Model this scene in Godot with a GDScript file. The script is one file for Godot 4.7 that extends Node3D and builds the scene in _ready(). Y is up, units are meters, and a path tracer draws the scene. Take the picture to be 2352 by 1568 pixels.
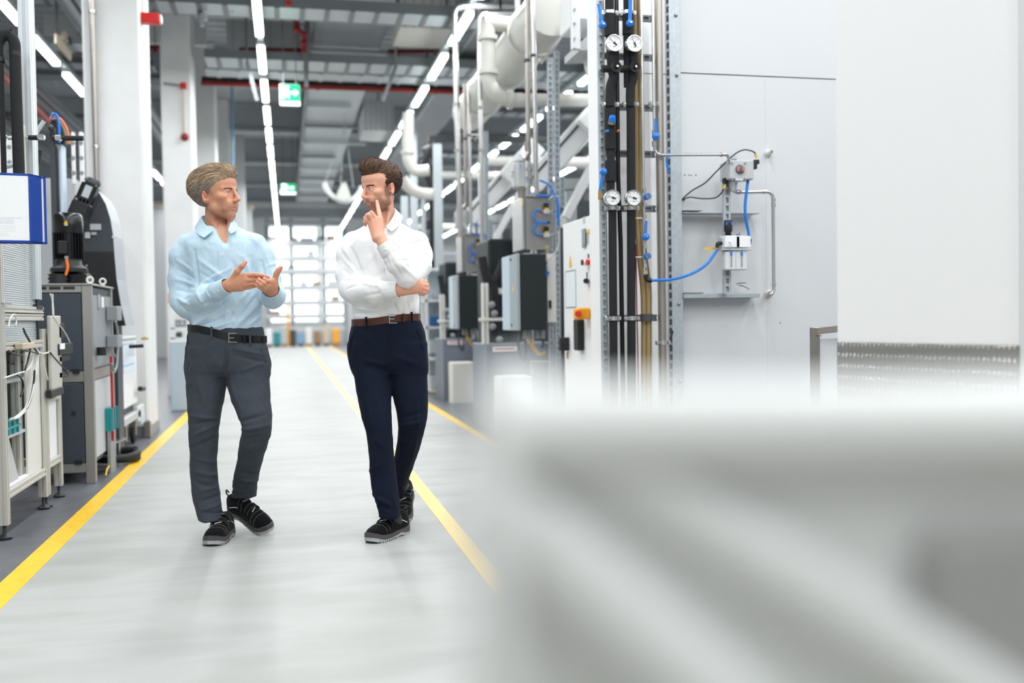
extends Node3D
# A bright factory hall: two men walk down the marked aisle between machines.
# World: y up, metres; the aisle runs towards -z, x to the right.

var M := {}
var origin := {}
var used := {}

# ---------------------------------------------------------------- mesh builder
class MB:
	var v := PackedVector3Array()
	var n := PackedVector3Array()
	var c := PackedColorArray()
	var uv := PackedVector2Array()
	var col := Color.WHITE
	func tri(a: Vector3, b: Vector3, d: Vector3, na: Vector3, nb: Vector3, nd: Vector3) -> void:
		if (b - a).cross(d - a).dot(na + nb + nd) > 0.0:
			v.append(a); v.append(d); v.append(b)
			n.append(na); n.append(nd); n.append(nb)
		else:
			v.append(a); v.append(b); v.append(d)
			n.append(na); n.append(nb); n.append(nd)
		c.append(col); c.append(col); c.append(col)
	func quad(a: Vector3, b: Vector3, d: Vector3, e: Vector3, nn: Vector3) -> void:
		tri(a, b, d, nn, nn, nn)
		tri(a, d, e, nn, nn, nn)
	func quads(a: Vector3, b: Vector3, d: Vector3, e: Vector3, na: Vector3, nb: Vector3, nd: Vector3, ne: Vector3) -> void:
		tri(a, b, d, na, nb, nd)
		tri(a, d, e, na, nd, ne)
	func box(p: Vector3, s: Vector3, bs := Basis.IDENTITY, bev := 0.0) -> MB:
		var h := s * 0.5
		bev = minf(bev, minf(h.x, minf(h.y, h.z)) * 0.98)
		for ax in 3:
			var u := (ax + 1) % 3
			var w := (ax + 2) % 3
			for sg in [-1.0, 1.0]:
				var nn := Vector3.ZERO
				nn[ax] = sg
				var q := []
				for k in [[-1, -1], [1, -1], [1, 1], [-1, 1]]:
					var r := Vector3.ZERO
					r[ax] = sg * h[ax]
					r[u] = k[0] * (h[u] - bev)
					r[w] = k[1] * (h[w] - bev)
					q.append(p + bs * r)
				quad(q[0], q[1], q[2], q[3], bs * nn)
			if bev > 0.0:
				for su in [-1.0, 1.0]:
					for sw in [-1.0, 1.0]:
						var nn := Vector3.ZERO
						nn[u] = su
						nn[w] = sw
						var q := []
						for k in [[-1, 0], [1, 0], [1, 1], [-1, 1]]:
							var r := Vector3.ZERO
							r[ax] = k[0] * (h[ax] - bev)
							r[u] = su * (h[u] - (bev if k[1] == 1 else 0.0))
							r[w] = sw * (h[w] - (0.0 if k[1] == 1 else bev))
							q.append(p + bs * r)
						quad(q[0], q[1], q[2], q[3], bs * nn.normalized())
		if bev > 0.0:
			for sx in [-1.0, 1.0]:
				for sy in [-1.0, 1.0]:
					for sz in [-1.0, 1.0]:
						var sv := Vector3(sx, sy, sz)
						var q := []
						for ax in 3:
							var r := (h - Vector3.ONE * bev) * sv
							r[ax] = sv[ax] * h[ax]
							q.append(p + bs * r)
						var nn: Vector3 = (bs * sv).normalized()
						tri(q[0], q[1], q[2], nn, nn, nn)
		return self
	func bx(a: Vector3, b: Vector3, bev := 0.0) -> MB:
		return box((a + b) * 0.5, (b - a).abs(), Basis.IDENTITY, bev)
	func beam(a: Vector3, b: Vector3, w: float, d: float, up := Vector3.UP, bev := 0.0) -> MB:
		var z := (b - a).normalized()
		if absf(z.dot(up)) > 0.98:
			up = Vector3.BACK
		var x := up.cross(z).normalized()
		var y := z.cross(x)
		return box((a + b) * 0.5, Vector3(w, d, a.distance_to(b)), Basis(x, y, z), bev)
	func tube(p: Array, r, k := 10, caps := true) -> MB:
		if not r is Array:
			var kept := [p[0]]
			for q in p:
				if q.distance_to(kept[-1]) > 1e-4:
					kept.append(q)
			p = kept
		var m := p.size()
		var t0: Vector3 = (p[1] - p[0]).normalized()
		var u := t0.cross(Vector3(0.31, 0.87, 0.38) if absf(t0.y) < 0.9 else Vector3(0.9, 0.1, 0.4)).normalized()
		var rings := []
		for i in m:
			var t: Vector3 = (p[mini(i + 1, m - 1)] - p[maxi(i - 1, 0)]).normalized()
			u = (u - t * u.dot(t)).normalized()
			var w := t.cross(u)
			var rr: float = r[i] if r is Array else r
			var ring := []
			for j in k:
				var a := TAU * j / k
				ring.append([p[i] + (u * cos(a) + w * sin(a)) * rr, u * cos(a) + w * sin(a)])
			rings.append(ring)
		for i in m - 1:
			for j in k:
				var a = rings[i][j]
				var b = rings[i][(j + 1) % k]
				var d = rings[i + 1][(j + 1) % k]
				var e = rings[i + 1][j]
				quads(a[0], b[0], d[0], e[0], a[1], b[1], d[1], e[1])
		if caps:
			for j in range(1, k - 1):
				var na: Vector3 = (p[0] - p[1]).normalized()
				tri(rings[0][0][0], rings[0][j][0], rings[0][j + 1][0], na, na, na)
				var nb: Vector3 = (p[m - 1] - p[m - 2]).normalized()
				tri(rings[m - 1][0][0], rings[m - 1][j][0], rings[m - 1][j + 1][0], nb, nb, nb)
		return self
	func cyl(a: Vector3, b: Vector3, r: float, k := 14) -> MB:
		return tube([a, b], r, k)
	# profile: [radius, height] pairs along axis from o; creases by repeated points
	func lathe(o: Vector3, axis: Vector3, prof: Array, k := 16, sharp := false) -> MB:
		axis = axis.normalized()
		var u := axis.cross(Vector3(0.2, 0.1, 0.97) if absf(axis.z) < 0.9 else Vector3(0.97, 0.2, 0.1)).normalized()
		var w := axis.cross(u)
		var ns := []
		for i in prof.size() - 1:
			var dr: float = prof[i + 1][0] - prof[i][0]
			var dh: float = prof[i + 1][1] - prof[i][1]
			ns.append(Vector2(dh, -dr).normalized())
		for i in prof.size() - 1:
			var n0: Vector2 = ns[i]
			var n1: Vector2 = ns[i]
			if not sharp:
				if i > 0 and ns[i - 1].dot(ns[i]) > 0.6:
					n0 = (ns[i - 1] + ns[i]).normalized()
				if i < ns.size() - 1 and ns[i + 1].dot(ns[i]) > 0.6:
					n1 = (ns[i + 1] + ns[i]).normalized()
			for j in k:
				var e0 := u * cos(TAU * j / k) + w * sin(TAU * j / k)
				var e1 := u * cos(TAU * (j + 1) / k) + w * sin(TAU * (j + 1) / k)
				var r0: float = prof[i][0]
				var r1: float = prof[i + 1][0]
				var h0: Vector3 = o + axis * prof[i][1]
				var h1: Vector3 = o + axis * prof[i + 1][1]
				if r0 > 1e-6:
					tri(h0 + e0 * r0, h0 + e1 * r0, h1 + e1 * r1, e0 * n0.x + axis * n0.y, e1 * n0.x + axis * n0.y, e1 * n1.x + axis * n1.y)
				if r1 > 1e-6:
					tri(h0 + e0 * r0, h1 + e1 * r1, h1 + e0 * r1, e0 * n0.x + axis * n0.y, e1 * n1.x + axis * n1.y, e0 * n1.x + axis * n1.y)
		return self
	func prism(poly: Array, o: Vector3, u: Vector3, w: Vector3, depth: float) -> MB:
		var pp := PackedVector2Array()
		for q in poly:
			pp.append(Vector2(q[0], q[1]))
		var nn := u.cross(w).normalized()
		var idx := Geometry2D.triangulate_polygon(pp)
		var at := func(q: Vector2, k: float) -> Vector3: return o + u * q.x + w * q.y + nn * k
		for i in range(0, idx.size(), 3):
			tri(at.call(pp[idx[i]], 0.0), at.call(pp[idx[i + 1]], 0.0), at.call(pp[idx[i + 2]], 0.0), -nn, -nn, -nn)
			tri(at.call(pp[idx[i]], depth), at.call(pp[idx[i + 1]], depth), at.call(pp[idx[i + 2]], depth), nn, nn, nn)
		var area := 0.0
		for i in pp.size():
			area += pp[i].cross(pp[(i + 1) % pp.size()])
		for i in pp.size():
			var a := pp[i]
			var b := pp[(i + 1) % pp.size()]
			var e := (b - a).normalized()
			var o2 := Vector2(e.y, -e.x) * signf(area)
			quad(at.call(a, 0.0), at.call(b, 0.0), at.call(b, depth), at.call(a, depth), (u * o2.x + w * o2.y).normalized())
		return self
	func ball(p: Vector3, r, k := 12) -> MB:
		var rv: Vector3 = r if r is Vector3 else Vector3.ONE * r
		var h := maxi(4, k / 2)
		for i in h:
			for j in k:
				var q := []
				for e in [[0, 0], [0, 1], [1, 1], [1, 0]]:
					var th: float = PI * (i + e[0]) / h
					var ph: float = TAU * (j + e[1]) / k
					q.append(Vector3(sin(th) * cos(ph), cos(th), sin(th) * sin(ph)))
				var nn := q.map(func(z): return (z / rv).normalized())
				if i > 0:
					tri(p + q[0] * rv, p + q[1] * rv, p + q[2] * rv, nn[0], nn[1], nn[2])
				if i < h - 1:
					tri(p + q[0] * rv, p + q[2] * rv, p + q[3] * rv, nn[0], nn[2], nn[3])
		return self
	func ring(o: Vector3, axis: Vector3, R: float, r: float, k := 16, m := 8) -> MB:
		var prof := []
		for i in m + 1:
			prof.append([R + r * cos(TAU * i / m), -r * sin(TAU * i / m)])
		var q := prof.duplicate()
		q.reverse()
		return lathe(o, axis, q, k)
	func mesh(off: Vector3, colors := false) -> ArrayMesh:
		var a := []
		a.resize(Mesh.ARRAY_MAX)
		var w := v.duplicate()
		for i in w.size():
			w[i] -= off
		a[Mesh.ARRAY_VERTEX] = w
		a[Mesh.ARRAY_NORMAL] = n
		if colors:
			a[Mesh.ARRAY_COLOR] = c
		if uv.size() == v.size() and uv.size() > 0:
			a[Mesh.ARRAY_TEX_UV] = uv
		var m := ArrayMesh.new()
		m.add_surface_from_arrays(Mesh.PRIMITIVE_TRIANGLES, a)
		return m
	func low() -> Vector3:
		var lo := v[0]
		var hi := v[0]
		for q in v:
			lo = lo.min(q)
			hi = hi.max(q)
		return Vector3((lo.x + hi.x) * 0.5, lo.y, (lo.z + hi.z) * 0.5)

func smooth(p: Array, per := 6) -> Array:
	var o := []
	for i in p.size() - 1:
		var a: Vector3 = p[maxi(i - 1, 0)]
		var b: Vector3 = p[i]
		var d: Vector3 = p[i + 1]
		var e: Vector3 = p[mini(i + 2, p.size() - 1)]
		for k in per:
			o.append(b.cubic_interpolate(d, a, e, float(k) / per))
	o.append(p[p.size() - 1])
	return o

# corners of a polyline rounded with radius r
func bend(p: Array, r := 0.06, k := 6) -> Array:
	var o := [p[0]]
	for i in range(1, p.size() - 1):
		var a: Vector3 = p[i] + (p[i - 1] - p[i]).limit_length(r)
		var b: Vector3 = p[i] + (p[i + 1] - p[i]).limit_length(r)
		for j in k + 1:
			var t := float(j) / k
			o.append(a.lerp(p[i], t).lerp(p[i].lerp(b, t), t))
	o.append(p[p.size() - 1])
	return o

# ---------------------------------------------------------------- objects
func numbered(s: String) -> String:
	var k: int = used.get(s, 0)
	used[s] = k + 1
	return s if k == 0 else "%s_%03d" % [s, k]

func tag(o: Node, label: String, cat := "", group := "", kind := "") -> Node:
	if label:
		o.set_meta("label", label)
	if cat:
		o.set_meta("category", cat)
	if group:
		o.set_meta("group", group)
	if kind:
		o.set_meta("kind", kind)
	return o

func thing(called: String, label: String, cat: String, at: Vector3, group := "") -> Node3D:
	var o := Node3D.new()
	o.name = numbered(called)
	add_child(o)
	o.position = at
	origin[o] = at
	tag(o, label, cat, group)
	return o

func part(parent: Node3D, called: String, mb: MB, m: Material, label := "", colors := false) -> MeshInstance3D:
	var o := MeshInstance3D.new()
	o.name = called
	o.mesh = mb.mesh(origin[parent], colors)
	o.mesh.surface_set_material(0, m)
	parent.add_child(o, true)
	origin[o] = origin[parent]
	if label:
		o.set_meta("label", label)
	return o

func one(called: String, label: String, cat: String, mb: MB, m: Material, group := "", kind := "") -> MeshInstance3D:
	var o := MeshInstance3D.new()
	o.name = numbered(called)
	var b := mb.low()
	o.mesh = mb.mesh(b)
	o.mesh.surface_set_material(0, m)
	add_child(o)
	o.position = b
	origin[o] = b
	tag(o, label, cat, group, kind)
	return o

func struct(called: String, mb: MB, m: Material) -> MeshInstance3D:
	return one(called, "", "", mb, m, "", "structure")

func copy_of(o: Node3D, at: Vector3, label := "", group := "") -> Node3D:
	var k: Node3D = o.duplicate()
	k.name = numbered(str(o.name).rstrip("0123456789").rstrip("_"))
	add_child(k)
	k.position = at
	if label:
		k.set_meta("label", label)
	if group:
		k.set_meta("group", group)
	return k

# flat print: an image on a thin card; u along the width, w up
func card(o: Vector3, u: Vector3, w: Vector3, wd: float, ht: float, thick := 0.002) -> MB:
	var b := MB.new()
	var nn := u.cross(w).normalized()
	var a := o + nn * thick
	b.quad(o, o + u * wd, o + u * wd + w * ht, o + w * ht, -nn)
	for q in [[0, 0], [1, 0], [1, 1], [0, 0], [1, 1], [0, 1]]:
		pass
	var p := [a, a + u * wd, a + u * wd + w * ht, a + w * ht]
	var s := [o, o + u * wd, o + u * wd + w * ht, o + w * ht]
	var mid := o + u * wd * 0.5 + w * ht * 0.5
	for i in 4:
		var j := (i + 1) % 4
		b.quad(p[i], p[j], s[j], s[i], ((p[i] + p[j]) * 0.5 - mid).slide(nn).normalized())
	for i in b.v.size():
		b.uv.append(Vector2(0.01, 0.01))
	b.tri(p[0], p[1], p[2], nn, nn, nn)
	b.tri(p[0], p[2], p[3], nn, nn, nn)
	for i in range(b.v.size() - 6, b.v.size()):
		var q: Vector3 = b.v[i] - a
		b.uv.append(Vector2(q.dot(u) / wd, 1.0 - q.dot(w) / ht))
	return b

# ---------------------------------------------------------------- materials
func mk(key: String, c: Color, rough := 0.6, metal := 0.0, more := {}) -> StandardMaterial3D:
	var m := StandardMaterial3D.new()
	m.resource_name = key
	m.albedo_color = c
	m.roughness = rough
	m.metallic = metal
	for k in more:
		m.set(k, more[k])
	M[key] = m
	return m

func noise_tex(seed_: int, freq: float, ramp: Array, size := 512, kind := FastNoiseLite.TYPE_SIMPLEX_SMOOTH, oct := 4) -> NoiseTexture2D:
	var f := FastNoiseLite.new()
	f.seed = seed_
	f.frequency = freq
	f.noise_type = kind
	f.fractal_octaves = oct
	var t := NoiseTexture2D.new()
	t.width = size
	t.height = size
	t.seamless = true
	t.noise = f
	var g := Gradient.new()
	g.offsets = PackedFloat32Array(ramp.map(func(r): return r[0]))
	g.colors = PackedColorArray(ramp.map(func(r): return r[1]))
	t.color_ramp = g
	return t

func grey(x: float) -> Color:
	return Color(x, x, x)

func tri_map(m: StandardMaterial3D, scale: float, world := true) -> void:
	m.uv1_triplanar = true
	m.uv1_world_triplanar = world
	m.uv1_scale = Vector3.ONE * scale

func img_tex(im: Image) -> ImageTexture:
	return ImageTexture.create_from_image(im)

func print_mat(key: String, im: Image, rough := 0.5) -> StandardMaterial3D:
	return mk(key, Color.WHITE, rough, 0.0, {"albedo_texture": img_tex(im)})

func sheet(w: int, h: int, c: Color) -> Image:
	var im := Image.create(w, h, false, Image.FORMAT_RGB8)
	im.fill(c)
	return im

func lines(im: Image, x: int, y: int, w: int, rows: int, step: int, c: Color, seed_: int) -> void:
	var r := RandomNumberGenerator.new()
	r.seed = seed_
	for i in rows:
		var at := x
		while at < x + w - 6:
			var l := r.randi_range(4, 16)
			l = mini(l, x + w - at)
			im.fill_rect(Rect2i(at, y + i * step, l, maxi(1, step / 3)), c)
			at += l + 3
		if r.randf() < 0.2:
			w = maxi(20, w * 2 / 3)

func materials() -> void:
	# floor: pale worn concrete with darker rubbed streaks and specks
	var m := mk("aisle", Color(0.675, 0.677, 0.67), 0.55, 0.0, {"metallic_specular": 0.3})
	m.albedo_texture = noise_tex(3, 0.006, [[0.0, Color(0.9, 0.9, 0.895)], [0.42, Color(0.965, 0.965, 0.96)], [0.58, Color(1, 1, 1)], [1.0, Color(0.92, 0.92, 0.915)]], 1024)
	m.roughness_texture = noise_tex(4, 0.01, [[0.0, grey(0.75)], [1.0, grey(1.0)]], 512)
	tri_map(m, 0.22)
	m.uv1_scale = Vector3(0.1, 0.2, 0.34)
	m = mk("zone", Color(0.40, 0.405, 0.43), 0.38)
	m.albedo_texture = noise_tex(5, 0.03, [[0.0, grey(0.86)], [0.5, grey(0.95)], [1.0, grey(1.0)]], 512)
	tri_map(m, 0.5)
	m = mk("yellow", Color(0.95, 0.76, 0.12), 0.4)
	m.albedo_texture = noise_tex(6, 0.02, [[0.0, grey(0.92)], [0.6, grey(1.0)], [1.0, grey(0.95)]], 512)
	tri_map(m, 0.7)
	mk("yellow_pale", Color(0.93, 0.80, 0.42), 0.4)
	mk("white", Color(0.90, 0.905, 0.91), 0.55)
	m = mk("plaster", Color(0.885, 0.885, 0.885), 0.7)
	m.albedo_texture = noise_tex(7, 0.02, [[0.0, grey(0.97)], [1.0, grey(1.0)]], 256)
	tri_map(m, 0.5)
	mk("panel_grey", Color(0.835, 0.84, 0.85), 0.5)
	mk("panel_white", Color(0.93, 0.93, 0.935), 0.5)
	mk("roof", Color(0.72, 0.74, 0.755), 0.6)
	m = mk("galv", Color(0.755, 0.785, 0.805), 0.42, 0.4)
	m.albedo_texture = noise_tex(8, 0.05, [[0.0, grey(0.93)], [1.0, grey(1.0)]], 256, FastNoiseLite.TYPE_CELLULAR, 1)
	tri_map(m, 3.0)
	mk("galv_dark", Color(0.50, 0.515, 0.53), 0.5, 0.5)
	mk("steel", Color(0.66, 0.635, 0.61), 0.32, 0.85)
	mk("steel_bright", Color(0.78, 0.775, 0.77), 0.25, 0.85)
	m = mk("steel_brushed", Color(0.66, 0.65, 0.635), 0.4, 0.75)
	mk("chrome", Color(0.82, 0.82, 0.82), 0.16, 0.95)
	mk("alu", Color(0.79, 0.81, 0.825), 0.42, 0.45)
	mk("alu_warm", Color(0.80, 0.79, 0.76), 0.45, 0.4)
	mk("brass", Color(0.76, 0.60, 0.32), 0.3, 0.8)
	mk("copper", Color(0.72, 0.42, 0.28), 0.4, 0.8)
	m = mk("foam", Color(0.125, 0.125, 0.135), 0.85)
	m.albedo_texture = noise_tex(9, 0.03, [[0.0, grey(0.8)], [1.0, grey(1.0)]], 256)
	tri_map(m, 4.0)
	mk("black", Color(0.085, 0.09, 0.10), 0.5)
	mk("black_gloss", Color(0.06, 0.062, 0.07), 0.22)
	mk("rubber", Color(0.10, 0.10, 0.105), 0.7)
	mk("charcoal", Color(0.235, 0.25, 0.275), 0.5)
	mk("slate", Color(0.215, 0.245, 0.285), 0.45)
	mk("mid_grey", Color(0.55, 0.565, 0.585), 0.5)
	mk("light_grey", Color(0.74, 0.75, 0.76), 0.5)
	mk("pale_blue", Color(0.74, 0.81, 0.86), 0.5)
	mk("blue", Color(0.05, 0.46, 0.83), 0.35)
	mk("blue_deep", Color(0.02, 0.25, 0.62), 0.4)
	mk("teal", Color(0.08, 0.55, 0.57), 0.4)
	mk("orange", Color(0.96, 0.46, 0.08), 0.4)
	mk("red", Color(0.78, 0.10, 0.09), 0.4)
	mk("red_dark", Color(0.52, 0.10, 0.10), 0.5)
	mk("tan", Color(0.62, 0.53, 0.36), 0.55)
	mk("beige", Color(0.77, 0.72, 0.64), 0.7)
	mk("duct", Color(0.80, 0.795, 0.77), 0.42)
	mk("cable_white", Color(0.86, 0.86, 0.84), 0.45)
	mk("paper", Color(0.93, 0.935, 0.94), 0.6)
	mk("glass", Color(0.85, 0.9, 0.92, 0.12), 0.05, 0.0, {"transparency": BaseMaterial3D.TRANSPARENCY_ALPHA})
	mk("acrylic", Color(0.82, 0.86, 0.88, 0.45), 0.2, 0.0, {"transparency": BaseMaterial3D.TRANSPARENCY_ALPHA})
	mk("lamp_glow", Color(0.9, 0.95, 0.95), 0.5, 0.0, {"emission_enabled": true, "emission": Color(0.95, 1.0, 0.98), "emission_energy_multiplier": 9.0})
	mk("sign_green", Color(0.0, 0.62, 0.42), 0.4, 0.0, {"emission_enabled": true, "emission": Color(0.0, 0.66, 0.44), "emission_energy_multiplier": 1.3})
	mk("sign_white", Color(0.95, 1, 0.97), 0.4, 0.0, {"emission_enabled": true, "emission": Color(0.9, 1.0, 0.95), "emission_energy_multiplier": 2.2})
	mk("screen", Color(0.55, 0.6, 0.62), 0.2)
	mk("polycarb", Color(0.70, 0.725, 0.74), 0.22, 0.15)
	mk("cream", Color(0.87, 0.865, 0.845), 0.5)
	mk("warm_grey", Color(0.62, 0.61, 0.585), 0.6)
	mk("rim_grey", Color(0.60, 0.615, 0.645), 0.4)
	mk("pale_grey_blue", Color(0.70, 0.75, 0.79), 0.5)
	mk("red_bright", Color(0.92, 0.16, 0.12), 0.4)
	mk("pipe_blue", Color(0.45, 0.62, 0.75), 0.4)
	mk("brown_cable", Color(0.46, 0.38, 0.25), 0.55)
	mk("red_faded", Color(0.78, 0.36, 0.33), 0.45)
	mk("green_black", Color(0.09, 0.14, 0.12), 0.45)
	mk("film", Color(0.95, 0.96, 0.97, 0.12), 0.1, 0.0, {"transparency": BaseMaterial3D.TRANSPARENCY_ALPHA})
	m = mk("tread", Color(0.62, 0.61, 0.60), 0.38, 0.7)
	mk("yellow_deep", Color(0.97, 0.66, 0.05), 0.4)
	mk("black_green", Color(0.075, 0.115, 0.125), 0.5)
	mk("door_grey", Color(0.62, 0.65, 0.68), 0.45)
	mk("tan_yellow", Color(0.74, 0.58, 0.22), 0.5)
	mk("base_grey", Color(0.44, 0.47, 0.52), 0.55)
	mk("bin_blue", Color(0.20, 0.38, 0.62), 0.35)
	mk("carton", Color(0.60, 0.46, 0.34), 0.7)
	mk("hood_white", Color(0.84, 0.845, 0.84), 0.6)
	mk("hood_grey", Color(0.60, 0.60, 0.59), 0.6)
	mk("beam_grey", Color(0.68, 0.70, 0.72), 0.55)
	var cloth := noise_tex(15, 0.15, [[0.0, grey(0.0)], [1.0, grey(1.0)]], 256)
	cloth.as_normal_map = true
	cloth.color_ramp = null
	cloth.bump_strength = 3.0
	var vc := {"vertex_color_use_as_albedo": true}
	mk("skin", Color.WHITE, 0.5, 0.0, vc.merged({"metallic_specular": 0.4, "subsurf_scatter_enabled": true, "subsurf_scatter_strength": 0.12}))
	mk("hair", Color.WHITE, 0.5, 0.0, vc.merged({"metallic_specular": 0.35}))
	mk("eye_white", Color(0.88, 0.86, 0.84), 0.2)
	mk("iris", Color(0.22, 0.15, 0.11), 0.2)
	mk("nail", Color(0.88, 0.68, 0.62), 0.3)
	mk("brow_a", Color(0.42, 0.33, 0.26), 0.6)
	mk("brow_b", Color(0.23, 0.16, 0.125), 0.6)
	for q in [["shirt_blue", Color(0.75, 0.84, 0.90)], ["shirt_white", Color(0.93, 0.93, 0.935)], ["chino", Color(0.245, 0.265, 0.295)], ["navy", Color(0.068, 0.092, 0.158)]]:
		m = mk(q[0], q[1], 0.82, 0.0, {"metallic_specular": 0.25, "rim_enabled": true, "rim": 0.25, "rim_tint": 0.6})
		m.normal_enabled = true
		m.normal_texture = cloth
		m.normal_scale = 0.35
		tri_map(m, 14.0, false)
	mk("lining", Color(0.24, 0.235, 0.23), 0.8)
	mk("button", Color(0.90, 0.91, 0.92), 0.3)
	mk("belt_black", Color(0.055, 0.055, 0.06), 0.42)
	mk("belt_brown", Color(0.30, 0.165, 0.12), 0.42)
	m = mk("suede", Color(0.055, 0.06, 0.065), 0.95, 0.0, {"metallic_specular": 0.2, "rim_enabled": true, "rim": 0.5})
	mk("sole_light", Color(0.66, 0.67, 0.67), 0.6)
	mk("sole_dark", Color(0.30, 0.28, 0.28), 0.6)
	mk("thread", Color(0.46, 0.45, 0.42), 0.7)
	mk("reflective", Color(0.82, 0.85, 0.88), 0.4)

func _ready() -> void:
	# ---- camera: 35 mm lens wide open, focus on the two men
	var cam := Camera3D.new()
	cam.name = "camera"
	add_child(cam)
	cam.transform = Transform3D(Basis(Vector3(0.975, -0.015, 0.221), Vector3(0.02, 1, -0.021), Vector3(-0.22, 0.025, 0.975)).orthonormalized(), Vector3(0, 1.05, 0))
	var att := CameraAttributesPhysical.new()
	att.frustum_focal_length = 35.0
	att.frustum_focus_distance = 4.72
	att.exposure_aperture = 1.4
	att.frustum_near = 0.05
	att.frustum_far = 400.0
	cam.attributes = att
	cam.fov = 37.85
	cam.current = true
	# ---- sky: overcast daylight, seen only through the far windows
	var env := Environment.new()
	env.background_mode = Environment.BG_COLOR
	env.background_color = Color(0.93, 0.98, 1.0)
	env.background_energy_multiplier = 3.6
	env.tonemap_mode = Environment.TONE_MAPPER_LINEAR
	env.tonemap_exposure = 1.06
	env.sdfgi_enabled = true
	env.ssao_enabled = true
	env.ssil_enabled = true
	var we := WorldEnvironment.new()
	we.name = "world"
	we.environment = env
	add_child(we)
	materials()
	hall()
	lamps()
	left_side()
	right_side()
	overhead()
	far_end()
	foreground()
	people()

# ---------------------------------------------------------------- the hall
func hall() -> void:
	struct("floor", MB.new().bx(Vector3(-1.1, -0.2, 6), Vector3(1.66, 0, -46)), M.aisle)
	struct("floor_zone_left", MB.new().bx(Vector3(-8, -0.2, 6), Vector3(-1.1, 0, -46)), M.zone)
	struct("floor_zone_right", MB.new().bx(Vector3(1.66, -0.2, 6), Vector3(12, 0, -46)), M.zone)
	var k := 1
	for x in [[-1.155, -1.05, "yellow"], [0.75, 0.83, "yellow_pale"], [1.62, 1.70, "yellow"]]:
		var o := struct("trim_%d" % k, MB.new().bx(Vector3(x[0], -0.01, 6), Vector3(x[1], 0.0015, -44)), M[x[2]])
		o.set_meta("label", ["broad yellow line painted along the machines at the aisle's edge", "pale yellow line painted down the aisle beside the man in navy trousers", "yellow line painted in front of the pipe posts and hanging cabinets"][k - 1])
		k += 1
	struct("wall_left", MB.new().bx(Vector3(-8.3, -0.2, 6), Vector3(-8, 6.6, -46)), M.plaster)
	struct("wall_right", MB.new().bx(Vector3(12, -0.2, 6), Vector3(12.3, 6.6, -46)), M.plaster)
	struct("wall_back", MB.new().bx(Vector3(-8.3, -0.2, 6), Vector3(12.3, 6.6, 6.3)), M.plaster)
	# far wall with a band of windows
	var fw := MB.new()
	var z0 := -46.0
	fw.bx(Vector3(-8.3, -0.2, z0), Vector3(12.3, 0.9, z0 - 0.3))
	fw.bx(Vector3(-8.3, 5.3, z0), Vector3(12.3, 6.6, z0 - 0.3))
	fw.bx(Vector3(-8.3, 0.9, z0), Vector3(-0.9, 5.3, z0 - 0.3))
	fw.bx(Vector3(2.7, 0.9, z0), Vector3(12.3, 5.3, z0 - 0.3))
	struct("wall_far", fw, M.plaster)
	for i in 3:
		var xa := -0.9 + 1.2 * i
		var f := MB.new()
		for s in [[xa, 0.9, xa + 0.08, 5.3], [xa + 1.12, 0.9, xa + 1.2, 5.3], [xa + 0.08, 0.9, xa + 1.12, 0.98], [xa + 0.08, 5.22, xa + 1.12, 5.3], [xa + 0.08, 3.06, xa + 1.12, 3.14]]:
			f.bx(Vector3(s[0], s[1], z0 - 0.05), Vector3(s[2], s[3], z0 - 0.15))
		var w := struct("window_%d" % (i + 1), f, M.white)
		part(w, "pane", MB.new().bx(Vector3(xa + 0.08, 0.98, z0 - 0.09), Vector3(xa + 1.12, 3.06, z0 - 0.1)), M.glass)
		part(w, "pane", MB.new().bx(Vector3(xa + 0.08, 3.14, z0 - 0.09), Vector3(xa + 1.12, 5.22, z0 - 0.1)), M.glass)
	# roof: trapezoidal steel deck, ribs across the aisle
	var r := MB.new()
	var z := 6.0
	while z > -46.0:
		var q := [[0.0, 6.25], [0.16, 6.25], [0.2, 6.35], [0.31, 6.35], [0.35, 6.25]]
		for i in 4:
			var a := Vector3(-8, q[i][1], z - q[i][0])
			var b := Vector3(-8, q[i + 1][1], z - q[i + 1][0])
			var nn := Vector3(0, -(q[i + 1][0] - q[i][0]), -(q[i + 1][1] - q[i][1])).normalized()
			r.quad(a, b, b + Vector3(20, 0, 0), a + Vector3(20, 0, 0), nn)
		z -= 0.35
	r.bx(Vector3(-8.3, 6.4, 6.3), Vector3(12.3, 6.6, -46.3))
	struct("ceiling", r, M.roof)
	# white concrete columns beside the aisle
	var cols := [[-1.735, -1.24, 9.6, 10.25], [-1.623, -1.22, 14.5, 15.15], [-1.95, -1.22, 19.4, 20.05], [-2.0, -1.22, 24.3, 24.95], [-2.0, -1.22, 29.2, 29.85]]
	var words := ["near white concrete column with a steel conduit up its face", "white concrete column with the red round sounder", "third white concrete column behind the grey-haired man", "fourth white concrete column", "farthest white concrete column"]
	for i in cols.size():
		var q: Array = cols[i]
		var o := struct("column_%d" % (i + 1), MB.new().bx(Vector3(q[0], 0, -q[2]), Vector3(q[1], 6.25, -q[3]), 0.02), M.plaster)
		o.set_meta("label", words[i])

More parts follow.
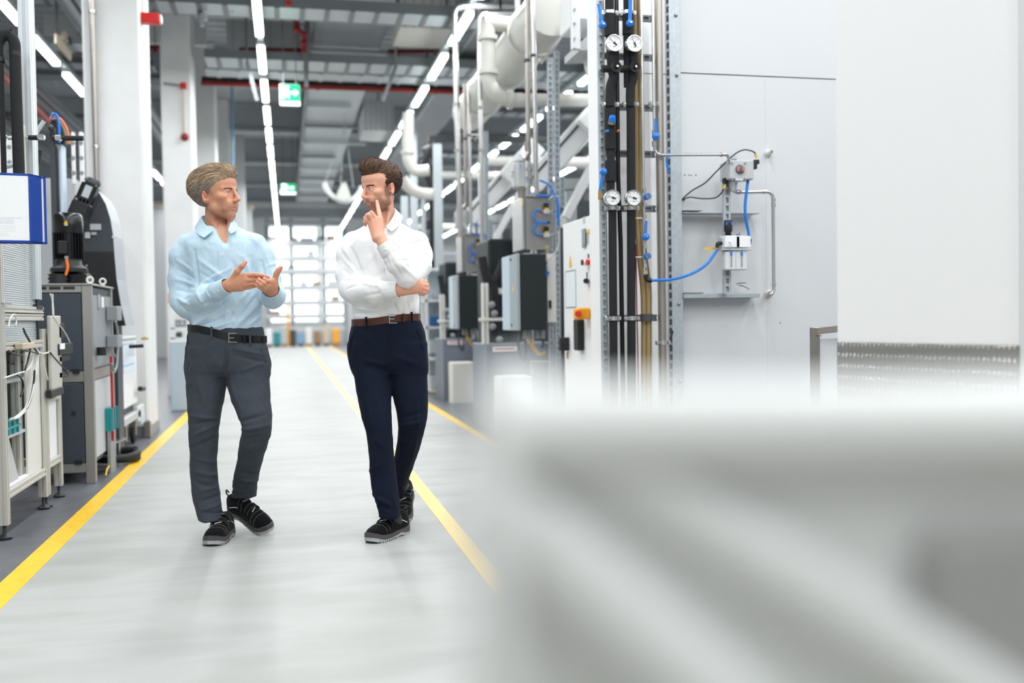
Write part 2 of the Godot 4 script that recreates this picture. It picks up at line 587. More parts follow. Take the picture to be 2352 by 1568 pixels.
# ---------------------------------------------------------------- lamps in rows under steel trunking
func lamps() -> void:
	var proto: Node3D
	var rows := [[-2.96, "row left of the columns"], [-0.25, "row over the middle aisle"], [2.14, "row above the aisle's right edge"], [4.42, "row above the right-hand machines"], [6.7, "row deepest on the right"]]
	for r in rows:
		var x: float = r[0]
		var tr := MB.new()
		tr.bx(Vector3(x - 0.035, 4.62, 5.5), Vector3(x + 0.035, 4.68, -44))
		one("lamp_trunking", "long pale steel trunking carrying the LED %s" % r[1], "trunking", tr, M.galv, "lamp trunkings")
		for k in 26:
			var d := 11.35 - 1.88 * 8 + 1.88 * k
			if proto == null:
				proto = thing("led_lamp", "", "lamp", Vector3(x, 4.5, -d))
				part(proto, "housing", MB.new().bx(Vector3(x - 0.05, 4.58, -d), Vector3(x + 0.05, 4.62, -d - 1.38), 0.004), M.white)
				var e := MB.new().bx(Vector3(x - 0.045, 4.53, -d - 0.05), Vector3(x + 0.045, 4.58, -d - 1.33), 0.004)
				part(proto, "diffuser_light", e, M.lamp_glow)
			var o: Node3D = proto if k == 0 and x == rows[0][0] else copy_of(proto, Vector3(x, 4.5, -d))
			var nth: int = k - 8
			var say := "white LED lamp overhead behind the camera in the %s" % r[1]
			if nth >= 0:
				say = "LED lamp, %s from the photo's top in the %s" % [["first", "second", "third", "fourth", "fifth", "sixth", "seventh", "eighth"][nth], r[1]] if nth < 8 else "far LED lamp merging towards the windows in the %s" % r[1]
			tag(o, say, "lamp", "LED lamps in the %s" % r[1])
			if o != proto:
				continue
			var l := AreaLight3D.new()
			l.name = "led_area"
			o.add_child(l)
			l.position = Vector3(0, 0.025, -0.69)
			l.rotation = Vector3(-PI / 2, 0, 0)
			l.area_size = Vector2(0.09, 1.28)
			l.light_energy = LAMP
			l.light_color = Color(0.985, 0.995, 1.0)
			l.area_range = 60.0
			l.shadow_enabled = true

const LAMP := 3.0

# slotted aluminium profile between two points
func prof(b: MB, a: Vector3, e: Vector3, w: float) -> MB:
	var z := (e - a).normalized()
	var up := Vector3.BACK if absf(z.y) > 0.9 else Vector3.UP
	var x := up.cross(z).normalized()
	var y := z.cross(x)
	var s := w * 0.39
	for i in [-1.0, 1.0]:
		for j in [-1.0, 1.0]:
			var o: Vector3 = (x * i + y * j) * (w - s) * 0.5
			b.beam(a + o, e + o, s, s, up, w * 0.03)
	b.beam(a, e, w * 0.72, w * 0.72, up)
	return b

func foot(o: Node3D, p: Vector3) -> void:
	var q := Vector3(p.x, 0, p.z)
	part(o, "levelling_foot", MB.new().lathe(q, Vector3.UP, [[0, 0], [0.034, 0], [0.034, 0.012], [0.014, 0.026], [0.009, 0.03], [0.009, 0.1], [0, 0.1]], 14), M.black)

func left_side() -> void:
	workstation()
	document_holder()
	left_pipes()
	drive_column()
	cooling_cabinet()
	conveyor_hood()
	trolley()
	column_fittings()
	back_left()

const XF := -1.34

func workstation() -> void:
	var o := thing("assembly_workstation", "aluminium profile workstation with ribbed clear panels and cables spilling from its open bay", "workstation", Vector3(-1.5, 0, -5.8))
	var zs := [-5.27, -6.07, -6.13, -6.46]
	var h := [2.6, 1.02, 1.02, 1.0]
	for i in 4:
		var p := Vector3(XF - 0.022, 0.07, zs[i])
		part(o, "post", prof(MB.new(), p, Vector3(p.x, h[i], p.z), 0.045), M.alu_warm)
		foot(o, p)
	for z in [-5.27, -6.46]:
		part(o, "post", prof(MB.new(), Vector3(-2.2, 0.07, z), Vector3(-2.2, 1.0, z), 0.045), M.alu_warm)
		foot(o, Vector3(-2.2, 0, z))
	# tall upright that carries the upper guard
	part(o, "tall_upright", prof(prof(MB.new(), Vector3(XF - 0.03, 1.185, -6.03), Vector3(XF - 0.03, 3.6, -6.03), 0.06), Vector3(XF - 0.03, 1.185, -5.97), Vector3(XF - 0.03, 3.6, -5.97), 0.06), M.alu)
	part(o, "end_cap", MB.new().bx(Vector3(XF - 0.062, 1.13, -5.935), Vector3(XF + 0.003, 1.155, -6.065)), M.black)
	part(o, "upright", prof(MB.new(), Vector3(XF - 0.05, 1.1, -5.86), Vector3(XF - 0.05, 2.127, -5.86), 0.055), M.alu_warm)
	# rails
	var ys := [[1.089, -5.29, -6.1], [0.94, -5.29, -6.1], [0.215, -5.29, -6.05], [0.24, -6.15, -6.44], [0.62, -6.15, -6.44], [0.98, -6.15, -6.44], [1.731, -5.29, -5.96], [1.123, -5.29, -6.1]]
	for q in ys:
		part(o, "rail", prof(MB.new(), Vector3(XF - 0.022, q[0], q[1]), Vector3(XF - 0.022, q[0], q[2]), 0.042), M.alu_warm)
	for z in [-5.27, -6.46]:
		for y in [0.22, 0.98]:
			part(o, "rail", prof(MB.new(), Vector3(XF - 0.04, y, z), Vector3(-2.2, y, z), 0.042), M.alu_warm)
	# ribbed multiwall panels in black gaskets
	for q in [[1.135, 1.714, 52], [0.961, 1.066, 11]]:
		var b := MB.new()
		var n: int = q[2]
		for i in n:
			var y0: float = lerpf(q[0], q[1], float(i) / n)
			var y1: float = lerpf(q[0], q[1], float(i + 1) / n)
			var ym := (y0 + y1) * 0.5
			var A := Vector3(XF - 0.024, y0, -5.3)
			var B := Vector3(XF - 0.018, ym, -5.3)
			var C := Vector3(XF - 0.024, y1, -5.3)
			var L := Vector3(0, 0, -0.7)
			var up := Vector3(0.6, 0.8, 0).normalized()
			var dn := Vector3(0.6, -0.8, 0).normalized()
			b.quads(A, B, B + L, A + L, dn, Vector3.RIGHT, Vector3.RIGHT, dn)
			b.quads(B, C, C + L, B + L, Vector3.RIGHT, up, up, Vector3.RIGHT)
		b.bx(Vector3(XF - 0.034, q[0], -5.3), Vector3(XF - 0.026, q[1], -6.0))
		part(o, "ribbed_panel", b, M.polycarb)
		part(o, "gasket", MB.new().bx(Vector3(XF - 0.04, q[0], -6.0), Vector3(XF - 0.012, q[1], -6.03)), M.black)
	part(o, "side_panel", MB.new().bx(Vector3(XF - 0.03, 0.24, -5.74), Vector3(XF - 0.02, 0.94, -6.045)), M.cream)
	part(o, "side_panel", MB.new().bx(Vector3(XF - 0.03, 0.26, -6.15), Vector3(XF - 0.02, 0.6, -6.44)), M.white)
	part(o, "side_panel", MB.new().bx(Vector3(XF - 0.03, 0.64, -6.15), Vector3(XF - 0.02, 0.96, -6.44)), M.white)
	part(o, "end_panel", MB.new().bx(Vector3(XF - 0.05, 0.30, -5.24), Vector3(-2.18, 0.97, -5.248)), M.white)
	part(o, "bay_divider", MB.new().bx(Vector3(XF - 0.04, 0.24, -5.72), Vector3(-2.1, 0.96, -5.735)), M.warm_grey)
	part(o, "inner_post", prof(MB.new(), Vector3(XF - 0.06, 0.24, -5.69), Vector3(XF - 0.06, 0.96, -5.69), 0.04), M.alu_warm)
	part(o, "shelf", MB.new().bx(Vector3(XF - 0.02, 0.496, -5.3), Vector3(-2.15, 0.481, -5.7)), M.alu)
	part(o, "shelf", MB.new().bx(Vector3(XF - 0.02, 0.77, -5.3), Vector3(-2.15, 0.755, -5.7)), M.alu)
	part(o, "base_board", MB.new().bx(Vector3(XF - 0.02, 0.235, -5.3), Vector3(-2.15, 0.25, -6.03)), M.paper)
	part(o, "back_panel", MB.new().bx(Vector3(-2.17, 0.24, -5.29), Vector3(-2.18, 2.2, -6.45)), M.warm_grey)
	part(o, "work_top", MB.new().bx(Vector3(XF - 0.05, 0.955, -5.29), Vector3(-2.18, 0.985, -6.05)), M.light_grey)
	# cables: white bundle from the bay and the cable run on the post
	var wb := [Vector3(-1.33, 0.897, -5.855), Vector3(-1.33, 0.8, -5.806), Vector3(-1.33, 0.689, -5.719), Vector3(-1.33, 0.617, -5.602), Vector3(-1.33, 0.584, -5.41), Vector3(-1.33, 0.584, -5.313)]
	for i in 7:
		var off := Vector3(0.004 * (i % 3), 0.003 * (i % 2), 0.007 * i - 0.02)
		var pp := []
		for j in wb.size():
			pp.append(wb[j] + off * (1.0 + 0.5 * sin(j * 1.3 + i)))
		part(o, "white_cable", MB.new().tube(smooth(pp, 5), 0.0042, 6), M.cable_white)
	for q in [[Vector3(-1.32, 0.903, -5.831), Vector3(-1.32, 0.884, -5.968), Vector3(-1.32, 0.895, -6.158), Vector3(-1.32, 0.931, -6.228), Vector3(-1.32, 1.007, -6.237), Vector3(-1.32, 1.159, -6.232), Vector3(-1.32, 1.22, -6.174)], [Vector3(-1.31, 1.221, -6.181), Vector3(-1.31, 1.108, -6.179), Vector3(-1.31, 1.07, -6.241), Vector3(-1.31, 0.991, -6.489), Vector3(-1.31, 0.922, -6.618), Vector3(-1.31, 0.88, -6.575), Vector3(-1.31, 0.869, -6.499)], [Vector3(-1.325, 0.793, -5.19), Vector3(-1.325, 0.801, -5.429), Vector3(-1.325, 0.809, -5.619), Vector3(-1.325, 0.839, -5.713), Vector3(-1.325, 0.891, -5.756)], [Vector3(-1.325, 0.885, -5.95), Vector3(-1.325, 0.802, -6.012), Vector3(-1.325, 0.732, -6.077)], [Vector3(-1.32, 1.038, -5.272), Vector3(-1.32, 1.081, -5.308), Vector3(-1.32, 1.099, -5.39), Vector3(-1.32, 1.07, -5.419), Vector3(-1.32, 1.042, -5.4)]]:
		part(o, "white_cable", MB.new().tube(smooth(q, 6), 0.0045, 6), M.cable_white)
	for q in [[Vector3(-1.32, 1.026, -5.55), Vector3(-1.32, 0.996, -5.6), Vector3(-1.32, 0.963, -5.668), Vector3(-1.32, 0.921, -5.682), Vector3(-1.32, 0.855, -5.621), Vector3(-1.32, 0.812, -5.563)], [Vector3(-1.32, 1.01, -5.566), Vector3(-1.32, 0.944, -5.703), Vector3(-1.32, 0.888, -5.849), Vector3(-1.32, 0.887, -5.868)], [Vector3(-1.315, 0.889, -5.826), Vector3(-1.315, 0.911, -5.57), Vector3(-1.315, 0.893, -5.439), Vector3(-1.315, 0.921, -5.24)], [Vector3(-1.32, 0.802, -5.762), Vector3(-1.32, 0.734, -5.736), Vector3(-1.32, 0.647, -5.653), Vector3(-1.32, 0.61, -5.559)], [Vector3(-1.31, 0.885, -6.089), Vector3(-1.31, 0.863, -6.151), Vector3(-1.31, 0.804, -6.347), Vector3(-1.31, 0.761, -6.486), Vector3(-1.31, 0.735, -6.483), Vector3(-1.31, 0.736, -6.363)], [Vector3(-1.33, 0.797, -5.432), Vector3(-1.33, 0.769, -5.531), Vector3(-1.33, 0.722, -5.561), Vector3(-1.33, 0.682, -5.504)], [Vector3(-1.4, 0.892, -5.577), Vector3(-1.4, 0.91, -5.714), Vector3(-1.4, 0.89, -5.854)], [Vector3(-1.4, 0.854, -5.573), Vector3(-1.4, 0.838, -5.741), Vector3(-1.4, 0.85, -5.905)]]:
		part(o, "black_cable", MB.new().tube(smooth(q, 6), 0.005, 6), M.black)
	var duct := MB.new().bx(Vector3(-1.31, 1.095, -6.113), Vector3(-1.33, 0.647, -6.379), 0.004)
	part(o, "socket_strip", duct, M.alu_warm)
	part(o, "plug", MB.new().bx(Vector3(-1.3, 0.675, -6.039), Vector3(-1.33, 0.63, -6.366), 0.004), M.black)
	part(o, "adapter", MB.new().bx(Vector3(-1.3, 0.93, -6.279), Vector3(-1.34, 0.862, -6.66), 0.005), M.black)
	part(o, "adapter_label", MB.new().bx(Vector3(-1.296, 0.932, -6.283), Vector3(-1.3, 0.898, -6.404)), M.paper)
	for q in [[Vector3(-1.31, 0.857, -6.319), Vector3(-1.33, 0.82, -6.618)], [Vector3(-1.31, 0.762, -6.308), Vector3(-1.33, 0.725, -6.581)], [Vector3(-1.31, 1.052, -6.33), Vector3(-1.33, 0.962, -6.476)]]:
		part(o, "plug", MB.new().bx(q[0], q[1], 0.004), M.black)
	part(o, "connector_block", MB.new().bx(Vector3(-1.3, 0.953, -5.45), Vector3(-1.34, 0.921, -5.695), 0.004), M.beige)
	part(o, "hook", MB.new().bx(Vector3(-1.32, 1.154, -5.199), Vector3(-1.335, 1.148, -5.343), 0.002), M.chrome)
	part(o, "controller_box", MB.new().bx(Vector3(-1.5, 0.775, -5.32), Vector3(-1.8, 0.9, -5.6), 0.006), M.charcoal)
	part(o, "wedge_board", MB.new().prism([[0, 0], [0.22, 0], [0, 0.3]], Vector3(-1.38, 0.25, -5.36), Vector3(0, 0, -1), Vector3.UP, 0.012), M.light_grey)
	part(o, "clamp_block", MB.new().bx(Vector3(-1.42, 0.25, -5.33), Vector3(-1.5, 0.33, -5.4), 0.006), M.black)
	# teal bins on the shelf
	var y0 := 0.496
	var bn := thing("storage_bin", "small teal plastic bin on the shelf of the open cable bay", "bin", Vector3(-1.43, y0, -5.45))
	var b := MB.new()
	b.bx(Vector3(-1.36, y0, -5.33), Vector3(-1.55, y0 + 0.006, -5.58))
	for q in [[-1.36, -1.366, -5.33, -5.58], [-1.544, -1.55, -5.33, -5.58], [-1.36, -1.55, -5.33, -5.336], [-1.36, -1.55, -5.574, -5.58]]:
		b.bx(Vector3(q[0], y0, q[2]), Vector3(q[1], y0 + 0.075, q[3]))
	part(bn, "body", b, M.teal)
	var rm := MB.new()
	for y in [0.03, 0.068]:
		rm.bx(Vector3(-1.353, y0 + y, -5.325), Vector3(-1.366, y0 + y + 0.012, -5.585))
	for z in [-5.36, -5.45, -5.54]:
		rm.bx(Vector3(-1.353, y0, z), Vector3(-1.362, y0 + 0.075, z - 0.006))
	part(bn, "rim", rm, M.teal)

func document_holder() -> void:
	var p := Vector3(-1.342, 1.424, -4.95)
	var o := thing("document_holder", "blue framed flip display with white printed sheets beside the workstation", "document holder", p)
	var im := sheet(256, 340, Color(0.95, 0.955, 0.96))
	lines(im, 90, 222, 130, 4, 9, Color(0.72, 0.77, 0.85), 2)
	lines(im, 60, 262, 120, 8, 8, Color(0.8, 0.83, 0.88), 5)
	print_mat("sheet_print", im, 0.5)
	var w := 0.208
	var ht := 0.318
	var u := Vector3(0.985, 0.0, -0.17).normalized()
	var back := Vector3(0.17, 0, 0.985) * -0.011
	part(o, "bracket_arm", MB.new().beam(p + Vector3(0.02, 0.05, -0.09), Vector3(-1.362, p.y + 0.05, -5.25), 0.03, 0.03), M.black)
	for i in 8:
		var q := p + u * (0.0068 * i + (0.012 if i == 7 else 0.0)) + back * i
		var f := MB.new()
		var t := 0.011
		var e := Basis(u, Vector3.UP, u.cross(Vector3.UP))
		for s in [[0.5, t * 0.5 / ht, w, t], [0.5, 1 - t * 0.5 / ht, w, t]]:
			f.box(q + u * w * s[0] + Vector3.UP * ht * s[1], Vector3(s[2], s[3], 0.006), e, 0.002)
		for s in [t * 0.5, w - t * 0.5]:
			f.box(q + u * s + Vector3.UP * ht * 0.5, Vector3(t, ht, 0.006), e, 0.002)
		var fr := part(o, "frame", f, M.blue_deep)
		part(fr, "sheet", card(q + u * t + Vector3.UP * t - u.cross(Vector3.UP) * 0.001, u, Vector3.UP, w - 2 * t, ht - 2 * t), M.sheet_print if i == 0 else M.paper)

func left_pipes() -> void:
	var o := thing("insulated_pipe", "black foam insulated pipe bent over at the top beside the workstation", "pipe", Vector3(-1.408, 1.792, -5.7))
	part(o, "insulation", MB.new().tube(bend([Vector3(-1.444, 1.769, -5.7), Vector3(-1.443, 2.562, -5.7), Vector3(-1.359, 2.573, -5.7), Vector3(-1.36, 2.294, -5.7), Vector3(-1.357, 1.998, -5.7), Vector3(-1.356, 1.77, -5.7)], 0.07, 7), 0.0285, 16), M.foam)
	for q in [Vector3(-1.359, 2.466, -5.7), Vector3(-1.436, 2.433, -5.7)]:
		part(o, "joint", MB.new().lathe(q, Vector3(0.03, 1, 0), [[0.0287, -0.012], [0.0292, 0], [0.0287, 0.012]], 16), M.black)
	var r := thing("clamp_rail", "black and chrome clamp rod running behind the tall aluminium upright", "rail", Vector3(-1.298, 2.062, -5.9))
	part(r, "rod", MB.new().tube([Vector3(-1.538, 2.061, -5.9), Vector3(-1.342, 2.066, -5.9)], 0.008, 10), M.chrome)
	part(r, "grip", MB.new().tube([Vector3(-1.351, 2.065, -5.9), Vector3(-1.276, 2.067, -5.9)], 0.014, 12), M.black)
	part(r, "grip", MB.new().tube([Vector3(-1.232, 2.066, -5.9), Vector3(-1.071, 2.068, -5.9)], 0.014, 12), M.black)
	for q in [Vector3(-1.467, 2.055, -5.86), Vector3(-1.402, 2.057, -5.86), Vector3(-1.278, 2.063, -5.86), Vector3(-1.192, 2.06, -5.86)]:
		part(r, "clamp", MB.new().box(q, Vector3(0.035, 0.03, 0.04), Basis.IDENTITY, 0.006), M.chrome)
	one("hose", "grey ribbed flexible hose looping behind the blue display", "hose", ribbed(smooth([Vector3(-1.334, 2.214, -6.2), Vector3(-1.377, 2.146, -6.2), Vector3(-1.393, 2.083, -6.2), Vector3(-1.436, 2.012, -6.2), Vector3(-1.488, 1.967, -6.2), Vector3(-1.564, 1.941, -6.2)], 12), 0.014), M.light_grey)
	one("hose", "thick black hose looping down behind the blue display", "hose", MB.new().tube(smooth([Vector3(-1.383, 2.062, -6.3), Vector3(-1.404, 1.973, -6.3), Vector3(-1.448, 1.917, -6.3), Vector3(-1.495, 1.901, -6.3), Vector3(-1.534, 1.845, -6.3)], 6), 0.013, 10), M.rubber)
	# pale machine with punched plates far behind the upright
	var m := thing("punched_plate_machine", "pale machine of punched white plates behind the clamp rod", "machine", Vector3(-1.869, 0, -8.6))
	part(m, "stand", MB.new().bx(Vector3(-2.242, 0, -8.8), Vector3(-1.669, 2.238, -9.2)), M.light_grey)
	for q in [[Vector3(-2.021, 2.481, -8.6), Vector3(-1.951, 2.161, -8.65)], [Vector3(-1.655, 2.583, -8.6), Vector3(-1.632, 2.166, -8.65)], [Vector3(-1.596, 2.585, -8.6), Vector3(-1.566, 2.167, -8.65)], [Vector3(-2.154, 2.505, -8.6), Vector3(-2.073, 2.159, -8.65)]]:
		var pl := part(m, "plate", MB.new().bx(q[0], q[1], 0.004), M.panel_white)
		var mid: Vector3 = (q[0] + q[1]) * 0.5
		for k in [-0.12, 0.0, 0.12]:
			part(pl, "hole", MB.new().cyl(mid + Vector3(0, k, 0.024), mid + Vector3(0, k, 0.027), 0.018, 12), M.mid_grey)

func ribbed(p: Array, r: float) -> MB:
	var rr := []
	for i in p.size():
		rr.append(r * (1.0 if i % 2 == 0 else 0.82))
	return MB.new().tube(p, rr, 10)

func drive_column() -> void:
	var o := thing("lifting_column", "pale blue vertical machine column with looping cables at its head", "machine column", Vector3(-1.52, 0, -7.6))
	part(o, "body", MB.new().bx(Vector3(-1.547, 2.32, -7.6), Vector3(-1.527, 1.184, -7.75), 0.004), M.pale_blue)
	part(o, "guide_strip", MB.new().bx(Vector3(-1.567, 2.349, -7.56), Vector3(-1.596, 1.184, -7.7)), M.charcoal)
	part(o, "foot_block", MB.new().bx(Vector3(-1.593, 0, -7.5), Vector3(-1.524, 1.216, -7.8)), M.charcoal)
	part(o, "bracket", MB.new().bx(Vector3(-1.56, 2.357, -7.5), Vector3(-1.498, 2.332, -7.7), 0.005), M.black)
	part(o, "blue_hose", MB.new().tube(smooth([Vector3(-1.568, 2.489, -7.5), Vector3(-1.553, 2.508, -7.5), Vector3(-1.534, 2.502, -7.5), Vector3(-1.523, 2.47, -7.5), Vector3(-1.519, 2.409, -7.5), Vector3(-1.519, 2.31, -7.5)], 6), 0.01, 8), M.blue)
	part(o, "orange_cable", MB.new().tube(smooth([Vector3(-1.584, 2.487, -7.55), Vector3(-1.555, 2.503, -7.55), Vector3(-1.516, 2.48, -7.55), Vector3(-1.489, 2.435, -7.55), Vector3(-1.47, 2.374, -7.55), Vector3(-1.469, 2.313, -7.55)], 6), 0.009, 8), M.orange)
	for i in 5:
		var s := 0.03 * i
		part(o, "black_cable", MB.new().tube(smooth([Vector3(-1.592, 2.484, -7.6) + Vector3(0, -s * 0.6, 0), Vector3(-1.555, 2.491, -7.6) + Vector3(-s * 0.4, -s * 0.5, 0.01), Vector3(-1.519, 2.449, -7.6) + Vector3(-s * 0.6, -s * 0.3, 0.0), Vector3(-1.497, 2.383, -7.6) + Vector3(-s * 0.8, 0, 0), Vector3(-1.493, 2.315, -7.6) + Vector3(-s * 0.8, 0, 0)], 6), 0.009, 8), M.black if i % 3 else M.mid_grey)
	part(o, "connector", MB.new().bx(Vector3(-1.559, 2.42, -7.48), Vector3(-1.545, 2.366, -7.55), 0.004), M.black)

func cooling_cabinet() -> void:
	# dark cabinet on a steel frame, drive motor on its lid
	var zf := -6.94
	var zb := -7.75
	var xr := -1.24
	var xl := -1.75
	var top := 1.296
	var o := thing("control_cabinet", "dark slate steel cabinet with lifting eyes, sockets and a steel corner post", "cabinet", Vector3(-1.5, 0, -7.35))
	part(o, "corner_post", MB.new().bx(Vector3(xr - 0.055, 0.0, zf + 0.004), Vector3(xr + 0.004, top, zf - 0.05), 0.003), M.steel_brushed)
	part(o, "corner_post", MB.new().bx(Vector3(xr - 0.02, 0.02, zb), Vector3(xr + 0.004, top, zb + 0.05), 0.003), M.steel_brushed)
	part(o, "corner_post", MB.new().bx(Vector3(xl, 0.0, zf), Vector3(xl + 0.05, top, zf - 0.05), 0.003), M.steel_brushed)
	part(o, "body", MB.new().bx(Vector3(xl + 0.01, 0.13, zf - 0.02), Vector3(xr - 0.012, top - 0.01, zb + 0.01)), M.charcoal)
	for q in [[0.74, 1.243], [0.138, 0.66]]:
		var p := part(o, "front_panel", MB.new().bx(Vector3(xl + 0.05, q[0], zf + 0.006), Vector3(xr - 0.06, q[1], zf - 0.03), 0.004), M.slate)
	part(o, "latch", MB.new().cyl(Vector3(xr - 0.12, 0.47, zf), Vector3(xr - 0.12, 0.47, zf + 0.02), 0.012), M.black)
	for y in [0.737, 0.144]:
		part(o, "latch", MB.new().bx(Vector3(xr - 0.12, y - 0.015, zf + 0.02), Vector3(xr - 0.08, y + 0.015, zf)), M.black)
	for q in [[0.666, 0.737], [0.075, 0.135], [1.249, top]]:
		part(o, "cross_rail", MB.new().bx(Vector3(xl + 0.05, q[0], zf + 0.003), Vector3(xr - 0.056, q[1], zf - 0.04), 0.003), M.steel_brushed)
	part(o, "side_panel", MB.new().bx(Vector3(xr - 0.012, 0.753, zf - 0.06), Vector3(xr - 0.004, top - 0.06, zb + 0.05)), M.mid_grey)
	part(o, "side_panel", MB.new().bx(Vector3(xr - 0.012, 0.16, zf - 0.06), Vector3(xr - 0.002, 0.67, zb + 0.05)), M.light_grey)
	part(o, "side_rail", MB.new().bx(Vector3(xr - 0.012, 0.676, zf - 0.05), Vector3(xr, 0.744, zb + 0.04)), M.steel_brushed)
	part(o, "lid", MB.new().bx(Vector3(xl, top, zf + 0.012), Vector3(xr + 0.012, top + 0.012, zb - 0.012), 0.003), M.steel_brushed)
	for i in 4:
		var x := xl + 0.09 + 0.085 * i
		part(o, "lid_slot", MB.new().bx(Vector3(x, top - 0.026, zf + 0.0055), Vector3(x + 0.07, top - 0.008, zf + 0.002)), M.black)
	for q in [Vector3(-1.271, 1.31, -7.1), Vector3(-1.234, 1.319, -7.35)]:
		var e := Vector3(q.x, top + 0.012, q.z)
		part(o, "lifting_eye", MB.new().ring(e + Vector3(0, 0.028, 0), Vector3(0.3, 0, 1), 0.019, 0.0065, 18, 8).cyl(e, e + Vector3(0, 0.008, 0), 0.014), M.cable_white)
	for q in [[Vector3(-1.23, 1.167, -7.49), Vector3(-1.13, 1.064, -7.242)], [Vector3(-1.23, 0.961, -7.478), Vector3(-1.13, 0.874, -7.231)]]:
		var bxx := part(o, "socket_box", MB.new().bx(Vector3(xr, q[1].y, q[0].z), Vector3(xr + 0.075, q[0].y, q[0].z - 0.2), 0.005), M.mid_grey)
	part(o, "plug", MB.new().tube([Vector3(xr + 0.03, 0.888, -7.1), Vector3(xr + 0.03, 0.832, -7.1)], 0.03, 12), M.black)
	part(o, "name_plate", MB.new().bx(Vector3(-1.243, 1.246, -7.194), Vector3(-1.238, 1.137, -7.247)), M.steel_bright)
	part(o, "name_plate", MB.new().bx(Vector3(-1.243, 1.228, -7.338), Vector3(-1.238, 1.157, -7.399)), M.paper)
	part(o, "grey_cable", MB.new().tube(smooth([Vector3(-1.17, 1.059, -7.442), Vector3(-1.17, 0.991, -7.506), Vector3(-1.17, 0.867, -7.506), Vector3(-1.17, 0.747, -7.432), Vector3(-1.17, 0.722, -7.32), Vector3(-1.17, 0.77, -7.256)], 6), 0.008, 8), M.mid_grey)
	part(o, "grey_cable", MB.new().tube(smooth([Vector3(-1.18, 0.841, -7.365), Vector3(-1.18, 0.79, -7.503), Vector3(-1.18, 0.715, -7.455), Vector3(-1.18, 0.704, -7.309), Vector3(-1.18, 0.754, -7.281)], 6), 0.006, 8), M.mid_grey)
	part(o, "red_hose", MB.new().tube(smooth([Vector3(-1.2, 0.816, -7.397), Vector3(-1.2, 0.627, -7.405), Vector3(-1.2, 0.413, -7.409), Vector3(-1.2, 0.224, -7.399)], 4), 0.009, 8), M.red)
	part(o, "earth_wire", MB.new().tube(smooth([Vector3(-1.22, 0.011, -7.197), Vector3(-1.22, 0.045, -7.252), Vector3(-1.22, 0.056, -7.34)], 5), 0.006, 6), M.yellow)
	# drive motor
	var c := Vector3(-1.438, 1.319, -7.3)
	c.y = top + 0.012
	var mo := thing("drive_motor", "upright black electric motor with finned body standing on the dark cabinet", "motor", c)
	part(mo, "gearbox", MB.new().bx(c + Vector3(-0.11, 0, 0.1), c + Vector3(0.125, 0.09, -0.14), 0.02), M.black_gloss)
	part(mo, "flange", MB.new().lathe(c + Vector3(0, 0.09, 0), Vector3.UP, [[0, 0], [0.12, 0], [0.12, 0.025], [0.085, 0.05], [0.075, 0.1], [0, 0.1]], 24), M.black)
	var fins := MB.new()
	var y1: float = 1.497
	var y2: float = 1.66
	fins.lathe(Vector3(c.x, y1 - 0.02, c.z), Vector3.UP, [[0, 0], [0.078, 0], [0.078, y2 - y1 + 0.04], [0, y2 - y1 + 0.04]], 20)
	for i in 28:
		var a := TAU * i / 28
		fins.box(Vector3(c.x + 0.084 * cos(a), (y1 + y2) * 0.5, c.z + 0.084 * sin(a)), Vector3(0.024, y2 - y1 + 0.02, 0.004), Basis(Vector3.UP, -a))
	part(mo, "finned_body", fins, M.black_gloss)
	var yt: float = 1.799
	part(mo, "fan_cowl", MB.new().lathe(Vector3(c.x, y2, c.z), Vector3.UP, [[0, 0], [0.094, 0], [0.096, 0.01], [0.096, (yt - y2) * 0.75], [0.085, (yt - y2) * 0.95], [0.07, yt - y2], [0, yt - y2]], 28), M.black_gloss)
	part(mo, "terminal_box", MB.new().bx(Vector3(-1.483, 1.603, -7.18), Vector3(-1.425, 1.514, -7.3), 0.006), M.black)
	part(mo, "pump_ring", ribbed([c + Vector3(-0.04, 0.01, 0.16), c + Vector3(-0.04, 0.025, 0.16), c + Vector3(-0.04, 0.04, 0.16), c + Vector3(-0.04, 0.055, 0.16), c + Vector3(-0.04, 0.07, 0.16)], 0.065), M.black)
	part(mo, "orange_cable", MB.new().tube(smooth([Vector3(-1.417, 1.491, -7.12), Vector3(-1.415, 1.457, -7.12), Vector3(-1.411, 1.422, -7.12), Vector3(-1.419, 1.387, -7.12), Vector3(-1.428, 1.37, -7.12)], 5), 0.009, 8), M.orange)
	part(mo, "cable_gland", MB.new().tube([Vector3(-1.417, 1.497, -7.12), Vector3(-1.417, 1.48, -7.12)], 0.012, 10), M.chrome)
	part(mo, "warning_triangle", MB.new().prism([[0, 0], [0.026, 0], [0.013, 0.024]], Vector3(-1.442, 1.717, -7.19), Vector3.RIGHT, Vector3.UP, 0.002), M.yellow)
	part(mo, "label_strip", MB.new().bx(Vector3(-1.44, 1.715, -7.195), Vector3(-1.42, 1.707, -7.2)), M.paper)

